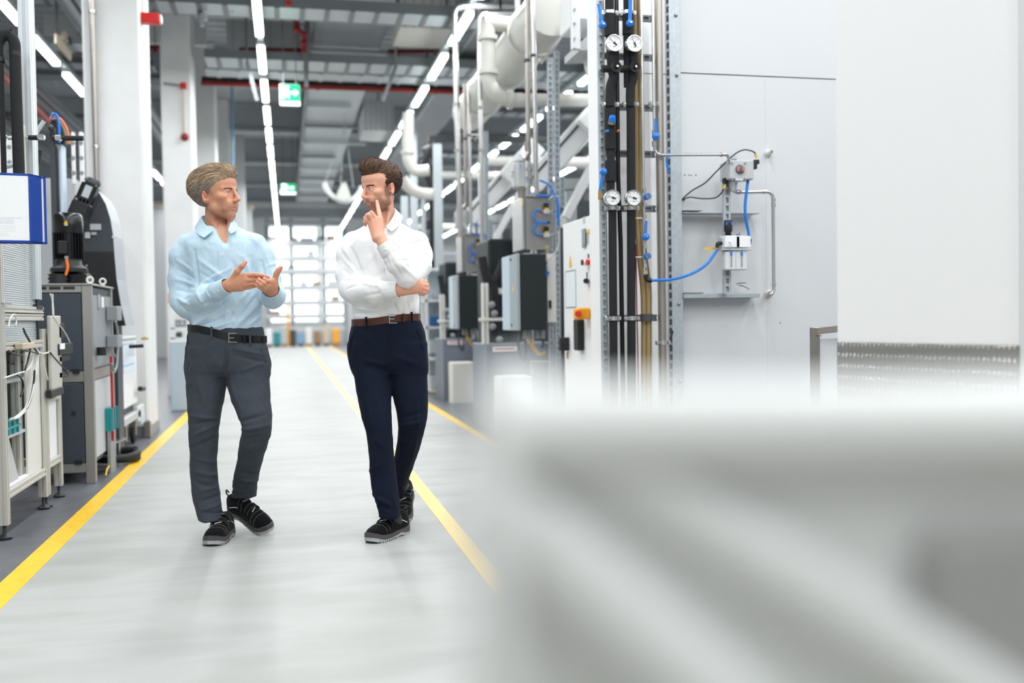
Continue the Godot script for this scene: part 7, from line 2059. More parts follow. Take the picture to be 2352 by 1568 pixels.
func lock_hair(parent: Node3D, T: Transform3D, hf: Field, src: Hide, c: Dictionary) -> void:
	var b := MB.new()
	var rg := RandomNumberGenerator.new()
	rg.seed = c.seed
	var nz := FastNoiseLite.new()
	nz.seed = c.seed
	nz.frequency = 9.0
	var tries := 0
	var made := 0
	while made < c.locks and tries < 9000:
		tries += 1
		var k := rg.randi_range(0, src.v.size() - 1)
		var p: Vector3 = src.v[k]
		if src.n[k].z > 0.2 and p.y < 0.055 or p.y < c.lock_low:
			continue
		made += 1
		var path := []
		var rr := []
		var top := smoothstep(0.06, 0.10, p.y)
		var steps := 6
		var ln := lerpf(c.side_len, c.top_len, top) * rg.randf_range(0.7, 1.25)
		var q := p
		for i in steps + 1:
			var t := float(i) / steps
			var f: Vector3 = c.flow.call(q)
			f += Vector3(nz.get_noise_3dv(q), nz.get_noise_3dv(q + Vector3(3, 0, 0)) * 0.6, nz.get_noise_3dv(q + Vector3(0, 5, 0)) * 0.4) * c.wave
			path.append(q)
			rr.append(c.lock_r * (1.0 - 0.75 * t) * (0.6 + 0.4 * sin(PI * minf(t * 2.0 + 0.2, 1.0))))
			q = snap(hf, q + f.normalized() * ln / steps, lerpf(0.001, c.lift, t) * lerpf(0.3, 1.0, top))
		var m: Color = c.hair[rg.randi_range(0, c.hair.size() - 1)]
		if top < 0.3 and c.has("side_hair"):
			m = c.side_hair[rg.randi_range(0, c.side_hair.size() - 1)]
		b.col = m
		b.tube(path, rr, 5, false)
	for i in b.v.size():
		b.v[i] = T * b.v[i]
		b.n[i] = (T.basis * b.n[i]).normalized()
	var o := part(parent, "hair_locks", b, M.hair, "", true)
	o.set_meta("kind", "stuff")

func make_head(o: Node3D, body: Hide, c: Dictionary) -> void:
	var T := Transform3D((Basis(Vector3.UP, deg_to_rad(c.yaw)) * Basis(Vector3.RIGHT, deg_to_rad(-c.pitch)) * Basis(Vector3.BACK, deg_to_rad(c.roll))).scaled(Vector3.ONE * c.scale), c.head)
	T.basis = Basis(Vector3.UP, deg_to_rad(c.yaw)) * Basis(Vector3.RIGHT, deg_to_rad(-c.pitch)) * Basis(Vector3.BACK, deg_to_rad(c.roll)) * Basis.from_scale(Vector3.ONE * c.scale)
	var I := T.affine_inverse()
	var f := head_field(c)
	for q in c.neck:
		f.cap(I * q[0], I * q[1], q[2], q[3], q[4])
	var s := Hide.new().nets(f, 0.0026, [Vector3(0, 0.03, 0)])
	s.normals()
	var nz := FastNoiseLite.new()
	nz.seed = 3
	nz.frequency = 320.0
	var n2 := FastNoiseLite.new()
	n2.frequency = 30.0
	s.paint(func(p: Vector3, _n: Vector3) -> Color:
		var k: Color = c.skin
		k = k.lerp(c.skin * Color(1.05, 0.9, 0.88), 0.5 + 0.5 * n2.get_noise_3dv(p))
		var lip := exp(-pow((p.y + 0.0715) / 0.0085, 2.0) - pow(p.x / 0.019, 4.0)) * smoothstep(0.076, 0.086, p.z)
		k = k.lerp(c.lip, 0.75 * lip)
		var ear := smoothstep(0.072, 0.082, absf(p.x)) * smoothstep(0.03, 0.02, absf(p.y - c.ear))
		k = k.lerp(c.skin * Color(1.1, 0.82, 0.76), 0.5 * ear)
		# beard grows over the jaw, chin and upper lip
		var jaw := smoothstep(-0.036, -0.062, p.y + 0.3 * maxf(0.0, 0.062 - p.z) - 0.0 + 0.25 * maxf(0.0, p.z - 0.084)) * smoothstep(-0.018, 0.006, p.z) * smoothstep(-0.128, -0.112, p.y)
		jaw = maxf(jaw, smoothstep(0.02, 0.006, absf(p.z - 0.014)) * smoothstep(0.03, 0.0, p.y) * smoothstep(0.045, 0.055, absf(p.x)) * smoothstep(-0.09, -0.07, p.y))
		jaw *= 1.0 - lip
		jaw *= 1.0 - 0.85 * smoothstep(0.014, 0.02, absf(p.x)) * smoothstep(0.05, 0.04, absf(p.x)) * smoothstep(-0.068, -0.06, p.y)
		var g := clampf(0.75 + 0.55 * nz.get_noise_3dv(p), 0.0, 1.0)
		return k.lerp(c.beard, c.beard_amt * jaw * g))
	for i in s.v.size():
		s.v[i] = T * s.v[i]
	s.normals()
	body.join(s)
	for sx in [-1.0, 1.0]:
		iris_eye(o, T, Vector3(sx * 0.0315, 0.0025, 0.0795), Vector3(c.gaze, c.gaze_y, 1), Color.BROWN)
		var br := MB.new()
		for k in 40:
			var t := k / 39.0
			var a := snap(f, Vector3(sx * lerpf(0.013, 0.049, t), lerpf(0.0150, 0.0165, t) + 0.0022 * sin(PI * t) + 0.0016 * (k % 3), lerpf(0.1, 0.08, t)), 0.0001)
			var e := snap(f, a + Vector3(sx * 0.009, 0.0035 * (1.0 - 1.7 * t), 0.002), 0.0015)
			br.tube([T * a, T * a.lerp(e, 0.5), T * e], [0.0011, 0.0013, 0.0003], 5, false)
		part(o, "eyebrow", br, M["brow_" + c.key])
	# hair: soft mass, then combed locks
	var h := Field.new()
	for q in c.mass:
		h.ell(q[0], q[1], q[3] if q.size() > 3 else Basis.IDENTITY, q[2])
	for q in c.cut:
		h.ell(q[0], q[1], q[3] if q.size() > 3 else Basis.IDENTITY, q[2], -1)
	var hs := Hide.new().nets(h, 0.0032, [Vector3(0, 0.1, -0.02)])
	hs.normals()
	lock_hair(o, T, h, hs, c)
	var n3 := FastNoiseLite.new()
	n3.seed = 12
	n3.frequency = 60.0
	hs.fold([], n3, 0.0022, Vector3(1.6, 1.2, 0.35))
	var n4 := FastNoiseLite.new()
	n4.frequency = 110.0
	hs.paint(func(p: Vector3, _n: Vector3) -> Color:
		var t := 0.5 + 0.5 * n4.get_noise_3dv(p * Vector3(1.5, 1, 0.3))
		var k: Color = c.hair[0].lerp(c.hair[1], t)
		if c.has("side_hair"):
			k = (c.side_hair[0].lerp(c.side_hair[1], t)).lerp(k, smoothstep(0.03, 0.075, p.y))
		return k)
	for i in hs.v.size():
		hs.v[i] = T * hs.v[i]
	hs.normals()
	skin_part(o, "hair", hs, M.hair, c.hair_label)

func hand_skin(f: Field, seed_p: Vector3, k: Color, tip: Color, tips: Array) -> Hide:
	var s := Hide.new().nets(f, 0.0028, [seed_p])
	s.normals()
	var nz := FastNoiseLite.new()
	nz.frequency = 45.0
	var vn := FastNoiseLite.new()
	vn.frequency = 70.0
	vn.seed = 5
	s.fold([], vn, 0.0006)
	s.paint(func(p: Vector3, _n: Vector3) -> Color:
		var a := 0.0
		for t in tips:
			a = maxf(a, exp(-p.distance_squared_to(t) / 0.00022))
		return k.lerp(k * Color(1.06, 0.88, 0.84), 0.5 + 0.5 * nz.get_noise_3dv(p)).lerp(tip, 0.55 * a))
	return s

# wrist > palm rays > fingers; each finger its own chain so that gaps stay open
func hand_field(wrist: Array, rays: Array, fingers: Array, thumb: Array) -> Field:
	var f := Field.new()
	f.limb(wrist, 0.015)
	for i in rays.size():
		f.limb(rays[i], 0.016)
	f.limb(thumb, 0.010)
	for g in fingers:
		f.limb(g, 0.0045)
	return f

func nails(o: Node3D, list: Array) -> void:
	for q in list:
		part(o, "fingernail", MB.new().ball(q[0], q[1], 8), M.nail)

func strip_part(o: Node3D, called: String, A: Array, B: Array, th: float, m: Material) -> MeshInstance3D:
	var a := smooth(A, 5)
	var b := smooth(B, 5)
	var mb := MB.new()
	var mid := Vector3.ZERO
	for q in a:
		mid += q / a.size()
	var out := []
	for i in a.size():
		var t: Vector3 = (a[mini(i + 1, a.size() - 1)] - a[maxi(i - 1, 0)]).normalized()
		var nn := t.cross(b[i] - a[i]).normalized()
		if nn.dot(a[i] - mid) < 0:
			nn = -nn
		out.append(nn)
	for i in a.size() - 1:
		for sg in [1.0, -1.0]:
			var d0: Vector3 = out[i] * th * 0.5 * sg
			var d1: Vector3 = out[i + 1] * th * 0.5 * sg
			mb.quads(a[i] + d0, b[i] + d0, b[i + 1] + d1, a[i + 1] + d1, out[i] * sg, out[i] * sg, out[i + 1] * sg, out[i + 1] * sg)
		mb.quad(b[i] + out[i] * th * 0.5, b[i + 1] + out[i + 1] * th * 0.5, b[i + 1] - out[i + 1] * th * 0.5, b[i] - out[i] * th * 0.5, (b[i] - a[i]).normalized())
		mb.quad(a[i] + out[i] * th * 0.5, a[i + 1] + out[i + 1] * th * 0.5, a[i + 1] - out[i + 1] * th * 0.5, a[i] - out[i] * th * 0.5, (a[i] - b[i]).normalized())
	for i in [0, a.size() - 1]:
		mb.quad(a[i] + out[i] * th * 0.5, b[i] + out[i] * th * 0.5, b[i] - out[i] * th * 0.5, a[i] - out[i] * th * 0.5, (a[i] - a[1 if i == 0 else i - 1]).normalized())
	return part(o, called, mb, m)

# safety shoe: heel and toe points on the sole line, up vector
func shoe(o: Node3D, heel: Vector3, toe: Vector3, up: Vector3, mirror: float) -> void:
	var ax := (toe - heel).normalized()
	var L := heel.distance_to(toe)
	up = (up - ax * up.dot(ax)).normalized()
	var sd := up.cross(ax) * mirror
	var P := func(s: float, x: float, y: float) -> Vector3: return heel + ax * (s * L) + sd * x + up * y
	var st := [0.0, 0.03, 0.1, 0.2, 0.32, 0.45, 0.58, 0.7, 0.8, 0.88, 0.94, 0.98, 1.0]
	var wd := [0.012, 0.027, 0.036, 0.038, 0.036, 0.037, 0.042, 0.047, 0.048, 0.044, 0.036, 0.024, 0.01]
	var cx := [0.0, 0.0, 0.0, 0.0, 0.002, 0.003, 0.003, 0.002, 0.0, -0.002, -0.003, -0.003, -0.003]
	var ht := [0.09, 0.105, 0.118, 0.122, 0.122, 0.112, 0.097, 0.083, 0.075, 0.069, 0.061, 0.052, 0.045]
	var n := st.size()
	# upper
	var up_m := MB.new()
	var K := 14
	var g := []
	for i in n:
		var row := []
		for j in K + 1:
			var a := PI * j / K
			var y0 := 0.026
			row.append(P.call(st[i], cx[i] + wd[i] * signf(cos(a)) * pow(absf(cos(a)), 0.75), y0 + (ht[i] - y0) * pow(sin(a), 0.7)))
		g.append(row)
	grid_into(up_m, g)
	var u := part(o, "shoe", up_m, M.suede, "black suede safety shoe")
	# sole layers
	var lay := func(y0: Array, y1: Array, grow0: float, grow1: float) -> MB:
		var m := MB.new()
		var lo := []
		var hi := []
		for i in n:
			lo.append([P.call(st[i], cx[i] - wd[i] - grow0, y0[i]), P.call(st[i], cx[i] + wd[i] + grow0, y0[i])])
			hi.append([P.call(st[i], cx[i] - wd[i] - grow1, y1[i]), P.call(st[i], cx[i] + wd[i] + grow1, y1[i])])
		for i in n - 1:
			m.quad(lo[i][0], lo[i][1], lo[i + 1][1], lo[i + 1][0], -up)
			m.quad(hi[i][0], hi[i][1], hi[i + 1][1], hi[i + 1][0], up)
			for k in 2:
				m.quad(lo[i][k], lo[i + 1][k], hi[i + 1][k], hi[i][k], (lo[i][k] - P.call(st[i], cx[i], y0[i]) + ax * (0.03 * (st[i] - 0.5))).normalized())
		m.quad(lo[0][0], lo[0][1], hi[0][1], hi[0][0], -ax)
		m.quad(lo[n - 1][0], lo[n - 1][1], hi[n - 1][1], hi[n - 1][0], ax)
		return m
	var z := []
	var t1 := []
	var t2 := []
	for i in n:
		var s: float = st[i]
		var arch := 0.010 * exp(-pow((s - 0.36) / 0.07, 2.0))
		z.append(arch + 0.012 * smoothstep(0.86, 1.0, s))
		t1.append(0.013 + arch * 1.2 + 0.016 * smoothstep(0.8, 1.0, s))
		t2.append(0.036 + 0.010 * smoothstep(0.25, 0.0, s) + 0.016 * smoothstep(0.82, 1.0, s) - 0.004 * exp(-pow((s - 0.6) / 0.15, 2.0)))
	part(u, "tread_sole", lay.call(z, t1, 0.002, 0.004), M.sole_light)
	part(u, "mid_sole", lay.call(t1, t2, 0.0045, 0.002), M.sole_dark)
	for i in 9:
		var s := 0.5 + 0.05 * i
		for k in [-1.0, 1.0]:
			var w: float = lerp_at(st, wd, s)
			part(u, "tread_notch", MB.new().box(P.call(s, lerp_at(st, cx, s) + k * (w + 0.003), 0.004 + lerp_at(st, z, s)), Vector3(0.004, 0.008, 0.003), Basis(sd, up, ax)), M.sole_dark)
	# straps, tongue and piping follow the upper
	var over := func(s0: float, s1: float, j0: int, j1: int, lift: float) -> Array:
		var r := []
		for j in range(j0, j1 + 1):
			var t := float(j - j0) / (j1 - j0)
			var s := lerpf(s0, s1, t)
			var a := PI * j / K
			var w: float = lerp_at(st, wd, s) + lift
			var h: float = lerp_at(st, ht, s) + lift
			r.append(P.call(s, lerp_at(st, cx, s) + w * signf(cos(a)) * pow(absf(cos(a)), 0.75), 0.026 + (h - 0.026) * pow(maxf(sin(a), 0.0), 0.7)))
		return r
	for q in [[0.33, 0.38, 2, 12], [0.50, 0.55, 2, 11]]:
		strip_part(u, "strap", over.call(q[0], q[1], q[2], q[3], 0.004), over.call(q[0] + 0.085, q[1] + 0.085, q[2], q[3], 0.004), 0.004, M.suede)
		for e in [0.004, 0.081]:
			part(u, "stitching", MB.new().tube(over.call(q[0] + e, q[1] + e, q[2], q[3], 0.0062), 0.0007, 4, false), M.thread)
	for q in [[0.66, 0.72, 1, 13, 0.0008, "thread"], [0.74, 0.80, 1, 13, 0.0008, "thread"], [0.14, 0.46, 1, 3, 0.0022, "reflective"], [0.14, 0.46, 13, 11, 0.0022, "reflective"], [0.61, 0.66, 6, 8, 0.0022, "reflective"]]:
		if q[2] < q[3]:
			part(u, "piping", MB.new().tube(over.call(q[0], q[1], q[2], q[3], 0.0015), q[4], 5, false), M[q[5]])
		else:
			var pp: Array = over.call(q[1], q[0], q[3], q[2], 0.0015)
			part(u, "piping", MB.new().tube(pp, q[4], 5, false), M[q[5]])
	part(u, "tongue_badge", MB.new().box(P.call(0.46, 0.003, 0.124), Vector3(0.034, 0.004, 0.016), Basis(sd, up, ax), 0.001), M.sole_dark)
	part(u, "heel_loop", MB.new().tube(smooth([P.call(0.0, 0, 0.09), P.call(-0.05, 0, 0.105), P.call(-0.02, 0, 0.125), P.call(0.03, 0, 0.115)], 4), 0.004, 6), M.black)

func lerp_at(x: Array, y: Array, s: float) -> float:
	var i := 0
	while i < x.size() - 2 and s > x[i + 1]:
		i += 1
	return lerpf(y[i], y[i + 1], clampf((s - x[i]) / (x[i + 1] - x[i]), 0.0, 1.0))

# smooth surface over a grid of points; normals from the grid
func grid_into(m: MB, g: Array) -> void:
	var n := g.size()
	var k: int = g[0].size()
	var mid := Vector3.ZERO
	for r in g:
		for q in r:
			mid += q / float(n * k)
	var nr := []
	for i in n:
		var row := []
		for j in k:
			var du: Vector3 = g[mini(i + 1, n - 1)][j] - g[maxi(i - 1, 0)][j]
			var dv: Vector3 = g[i][mini(j + 1, k - 1)] - g[i][maxi(j - 1, 0)]
			var x := du.cross(dv).normalized()
			if x.dot(g[i][j] - mid) < 0:
				x = -x
			row.append(x)
		nr.append(row)
	for i in n - 1:
		for j in k - 1:
			m.quads(g[i][j], g[i][j + 1], g[i + 1][j + 1], g[i + 1][j], nr[i][j], nr[i][j + 1], nr[i + 1][j + 1], nr[i + 1][j])

func belt(o: Node3D, f: Field, y0: float, tilt: float, cx: float, cz: float, m: Material, bx: float, loops: Array, lm: Material, strap_end: float) -> void:
	# follow the waist: march in from outside at each angle
	var ring := []
	var N := 56
	for i in N + 1:
		var a := TAU * i / N
		var d := Vector3(sin(a), 0, cos(a))
		var y := y0 + tilt * d.x
		var p := Vector3(cx, y, cz) + d * 0.32
		for k in 40:
			var e := f.at(p)
			if e < 0.0006:
				break
			p -= d * maxf(e * 0.7, 0.0006)
		ring.append(p + d * 0.003)
	var A := []
	var B := []
	for p in ring:
		A.append(p + Vector3(0, 0.0175, 0))
		B.append(p + Vector3(0, -0.0175, 0))
	var mb := MB.new()
	for i in N:
		var d0: Vector3 = (ring[i] - Vector3(cx, ring[i].y, cz)).normalized()
		var d1: Vector3 = (ring[i + 1] - Vector3(cx, ring[i + 1].y, cz)).normalized()
		mb.quads(A[i] + d0 * 0.002, B[i] + d0 * 0.002, B[i + 1] + d1 * 0.002, A[i + 1] + d1 * 0.002, d0, d0, d1, d1)
		mb.quad(A[i] + d0 * 0.002, A[i + 1] + d1 * 0.002, A[i + 1] - d1 * 0.004, A[i] - d0 * 0.004, Vector3.UP)
		mb.quad(B[i] + d0 * 0.002, B[i + 1] + d1 * 0.002, B[i + 1] - d1 * 0.004, B[i] - d0 * 0.004, Vector3.DOWN)
	var bl := part(o, "belt", mb, m)
	var at := func(x: float) -> Vector3:
		var best: Vector3 = ring[0]
		for p in ring:
			if p.z > cz and absf(p.x - x) < absf(best.x - x):
				best = p
		return Vector3(x, best.y, best.z)
	var c: Vector3 = at.call(bx)
	var bk := MB.new()
	bk.box(c + Vector3(-0.018, 0, 0.006), Vector3(0.005, 0.046, 0.005), Basis.IDENTITY, 0.0015).box(c + Vector3(0, 0.0205, 0.006), Vector3(0.04, 0.005, 0.005), Basis.IDENTITY, 0.0015).box(c + Vector3(0, -0.0205, 0.006), Vector3(0.04, 0.005, 0.005), Basis.IDENTITY, 0.0015)
	bk.box(c + Vector3(-0.006, 0, 0.007), Vector3(0.026, 0.004, 0.003))
	part(bl, "buckle", bk, M.chrome)
	part(bl, "keeper", MB.new().box(at.call(bx + 0.05) + Vector3(0, 0, 0.003), Vector3(0.009, 0.042, 0.006), Basis.IDENTITY, 0.001), m)
	part(bl, "strap_end", MB.new().box(at.call(strap_end) + Vector3(0.0, -0.001, 0.004), Vector3(0.03, 0.034, 0.003), Basis(Vector3.UP, 0.6), 0.001), m)
	for x in loops:
		part(bl, "belt_loop", MB.new().box(at.call(x) + Vector3(0, -0.003, 0.004), Vector3(0.011, 0.058, 0.004), Basis.IDENTITY, 0.001), lm)

func cuff(o: Node3D, a: Vector3, b: Vector3, r0: float, r1: float, m: Material) -> void:
	var d := (b - a).normalized()
	var u := d.cross(Vector3.UP).normalized()
	var mb := MB.new()
	mb.lathe(a, d, [[r0 - 0.002, 0.0], [r0, 0.003], [lerpf(r0, r1, 0.5), a.distance_to(b) * 0.5], [r1, a.distance_to(b)], [r1 - 0.0025, a.distance_to(b) + 0.001], [r1 - 0.003, a.distance_to(b) * 0.6]], 26)
	var k := part(o, "cuff", mb, m)
	part(k, "cuff_button", MB.new().lathe(a.lerp(b, 0.5) + Vector3(0, -0.2, 0.98).normalized() * lerpf(r0, r1, 0.5) * 0.98, Vector3(0, -0.2, 0.98), [[0, 0.003], [0.004, 0.0032], [0.0055, 0.002], [0.0055, 0]], 12), M.button)

func person(k: int, at: Vector3, label: String) -> Node3D:
	var o := thing("person", label, "person", at)
	o.rotation.y = -0.223
	origin[o] = Vector3.ZERO
	return o

func shell(f: Field, by: float) -> Field:
	var g := Field.new()
	for q in f.pr:
		if q[1] < 0:
			continue
		var c: Array = q.duplicate(true)
		if c[0] == 0:
			c[7] = maxf(c[7] - by, 0.006)
			c[8] = maxf(c[8] - by, 0.006)
		elif c[0] == 2:
			var ch: Array = c[5].duplicate(true)
			for i in ch[4].size():
				ch[4][i] = maxf(ch[4][i] - by, 0.02)
				ch[5][i] = maxf(ch[5][i] - by, 0.02)
			c[5] = ch
		g.pr.append(c)
	return g

func buttons(o: Node3D, f: Field, p: Array) -> void:
	for q in p:
		var c := front(f, q.x, q.y) + Vector3(0, 0, 0.0035)
		part(o, "button", MB.new().lathe(c, Vector3(0, 0, 1), [[0, 0.0018], [0.003, 0.0018], [0.0045, 0.0026], [0.0055, 0.0018], [0.0055, -0.002]], 14), M.button)

func fold_noise(sd: int) -> FastNoiseLite:
	var n := FastNoiseLite.new()
	n.seed = sd
	n.frequency = 13.0
	n.fractal_octaves = 3
	return n

func lin(r: float, g: float, b: float) -> Color:
	return Color(r, g, b).srgb_to_linear()

func people() -> void:
	grey_haired_man()
	bearded_man()

func grey_haired_man() -> void:
	var o := person(1, Vector3(-0.366, 0, -4.978), "person in a light blue shirt and grey trousers, gesturing with both hands while walking")
	# ---- trousers
	var tf := Field.new()
	tf.slices([2.3, [0.7877, 0.8129, 0.8549, 0.9179, 0.9704, 1.0187], [0.0859, 0.0852, 0.0837, 0.0794, 0.0771, 0.0767], [-0.0206, -0.0212, -0.0222, -0.0238, -0.0251, -0.0263], [0.191, 0.1962, 0.1962, 0.191, 0.1836, 0.1742], [0.09, 0.11, 0.122, 0.12, 0.115, 0.108]], 0.03)
	tf.slices([2.2, [0.0955, 0.1239, 0.1851, 0.2902, 0.3965, 0.5035, 0.5868, 0.6693, 0.7668, 0.8564, 0.9192], [-0.005, -0.0113, -0.026, -0.037, -0.0365, -0.0287, -0.0244, -0.021, -0.0153, -0.0117, -0.0045], [0.0116, 0.0059, -0.0056, -0.0082, -0.0008, 0.0165, 0.0145, 0.0024, -0.01, -0.0222, -0.0238], [0.0554, 0.0586, 0.063, 0.063, 0.0628, 0.0667, 0.074, 0.0836, 0.0953, 0.1007, 0.0944], [0.068, 0.066, 0.066, 0.068, 0.07, 0.072, 0.078, 0.086, 0.095, 0.1, 0.1]], 0.025)
	tf.slices([2.2, [0.1734, 0.2094, 0.2697, 0.3652, 0.4825, 0.5374, 0.589, 0.6692, 0.7644, 0.8535, 0.9166], [0.1098, 0.1146, 0.1327, 0.1719, 0.2228, 0.2416, 0.2362, 0.211, 0.1853, 0.1792, 0.1718], [-0.1754, -0.1563, -0.1178, -0.0501, 0.047, 0.0756, 0.0743, 0.0423, -0, -0.0222, -0.0238], [0.0554, 0.0606, 0.0601, 0.0593, 0.0684, 0.068, 0.0762, 0.0891, 0.1024, 0.1007, 0.0944], [0.06, 0.06, 0.062, 0.066, 0.07, 0.074, 0.078, 0.086, 0.095, 0.1, 0.1]], 0.025)
	var ts := Hide.new().nets(tf, 0.0065, [Vector3(0.077, 0.876, -0.023)])
	ts.fold([[0.1084, 0.9412, 0.106, 0.781, -0.0063, 0.0073], [0.1472, 0.9201, 0.27, 0.8874, 0.0063, 0.0073], [0.157, 0.8891, 0.2899, 0.8461, -0.0063, 0.0073], [0.1867, 0.8168, 0.2694, 0.8464, 0.0063, 0.0088], [0.1241, 0.7561, 0.1839, 0.6319, 0.0063, 0.0103], [-0.0297, 0.7789, -0.0007, 0.6552, 0.0063, 0.0118], [-0.0631, 0.6048, 0.0599, 0.5824, 0.0084, 0.0073], [-0.0637, 0.5637, 0.0393, 0.5827, -0.0084, 0.0073], [-0.0542, 0.5122, 0.0555, 0.5619, 0.0084, 0.0073], [-0.0654, 0.4507, 0.0484, 0.5004, -0.0063, 0.0088], [-0.0456, 0.3991, 0.0505, 0.3668, 0.0063, 0.0088], [-0.0568, 0.3376, 0.0455, 0.3052, 0.0084, 0.0088], [-0.0576, 0.2862, 0.0344, 0.254, -0.0084, 0.0088], [-0.0377, 0.2448, 0.0654, 0.2638, 0.0084, 0.0088], [-0.0384, 0.1935, 0.0709, 0.2227, -0.0084, 0.0088], [-0.0288, 0.1522, 0.0703, 0.1816, 0.0084, 0.0088], [-0.0187, 0.1418, 0.0695, 0.1282, -0.0084, 0.0073], [0.1832, 0.5805, 0.2967, 0.6097, -0.0084, 0.0088], [0.1826, 0.5395, 0.3062, 0.5582, 0.0105, 0.0088], [0.1922, 0.4982, 0.2889, 0.507, -0.0084, 0.0088], [0.1812, 0.447, 0.2637, 0.4663, 0.0063, 0.0103], [0.149, 0.355, 0.2212, 0.3745, 0.0063, 0.0088], [0.1381, 0.3141, 0.2405, 0.292, -0.0084, 0.0088], [0.1333, 0.2731, 0.2297, 0.2573, 0.0084, 0.0073], [-0.0745, 0.944, -0.0594, 0.8513, -0.0063, 0.0073], [0.2954, 0.9384, 0.2817, 0.8462, -0.0063, 0.0073]], fold_noise(2), 0.005, Vector3(1, 0.7, 1))
	var tr := skin_part(o, "trousers", ts, M.chino, "charcoal grey chino trousers")
	part(tr, "fly_seam", band(tf, [Vector3(0.1202, 0.9803, -0.0254), Vector3(0.1214, 0.9173, -0.0238), Vector3(0.1121, 0.8545, -0.0222), Vector3(0.0798, 0.8025, -0.0209)], 0.004, 0.0015), M.chino)
	for q in [[Vector3(-0.0897, 0.9792, -0.0253), Vector3(-0.0967, 0.9311, -0.0241), Vector3(-0.1038, 0.8787, -0.0228)], [Vector3(0.2545, 0.9741, -0.0253), Vector3(0.2622, 0.9257, -0.0241), Vector3(0.2699, 0.8836, -0.0230)]]:
		part(tr, "pocket_edge", band(tf, q, 0.006, 0.003), M.chino)
	# ---- shirt
	var sf := Field.new()
	sf.slices([2.2, [0.9767, 1.0334, 1.0858, 1.1697, 1.2747, 1.3587, 1.4176, 1.4537, 1.4815, 1.5073, 1.5246], [0.0772, 0.077, 0.0788, 0.0822, 0.0795, 0.0745, 0.0659, 0.0608, 0.0556, 0.0513, 0.0491], [-0.0253, -0.0267, -0.028, -0.0301, -0.0327, -0.0347, -0.0362, -0.0421, -0.0478, -0.0534, -0.0589], [0.1669, 0.17, 0.169, 0.1711, 0.1774, 0.1836, 0.1868, 0.1702, 0.1283, 0.0832, 0.0569], [0.106, 0.11, 0.112, 0.116, 0.122, 0.122, 0.112, 0.1, 0.09, 0.072, 0.06]], 0.04)
	var tz := Field.new()
	tz.pr.append(sf.pr[0])
	var arm_r := [[Vector3(-0.1073, 1.4209, -0.0462), 0.0500], [Vector3(-0.1271, 1.3623, -0.0448), 0.0580], [Vector3(-0.1388, 1.2575, -0.0472), 0.0580], [Vector3(-0.1228, 1.1518, -0.0295), 0.0580], [Vector3(-0.0944, 1.1300, 0.0010), 0.0530], [Vector3(0.0130, 1.1580, 0.0903), 0.0480], [Vector3(0.0982, 1.1899, 0.1545), 0.0370]]
	var arm_l := [[Vector3(0.2276, 1.4193, -0.0363), 0.0500], [Vector3(0.2569, 1.3563, -0.0397), 0.0500], [Vector3(0.2880, 1.2506, -0.0321), 0.0500], [Vector3(0.3151, 1.1739, -0.0002), 0.0500], [Vector3(0.3200, 1.1608, 0.0301), 0.0500], [Vector3(0.3329, 1.1735, 0.0998), 0.0440], [Vector3(0.3394, 1.1807, 0.1346), 0.0400]]
	sf.limb(arm_r, 0.035)
	sf.limb(arm_l, 0.03)
	# open collar
	sf.cap(Vector3(0.044, 1.611, -0.041), Vector3(0.046, 1.512, -0.039), 0.058, 0.058, 0.006, -1)
	sf.cap(Vector3(0.08, 1.52, 0.031), Vector3(0.126, 1.383, 0.095), 0.043, 0.008, 0.008, -1)
	var ss := Hide.new().nets(sf, 0.0055, [Vector3(0.082, 1.233, -0.032)])
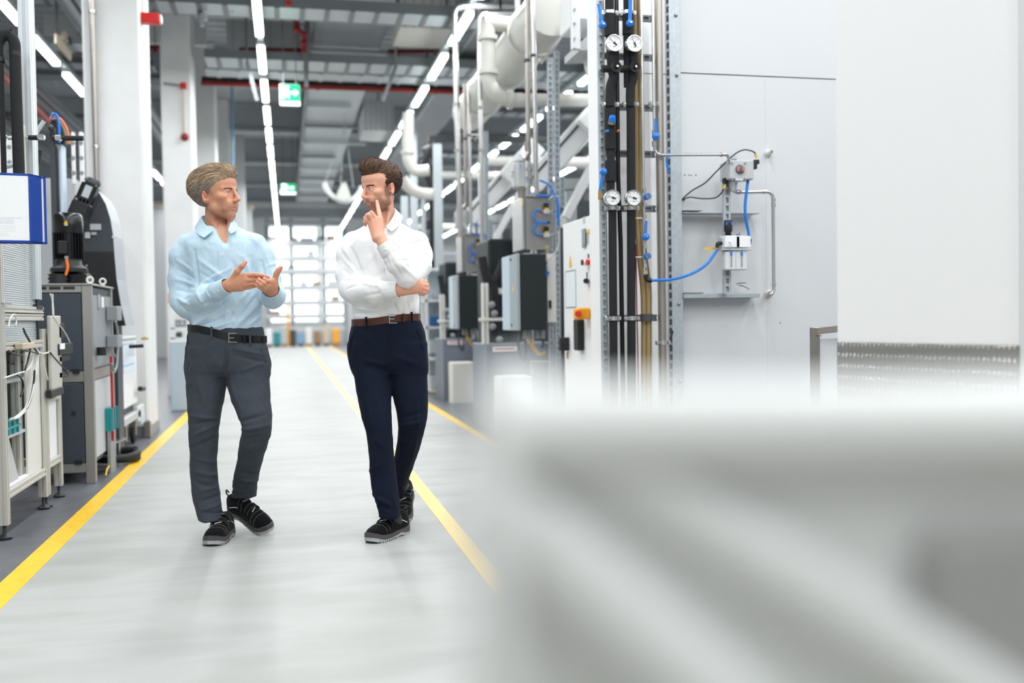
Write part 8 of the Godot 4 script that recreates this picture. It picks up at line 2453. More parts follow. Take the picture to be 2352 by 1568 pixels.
	ss.fold([[-0.037, 1.3852, -0.0189, 1.2205, -0.0126, 0.0073], [-0.1343, 1.3414, -0.0528, 1.2888, 0.0084, 0.0073], [-0.1308, 1.2982, -0.0431, 1.2517, -0.0084, 0.0073], [-0.1397, 1.2532, -0.0374, 1.2208, 0.0105, 0.0073], [-0.1364, 1.2017, -0.0441, 1.186, -0.0105, 0.0073], [-0.1267, 1.1605, -0.0552, 1.1286, 0.0105, 0.0073], [-0.1128, 1.1295, -0.0763, 1.0981, -0.0084, 0.0059], [-0.0858, 1.1496, -0.0234, 1.1939, -0.0105, 0.0059], [-0.0092, 1.1855, 0.0269, 1.1274, 0.0084, 0.0073], [0.0405, 1.2094, 0.0684, 1.1514, 0.0084, 0.0073], [0.0167, 1.1275, 0.0786, 1.1472, -0.0063, 0.0073], [-0.015, 1.3438, 0.111, 1.2494, 0.0063, 0.0088], [-0.0118, 1.2821, 0.1003, 1.2187, -0.0063, 0.0088], [-0.0128, 1.2204, 0.1322, 1.2943, 0.0084, 0.0088], [0.0073, 1.1852, 0.1418, 1.2489, -0.0084, 0.0088], [0.143, 1.3311, 0.1932, 1.2482, -0.0042, 0.0103], [0.2255, 1.3504, 0.2442, 1.2269, -0.0105, 0.0088], [0.1947, 1.3509, 0.224, 1.2477, 0.0084, 0.0088], [-0.0567, 1.03, 0.1194, 1.126, 0.0105, 0.0088], [-0.0363, 1.0215, 0.1393, 1.0805, -0.0084, 0.0088], [0.0252, 1.0123, 0.1429, 1.0476, 0.0084, 0.0073], [0.159, 1.0227, 0.2574, 1.1445, 0.0105, 0.0088], [0.174, 1.0635, 0.2538, 1.1815, -0.0084, 0.0088], [0.2, 1.0179, 0.2732, 1.099, 0.0084, 0.0073], [0.1605, 1.1254, 0.2234, 1.2066, 0.0063, 0.0088], [0.2684, 1.3292, 0.2874, 1.2262, -0.0105, 0.0073], [0.2934, 1.3494, 0.3206, 1.2463, 0.0084, 0.0073], [0.2886, 1.3043, 0.328, 1.3283, 0.0063, 0.0073], [0.2985, 1.1439, 0.3563, 1.1635, -0.0063, 0.0059], [-0.0713, 1.4268, -0.0192, 1.4774, -0.0042, 0.0088], [0.1966, 1.4741, 0.2573, 1.4116, 0.0042, 0.0103]], fold_noise(4), 0.0045, Vector3(1, 0.8, 1))
	var sh := skin_part(o, "shirt", ss, M.shirt_blue, "light blue cotton shirt")
	part(sh, "placket", band(tz, [Vector3(0.0969, 1.3856, -0.0354), Vector3(0.1022, 1.3163, -0.0337), Vector3(0.1072, 1.2323, -0.0316), Vector3(0.1165, 1.1482, -0.0295), Vector3(0.1218, 1.0852, -0.0280), Vector3(0.1229, 1.0180, -0.0263)], 0.03, 0.0035), M.shirt_blue)
	buttons(sh, tz, [Vector3(0.1008, 1.3604, -0.0348), Vector3(0.1093, 1.2281, -0.0315), Vector3(0.1233, 1.1859, -0.0305), Vector3(0.1220, 1.0978, -0.0283)])
	strip_part(sh, "collar", [Vector3(0.1241, 1.4775, 0.0603), Vector3(0.1214, 1.5073, 0.0266), Vector3(0.1076, 1.5366, -0.0392), Vector3(0.0727, 1.5653, -0.0899), Vector3(0.0137, 1.5761, -0.1251), Vector3(-0.0291, 1.5668, -0.0899), Vector3(-0.0359, 1.5523, -0.0495), Vector3(0.0066, 1.5113, 0.0235), Vector3(0.0521, 1.4765, 0.0604)], [Vector3(0.1418, 1.4591, 0.0808), Vector3(0.1534, 1.4740, 0.0474), Vector3(0.1407, 1.5025, -0.0383), Vector3(0.1075, 1.5296, -0.0990), Vector3(0.0086, 1.5349, -0.1391), Vector3(-0.0690, 1.5195, -0.0987), Vector3(-0.0619, 1.4962, -0.0281), Vector3(-0.0221, 1.4622, 0.0478), Vector3(0.0159, 1.4422, 0.0852)], 0.004, M.shirt_blue)
	strip_part(sh, "collar_stand", [Vector3(0.1195, 1.4651, 0.0376), Vector3(0.1149, 1.4963, 0.0118), Vector3(0.0990, 1.5262, -0.0389), Vector3(0.0227, 1.5494, -0.1145), Vector3(-0.0203, 1.5341, -0.0591), Vector3(0.0115, 1.4941, 0.0069), Vector3(0.0501, 1.4658, 0.0406)], [Vector3(0.1275, 1.4301, 0.0615), Vector3(0.1256, 1.4704, 0.0225), Vector3(0.1092, 1.5009, -0.0383), Vector3(0.0208, 1.5222, -0.1188), Vector3(-0.0334, 1.5090, -0.0584), Vector3(0.0054, 1.4680, 0.0226), Vector3(0.0507, 1.4377, 0.0583)], 0.003, M.shirt_blue)
	cuff(sh, Vector3(0.074, 1.183, 0.135), Vector3(0.145, 1.213, 0.174), 0.045, 0.0375, M.shirt_blue)
	cuff(sh, Vector3(0.332, 1.17, 0.09), Vector3(0.344, 1.194, 0.169), 0.049, 0.043, M.shirt_blue)
	belt(o, tf, 0.989, -0.03, 0.074, 0.0, M.belt_black, 0.142, [0.043, 0.218], M.chino, 0.267)
	# ---- body: skin, one surface with head and hands
	var bf := shell(sf, 0.016)
	for q in shell(tf, 0.03).pr:
		bf.pr.append(q)
	var sk := lin(0.81, 0.605, 0.495)
	var tipc := lin(0.82, 0.52, 0.45)
	var body := Hide.new().nets(bf, 0.012, [Vector3(0.082, 1.233, -0.032)])
	body.normals()
	body.paint(func(_p: Vector3, _n: Vector3) -> Color: return sk)
	var c := {"key": "a", "ear": -0.014, "head": Vector3(0.046, 1.653, -0.022), "yaw": 72.0, "pitch": 4.0, "roll": 0.0, "scale": 1.0, "gaze": 0.25, "gaze_y": -0.03, "skin": sk, "lip": lin(0.70, 0.42, 0.37), "beard": lin(0.50, 0.38, 0.31), "beard_amt": 0.55,
		"neck": [[Vector3(0.03, 1.579, -0.07), Vector3(0.044, 1.455, -0.057), 0.052, 0.062, 0.03], [Vector3(0.044, 1.455, -0.057), Vector3(0.053, 1.39, -0.036), 0.06, 0.08, 0.03], [Vector3(0.006, 1.569, -0.03), Vector3(0.086, 1.442, 0.025), 0.012, 0.01, 0.02], [Vector3(0.113, 1.535, -0.019), Vector3(0.099, 1.442, 0.025), 0.01, 0.01, 0.02]],
		"mass": [[Vector3(0, 0.043, -0.026), Vector3(0.081, 0.096, 0.113), 0.02], [Vector3(0, 0.098, 0.006), Vector3(0.066, 0.054, 0.094), 0.03], [Vector3(-0.005, 0.105, 0.078), Vector3(0.046, 0.028, 0.036), 0.03], [Vector3(0, 0.05, -0.085), Vector3(0.064, 0.078, 0.056), 0.03], [Vector3(0, 0.062, 0.012), Vector3(0.078, 0.06, 0.085), 0.02]],
		"cut": [[Vector3(0, -0.06, -0.165), Vector3(0.12, 0.085, 0.075), 0.01], [Vector3(0, -0.06, 0.16), Vector3(0.2, 0.15, 0.13), 0.008], [Vector3(0.09, -0.01, 0.075), Vector3(0.04, 0.045, 0.05), 0.006], [Vector3(-0.09, -0.01, 0.075), Vector3(0.04, 0.045, 0.05), 0.006], [Vector3(0, -0.11, 0.04), Vector3(0.14, 0.09, 0.085), 0.006], [Vector3(0.09, -0.02, -0.008), Vector3(0.03, 0.033, 0.024), 0.004], [Vector3(-0.09, -0.02, -0.008), Vector3(0.03, 0.033, 0.024), 0.004]],
		"hair": [lin(0.56, 0.475, 0.385), lin(0.71, 0.61, 0.50), lin(0.83, 0.74, 0.62), lin(0.46, 0.385, 0.31)], "side_hair": [lin(0.46, 0.41, 0.365), lin(0.56, 0.51, 0.46)], "hair_label": "swept back greying blond hair", "seed": 21, "locks": 900, "lock_low": -0.02, "side_len": 0.02, "top_len": 0.06, "lock_r": 0.0018, "lift": 0.004, "wave": 0.8,
		"flow": func(q: Vector3) -> Vector3: return Vector3(0.0, 0.6, -0.8) if q.z > 0.075 and q.y > 0.07 else Vector3(0, -0.12 - 7.0 * maxf(0.0, 0.085 - q.y), -1)}
	make_head(o, body, c)
	# right hand: flat, thumb up
	var hr := hand_field([[Vector3(0.0663, 1.1788, 0.1298), 0.0300], [Vector3(0.1275, 1.2053, 0.1641), 0.0270], [Vector3(0.1526, 1.2146, 0.1739), 0.0250]], [[[Vector3(0.1583, 1.2284, 0.1785), 0.0150], [Vector3(0.2357, 1.2564, 0.2028), 0.0125]], [[Vector3(0.1596, 1.2182, 0.1838), 0.0150], [Vector3(0.2422, 1.2362, 0.2063), 0.0125]], [[Vector3(0.1608, 1.2062, 0.1821), 0.0140], [Vector3(0.2322, 1.2146, 0.2008), 0.0125]], [[Vector3(0.1604, 1.1964, 0.1743), 0.0120], [Vector3(0.2173, 1.1971, 0.1913), 0.0120]]],
		[[[Vector3(0.2357, 1.2564, 0.2028), 0.0105], [Vector3(0.2837, 1.2603, 0.2107), 0.0098], [Vector3(0.3182, 1.2550, 0.2058), 0.0088], [Vector3(0.3416, 1.2471, 0.1960), 0.0072]], [[Vector3(0.2416, 1.2353, 0.2043), 0.0105], [Vector3(0.2845, 1.2388, 0.2002), 0.0098], [Vector3(0.3180, 1.2396, 0.1902), 0.0086], [Vector3(0.3396, 1.2377, 0.1802), 0.0070]], [[Vector3(0.2317, 1.2147, 0.1988), 0.0102], [Vector3(0.2727, 1.2202, 0.1947), 0.0095], [Vector3(0.3025, 1.2240, 0.1856), 0.0084], [Vector3(0.3223, 1.2240, 0.1766), 0.0068]], [[Vector3(0.2167, 1.1972, 0.1893), 0.0095], [Vector3(0.2501, 1.2028, 0.1861), 0.0086], [Vector3(0.2729, 1.2086, 0.1810), 0.0076], [Vector3(0.2873, 1.2136, 0.1738), 0.0062]]],
		[[Vector3(0.1678, 1.2341, 0.1834), 0.0160], [Vector3(0.2023, 1.2768, 0.2033), 0.0128], [Vector3(0.2265, 1.3010, 0.2097), 0.0110], [Vector3(0.2417, 1.3177, 0.2093), 0.0088]])
	body.join(hand_skin(hr, Vector3(0.196, 1.223, 0.193), sk, tipc, [Vector3(0.3416, 1.2471, 0.1960), Vector3(0.2417, 1.3177, 0.2093)]))
	var hl := hand_field([[Vector3(0.3324, 1.1676, 0.0899), 0.0310], [Vector3(0.3456, 1.1880, 0.1595), 0.0290], [Vector3(0.3511, 1.2014, 0.1811), 0.0260]], [[[Vector3(0.3599, 1.2092, 0.1839), 0.0150], [Vector3(0.3586, 1.2280, 0.2185), 0.0125]], [[Vector3(0.3530, 1.2052, 0.1890), 0.0160], [Vector3(0.3464, 1.2101, 0.2269), 0.0125]], [[Vector3(0.3429, 1.1993, 0.1892), 0.0160], [Vector3(0.3353, 1.2002, 0.2312), 0.0120]], [[Vector3(0.3316, 1.1936, 0.1843), 0.0140], [Vector3(0.3243, 1.1925, 0.2274), 0.0115]], [[Vector3(0.3641, 1.2172, 0.1837), 0.0190], [Vector3(0.3598, 1.2247, 0.1986), 0.0160]]],
		[[[Vector3(0.3567, 1.2281, 0.2185), 0.0105], [Vector3(0.3491, 1.2292, 0.2445), 0.0098], [Vector3(0.3354, 1.2402, 0.2482), 0.0082]], [[Vector3(0.3459, 1.2090, 0.2290), 0.0105], [Vector3(0.3334, 1.2193, 0.2537), 0.0098], [Vector3(0.3137, 1.2362, 0.2563), 0.0082]], [[Vector3(0.3346, 1.2002, 0.2322), 0.0102], [Vector3(0.3219, 1.2105, 0.2559), 0.0094], [Vector3(0.3047, 1.2255, 0.2566), 0.0078]], [[Vector3(0.3238, 1.1925, 0.2294), 0.0094], [Vector3(0.3141, 1.2000, 0.2492), 0.0085], [Vector3(0.2985, 1.2119, 0.2529), 0.0070]]],
		[[Vector3(0.3658, 1.2249, 0.1905), 0.0170], [Vector3(0.3822, 1.2640, 0.2056), 0.0115], [Vector3(0.3936, 1.2796, 0.2102), 0.0108], [Vector3(0.4044, 1.2902, 0.2129), 0.0090]])
	body.join(hand_skin(hl, Vector3(0.352, 1.211, 0.194), sk, tipc, [Vector3(0.3354, 1.2402, 0.2482), Vector3(0.3137, 1.2362, 0.2563), Vector3(0.3047, 1.2255, 0.2566), Vector3(0.2985, 1.2119, 0.2529), Vector3(0.4044, 1.2902, 0.2129)]))
	skin_part(o, "body", body, M.skin)
	nails(o, [[Vector3(0.336, 1.239, 0.255), Vector3(0.005, 0.005, 0.0025)], [Vector3(0.316, 1.235, 0.263), Vector3(0.005, 0.005, 0.0025)], [Vector3(0.307, 1.224, 0.263), Vector3(0.0045, 0.0045, 0.0025)], [Vector3(0.301, 1.211, 0.258), Vector3(0.004, 0.004, 0.0022)], [Vector3(0.24, 1.313, 0.217), Vector3(0.0045, 0.006, 0.0025)]])
	# ---- shoes
	var toe := Vector3(0.04, 0, 0.165)
	shoe(o, toe + Vector3(0.005, 0, -0.285), toe, Vector3.UP, 1.0)
	shoe(o, Vector3(0.022, 0.085, -0.253), Vector3(0.268, 0.012, -0.051), Vector3(0.1, 0.85, 0.5), 1.0)
	for q in [[toe + Vector3(0.0, 0.06, -0.2), Vector3(-0.01, 0.143, -0.005)], [Vector3(0.069, 0.125, -0.204), Vector3(0.12, 0.245, -0.137)]]:
		part(o, "sock", MB.new().tube([q[0], q[1]], 0.04, 14), M.black)

func bearded_man() -> void:
	var o := person(2, Vector3(0.45, 0, -4.875), "bearded person in a white shirt and navy trousers, one finger raised to the cheek")
	var tf := Field.new()
	tf.slices([2.3, [0.7843, 0.8057, 0.8399, 0.9039, 0.9679, 1.0213, 1.0575], [0.0371, 0.0343, 0.0305, 0.0251, 0.026, 0.0258, 0.0263], [-0.0209, -0.0214, -0.0222, -0.0238, -0.0254, -0.0267, -0.0276], [0.1782, 0.1835, 0.1878, 0.1899, 0.1856, 0.1718, 0.1568], [0.085, 0.1, 0.118, 0.12, 0.118, 0.112, 0.105]], 0.03)
	tf.slices([2.2, [0.1041, 0.1518, 0.1821, 0.2437, 0.3253, 0.4086, 0.492, 0.5744, 0.6555, 0.7581, 0.8416, 0.9265], [0.044, 0.0406, 0.0311, 0.019, 0.0095, 0.0045, -0.0025, -0.0162, -0.0295, -0.0441, -0.0556, -0.0578], [0.1361, 0.1349, 0.1291, 0.1226, 0.1106, 0.1085, 0.1064, 0.0944, 0.0624, 0.0198, -0.0122, -0.0244], [0.0487, 0.0508, 0.0581, 0.0623, 0.0614, 0.0593, 0.0614, 0.0709, 0.0777, 0.0868, 0.098, 0.1046], [0.066, 0.064, 0.066, 0.066, 0.066, 0.068, 0.07, 0.078, 0.086, 0.095, 0.1, 0.1]], 0.022)
	tf.slices([2.2, [0.1368, 0.2103, 0.2842, 0.3812, 0.4519, 0.5098, 0.5638, 0.6479, 0.7531, 0.8384, 0.9238], [0.0451, 0.0574, 0.0762, 0.1048, 0.1261, 0.1407, 0.1467, 0.1396, 0.1284, 0.1254, 0.1225], [-0.2349, -0.1967, -0.1485, -0.0809, -0.0327, 0.0059, 0.0146, 0.0025, -0.0201, -0.0222, -0.0244], [0.0246, 0.0377, 0.0472, 0.0574, 0.0611, 0.0659, 0.0721, 0.0818, 0.0907, 0.0928, 0.0928], [0.05, 0.06, 0.062, 0.066, 0.07, 0.074, 0.078, 0.086, 0.095, 0.1, 0.1]], 0.022)
	var ts := Hide.new().nets(tf, 0.0065, [Vector3(0.025, 0.904, -0.024)])
	ts.fold([[0.054, 1.0216, 0.0505, 0.7918, -0.0053, 0.006], [-0.1074, 0.9927, -0.0042, 0.9076, 0.0042, 0.0119], [-0.0781, 0.8564, 0.0364, 0.8275, 0.0063, 0.0075], [-0.0682, 0.8208, 0.0402, 0.8024, -0.0063, 0.0075], [0.0685, 0.8751, 0.1931, 0.821, 0.0053, 0.0105], [-0.0596, 0.6994, -0.0269, 0.5109, 0.0053, 0.006], [-0.0269, 0.5109, -0.013, 0.3226, 0.0063, 0.006], [-0.013, 0.3226, -0.0036, 0.1135, 0.0074, 0.006], [-0.0313, 0.49, 0.0513, 0.4261, 0.0042, 0.009], [-0.0548, 0.3232, 0.0086, 0.3641, 0.0063, 0.0075], [-0.0312, 0.2184, 0.0475, 0.1754, 0.0105, 0.009], [-0.0233, 0.1932, 0.0576, 0.1502, -0.0105, 0.0075], [0.0589, 0.2379, 0.0786, 0.154, 0.0084, 0.006], [0.0953, 0.5717, 0.2107, 0.6013, -0.0084, 0.0075], [0.0906, 0.5342, 0.2037, 0.5534, 0.0105, 0.0075], [0.1047, 0.5047, 0.1948, 0.518, -0.0084, 0.0075], [0.1703, 0.696, 0.1824, 0.5286, 0.0053, 0.006], [0.1735, 0.487, 0.1229, 0.3205, 0.0063, 0.006], [0.0899, 0.4882, 0.1558, 0.4245, 0.0063, 0.009], [-0.1433, 0.9723, -0.1382, 0.8887, -0.0063, 0.0075]], fold_noise(12), 0.0032, Vector3(1, 0.6, 1))
	var tr := skin_part(o, "trousers", ts, M.navy, "navy wool trousers with pressed creases")
	part(tr, "fly_seam", band(tf, [Vector3(0.0415, 1.0061, -0.0264), Vector3(0.0424, 0.9250, -0.0244), Vector3(0.0371, 0.8504, -0.0225)], 0.004, 0.0015), M.navy)
	for q in [[Vector3(-0.1186, 1.0000, -0.0262), Vector3(-0.1406, 0.9598, -0.0252), Vector3(-0.1563, 0.9067, -0.0238)], [Vector3(0.1801, 0.9934, -0.0261), Vector3(0.1965, 0.9547, -0.0252), Vector3(0.2085, 0.9012, -0.0238)]]:
		part(tr, "pocket_edge", band(tf, q, 0.006, 0.003), M.navy)
	# ---- shirt
	var sf := Field.new()
	sf.slices([2.2, [1.0149, 1.0747, 1.1003, 1.1386, 1.2452, 1.3519, 1.4202, 1.459, 1.4894, 1.5156, 1.5354], [0.0246, 0.0212, 0.0195, 0.0232, 0.028, 0.0296, 0.0285, 0.0263, 0.023, 0.0184, 0.0138], [-0.0266, -0.0281, -0.0287, -0.0297, -0.0323, -0.0349, -0.0366, -0.0426, -0.0484, -0.054, -0.0595], [0.1558, 0.1622, 0.1664, 0.1611, 0.1643, 0.1771, 0.1835, 0.1687, 0.1272, 0.0824, 0.0503], [0.104, 0.112, 0.118, 0.116, 0.12, 0.122, 0.112, 0.1, 0.09, 0.075, 0.06]], 0.04)
	var tz := Field.new()
	tz.pr.append(sf.pr[0])
	sf.limb([[Vector3(-0.1351, 1.4276, -0.0468), 0.0500], [Vector3(-0.1537, 1.3653, -0.0352), 0.0580], [Vector3(-0.1582, 1.2685, -0.0128), 0.0560], [Vector3(-0.1374, 1.2015, 0.0189), 0.0560], [Vector3(-0.1118, 1.1855, 0.0493), 0.0520], [Vector3(-0.0099, 1.1814, 0.1494), 0.0470], [Vector3(0.0725, 1.1833, 0.1843), 0.0370]], 0.035)
	sf.limb([[Vector3(0.1813, 1.4229, -0.0468), 0.0500], [Vector3(0.1950, 1.3594, -0.0252), 0.0560], [Vector3(0.1921, 1.2985, 0.0463), 0.0560], [Vector3(0.1698, 1.2478, 0.1676), 0.0500], [Vector3(0.1525, 1.2419, 0.2178), 0.0460], [Vector3(0.1115, 1.3052, 0.2563), 0.0460], [Vector3(0.0701, 1.3630, 0.2699), 0.0350]], 0.03)
	sf.cap(Vector3(0.018, 1.631, -0.052), Vector3(0.016, 1.528, -0.049), 0.056, 0.056, 0.006, -1)
	sf.cap(Vector3(0.027, 1.52, 0.036), Vector3(0.04, 1.47, 0.077), 0.036, 0.010, 0.008, -1)
	var ss := Hide.new().nets(sf, 0.0055, [Vector3(0.031, 1.288, -0.033)])
	ss.fold([[-0.1307, 1.3901, -0.0863, 1.2849, -0.0105, 0.0075], [-0.1806, 1.4117, -0.1317, 1.3274, 0.0084, 0.0075], [-0.1752, 1.349, -0.1034, 1.2601, 0.0084, 0.0075], [-0.1657, 1.2861, -0.1078, 1.2435, -0.0084, 0.0075], [-0.1559, 1.2442, -0.0725, 1.2325, 0.0084, 0.006], [-0.1462, 1.1918, -0.0831, 1.2222, -0.0084, 0.006], [-0.0726, 1.222, 0.0211, 1.1997, 0.0063, 0.0075], [-0.0422, 1.1589, 0.073, 1.1739, -0.0063, 0.0075], [-0.0036, 1.2252, 0.0313, 1.1829, 0.0063, 0.006], [-0.0397, 1.326, 0.0242, 1.4087, 0.0042, 0.0119], [-0.0201, 1.2421, 0.0749, 1.3034, -0.0063, 0.009], [0.1498, 1.4172, 0.2337, 1.4369, 0.0063, 0.0075], [0.1596, 1.3753, 0.2437, 1.4054, -0.0063, 0.0075], [0.1445, 1.3442, 0.2221, 1.3639, 0.0084, 0.0075], [0.1273, 1.3131, 0.2006, 1.3224, -0.0063, 0.0075], [0.1375, 1.292, 0.1931, 1.2389, 0.0084, 0.0075], [0.1021, 1.303, 0.1367, 1.2398, -0.0063, 0.006], [0.076, 1.3765, 0.1066, 1.3238, 0.0063, 0.006], [0.0651, 1.3453, 0.085, 1.2824, -0.0063, 0.006], [-0.1224, 1.1078, -0.0223, 1.0917, 0.0105, 0.009], [-0.1166, 1.0764, -0.0017, 1.0705, -0.0084, 0.0075], [0.0724, 1.1363, 0.0923, 1.0691, -0.0063, 0.0075], [0.1569, 1.1977, 0.1698, 1.0826, 0.0084, 0.0075], [0.1354, 1.1562, 0.1446, 1.0725, -0.0063, 0.0075], [-0.0275, 1.4408, 0.0021, 1.3254, 0.0042, 0.009], [-0.1055, 1.118, 0.02, 1.1287, 0.0084, 0.0075]], fold_noise(14), 0.0042, Vector3(1, 0.8, 1))
	var sh := skin_part(o, "shirt", ss, M.shirt_white, "white cotton shirt")
	part(sh, "placket", band(tz, [Vector3(0.0315, 1.4756, -0.0380), Vector3(0.0370, 1.4158, -0.0365), Vector3(0.0464, 1.3303, -0.0344), Vector3(0.0558, 1.2448, -0.0323), Vector3(0.0627, 1.1380, -0.0297), Vector3(0.0658, 1.0612, -0.0277)], 0.03, 0.0035), M.shirt_white)
	buttons(sh, tz, [Vector3(0.0315, 1.4756, -0.0380), Vector3(0.0388, 1.3944, -0.0360), Vector3(0.0647, 1.1295, -0.0294)])
	strip_part(sh, "collar", [Vector3(0.0401, 1.4899, 0.0617), Vector3(0.0578, 1.5197, 0.0309), Vector3(0.0713, 1.5667, -0.0403), Vector3(0.0616, 1.5979, -0.0911), Vector3(0.0142, 1.6133, -0.1265), Vector3(-0.0269, 1.5928, -0.0909), Vector3(-0.0377, 1.5577, -0.0400), Vector3(-0.0138, 1.5166, 0.0310), Vector3(0.0233, 1.4881, 0.0617)], [Vector3(0.0695, 1.4646, 0.0843), Vector3(0.0948, 1.4904, 0.0466), Vector3(0.1048, 1.5278, -0.0393), Vector3(0.0966, 1.5618, -0.1002), Vector3(0.0182, 1.5714, -0.1404), Vector3(-0.0634, 1.5534, -0.0999), Vector3(-0.0703, 1.5198, -0.0391), Vector3(-0.0374, 1.4861, 0.0468), Vector3(0.0009, 1.4636, 0.0843)], 0.004, M.shirt_white)
	cuff(sh, Vector3(0.042, 1.182, 0.169), Vector3(0.11, 1.185, 0.194), 0.044, 0.037, M.shirt_white)
	cuff(sh, Vector3(0.081, 1.349, 0.265), Vector3(0.051, 1.395, 0.274), 0.042, 0.036, M.shirt_white)
	belt(o, tf, 1.043, 0.012, 0.027, 0.0, M.belt_brown, 0.069, [-0.061, 0.155], M.navy, 0.171)
	# ---- body
	var bf := shell(sf, 0.016)
	for q in shell(tf, 0.03).pr:
		bf.pr.append(q)
	var sk := lin(0.865, 0.67, 0.575)
	var tipc := lin(0.86, 0.58, 0.53)
	var body := Hide.new().nets(bf, 0.012, [Vector3(0.031, 1.288, -0.033)])
	body.normals()
	body.paint(func(_p: Vector3, _n: Vector3) -> Color: return sk)
	var c := {"key": "b", "ear": -0.008, "head": Vector3(0.013, 1.683, -0.013), "yaw": -49.0, "pitch": -8.0, "roll": 0.0, "scale": 0.935, "gaze": -0.35, "gaze_y": -0.04, "skin": sk, "lip": lin(0.76, 0.47, 0.44), "beard": lin(0.30, 0.205, 0.155), "beard_amt": 0.86,
		"neck": [[Vector3(0.012, 1.628, -0.062), Vector3(0.014, 1.493, -0.058), 0.055, 0.06, 0.03], [Vector3(0.014, 1.493, -0.058), Vector3(0.02, 1.405, -0.036), 0.058, 0.08, 0.03], [Vector3(0.055, 1.64, -0.042), Vector3(0.037, 1.479, 0.022), 0.011, 0.01, 0.02]],
		"mass": [[Vector3(0, 0.042, -0.016), Vector3(0.080, 0.092, 0.102), 0.02], [Vector3(0, 0.100, 0.02), Vector3(0.060, 0.056, 0.078), 0.03], [Vector3(0, 0.112, 0.066), Vector3(0.05, 0.038, 0.038), 0.03], [Vector3(0, 0.05, -0.06), Vector3(0.062, 0.07, 0.052), 0.03]],
		"cut": [[Vector3(0, -0.022, 0.13), Vector3(0.12, 0.095, 0.1), 0.008], [Vector3(0.088, 0.004, 0.078), Vector3(0.04, 0.07, 0.05), 0.006], [Vector3(-0.088, 0.004, 0.078), Vector3(0.04, 0.07, 0.05), 0.006], [Vector3(0, -0.11, 0.04), Vector3(0.14, 0.09, 0.085), 0.006], [Vector3(0.09, -0.008, -0.008), Vector3(0.03, 0.033, 0.024), 0.004], [Vector3(-0.09, -0.008, -0.008), Vector3(0.03, 0.033, 0.024), 0.004]],
		"hair": [lin(0.27, 0.19, 0.14), lin(0.38, 0.28, 0.205), lin(0.47, 0.355, 0.265), lin(0.22, 0.155, 0.115)], "side_hair": [lin(0.20, 0.145, 0.115), lin(0.26, 0.19, 0.15)], "hair_label": "short dark brown hair brushed up at the front", "seed": 33, "locks": 900, "lock_low": -0.03, "side_len": 0.013, "top_len": 0.042, "lock_r": 0.0016, "lift": 0.009, "wave": 0.35,
		"flow": func(q: Vector3) -> Vector3: return Vector3(0.15, 0.75, -0.55) if q.y > 0.085 else Vector3(0, -0.5, -0.8)}
	make_head(o, body, c)
	# left hand raised, index finger on the cheek
	var hr := hand_field([[Vector3(0.0820, 1.3477, 0.2552), 0.0300], [Vector3(0.0584, 1.3872, 0.2693), 0.0275], [Vector3(0.0402, 1.4158, 0.2636), 0.0255]], [[[Vector3(0.0443, 1.4238, 0.2634), 0.0140], [Vector3(0.0367, 1.5109, 0.2312), 0.0125]], [[Vector3(0.0326, 1.4218, 0.2654), 0.0150], [Vector3(0.0212, 1.5066, 0.2363), 0.0125]], [[Vector3(0.0223, 1.4201, 0.2635), 0.0140], [Vector3(0.0025, 1.4991, 0.2335), 0.0120]], [[Vector3(0.0131, 1.4168, 0.2555), 0.0120], [Vector3(-0.0122, 1.4882, 0.2238), 0.0115]]],
		[[[Vector3(0.0364, 1.5111, 0.2292), 0.0108], [Vector3(0.0233, 1.5542, 0.1851), 0.0098], [Vector3(0.0132, 1.5832, 0.1444), 0.0088], [Vector3(0.0050, 1.6077, 0.1108), 0.0074]], [[Vector3(0.0209, 1.5068, 0.2343), 0.0106], [Vector3(-0.0039, 1.5405, 0.2325), 0.0098], [Vector3(-0.0271, 1.5318, 0.2127), 0.0088], [Vector3(-0.0419, 1.5226, 0.1959), 0.0072]], [[Vector3(0.0022, 1.4993, 0.2315), 0.0103], [Vector3(-0.0153, 1.5290, 0.2388), 0.0096], [Vector3(-0.0335, 1.5145, 0.2261), 0.0085], [Vector3(-0.0410, 1.4999, 0.2115), 0.0070]], [[Vector3(-0.0125, 1.4884, 0.2218), 0.0096], [Vector3(-0.0279, 1.5078, 0.2313), 0.0087], [Vector3(-0.0368, 1.4964, 0.2266), 0.0078], [Vector3(-0.0345, 1.4841, 0.2169), 0.0064]]],
		[[Vector3(0.0197, 1.4297, 0.2432), 0.0160], [Vector3(0.0022, 1.4803, 0.1969), 0.0125], [Vector3(-0.0158, 1.5140, 0.1661), 0.0110], [Vector3(-0.0285, 1.5387, 0.1455), 0.0090]])
	body.join(hand_skin(hr, Vector3(0.025, 1.465, 0.249), sk, tipc, [Vector3(0.0050, 1.6077, 0.1108), Vector3(-0.0419, 1.5226, 0.1959), Vector3(-0.0410, 1.4999, 0.2115), Vector3(-0.0345, 1.4841, 0.2169), Vector3(0.0337, 1.5110, 0.2312)]))
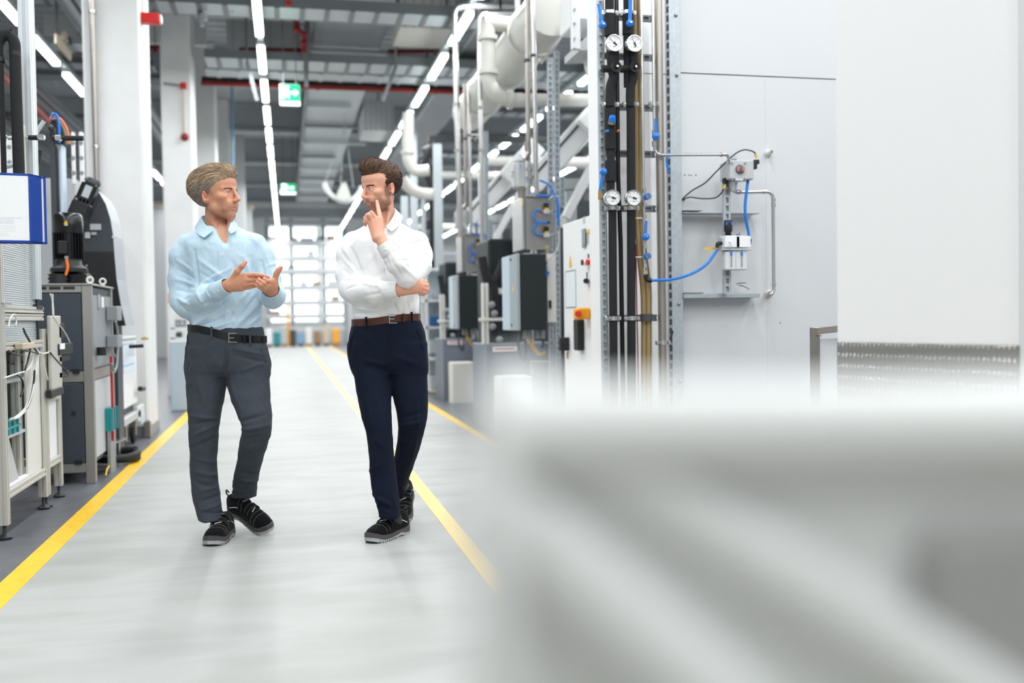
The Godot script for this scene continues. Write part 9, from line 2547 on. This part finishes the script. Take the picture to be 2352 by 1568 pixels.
	var hl := hand_field([[Vector3(0.0542, 1.1820, 0.1693), 0.0300], [Vector3(0.1083, 1.1846, 0.1942), 0.0275], [Vector3(0.1313, 1.1861, 0.1992), 0.0260]], [[[Vector3(0.1309, 1.2005, 0.1938), 0.0140], [Vector3(0.2140, 1.2211, 0.2083), 0.0125]], [[Vector3(0.1336, 1.1901, 0.2011), 0.0150], [Vector3(0.2198, 1.2085, 0.2186), 0.0125]], [[Vector3(0.1334, 1.1799, 0.2014), 0.0150], [Vector3(0.2228, 1.1922, 0.2210), 0.0122]], [[Vector3(0.1326, 1.1720, 0.1955), 0.0130], [Vector3(0.2179, 1.1763, 0.2144), 0.0118]]],
		[[[Vector3(0.2140, 1.2211, 0.2083), 0.0106], [Vector3(0.2388, 1.2165, 0.2144), 0.0098], [Vector3(0.2473, 1.2048, 0.1967), 0.0078]], [[Vector3(0.2198, 1.2085, 0.2186), 0.0106], [Vector3(0.2452, 1.2010, 0.2208), 0.0098], [Vector3(0.2514, 1.1873, 0.2011), 0.0078]], [[Vector3(0.2228, 1.1922, 0.2210), 0.0103], [Vector3(0.2460, 1.1838, 0.2212), 0.0095], [Vector3(0.2494, 1.1730, 0.2045), 0.0076]], [[Vector3(0.2179, 1.1763, 0.2144), 0.0096], [Vector3(0.2393, 1.1688, 0.2176), 0.0088], [Vector3(0.2272, 1.1601, 0.2078), 0.0076], [Vector3(0.2083, 1.1605, 0.2018), 0.0064]]],
		[[Vector3(0.1435, 1.2002, 0.1968), 0.0150], [Vector3(0.1780, 1.2181, 0.1934), 0.0120], [Vector3(0.2044, 1.2301, 0.1901), 0.0088]])
	body.join(hand_skin(hl, Vector3(0.171, 1.194, 0.204), sk, tipc, [Vector3(0.2213, 1.2084, 0.2236), Vector3(0.2254, 1.1920, 0.2270), Vector3(0.2393, 1.1688, 0.2176)]))
	skin_part(o, "body", body, M.skin)
	nails(o, [[Vector3(0.005, 1.605, 0.118), Vector3(0.004, 0.006, 0.0022)]])
	var toe := Vector3(-0.043, 0, 0.231)
	shoe(o, toe + Vector3(0.145, 0, -0.25), toe, Vector3.UP, 1.0)
	var toe2 := Vector3(0.059, 0, -0.169)
	shoe(o, toe2 + Vector3(0.01, 0.11, -0.265), toe2 + Vector3(0, 0.0, 0), Vector3(0, 0.9, 0.42), 1.0)
	part(o, "sock", MB.new().tube([toe + Vector3(0.1, 0.06, -0.18), Vector3(0.044, 0.139, 0.125)], 0.04, 14), M.black)
	part(o, "sock", MB.new().tube([toe2 + Vector3(0.005, 0.15, -0.22), Vector3(0.049, 0.198, -0.206)], 0.036, 14), M.black)
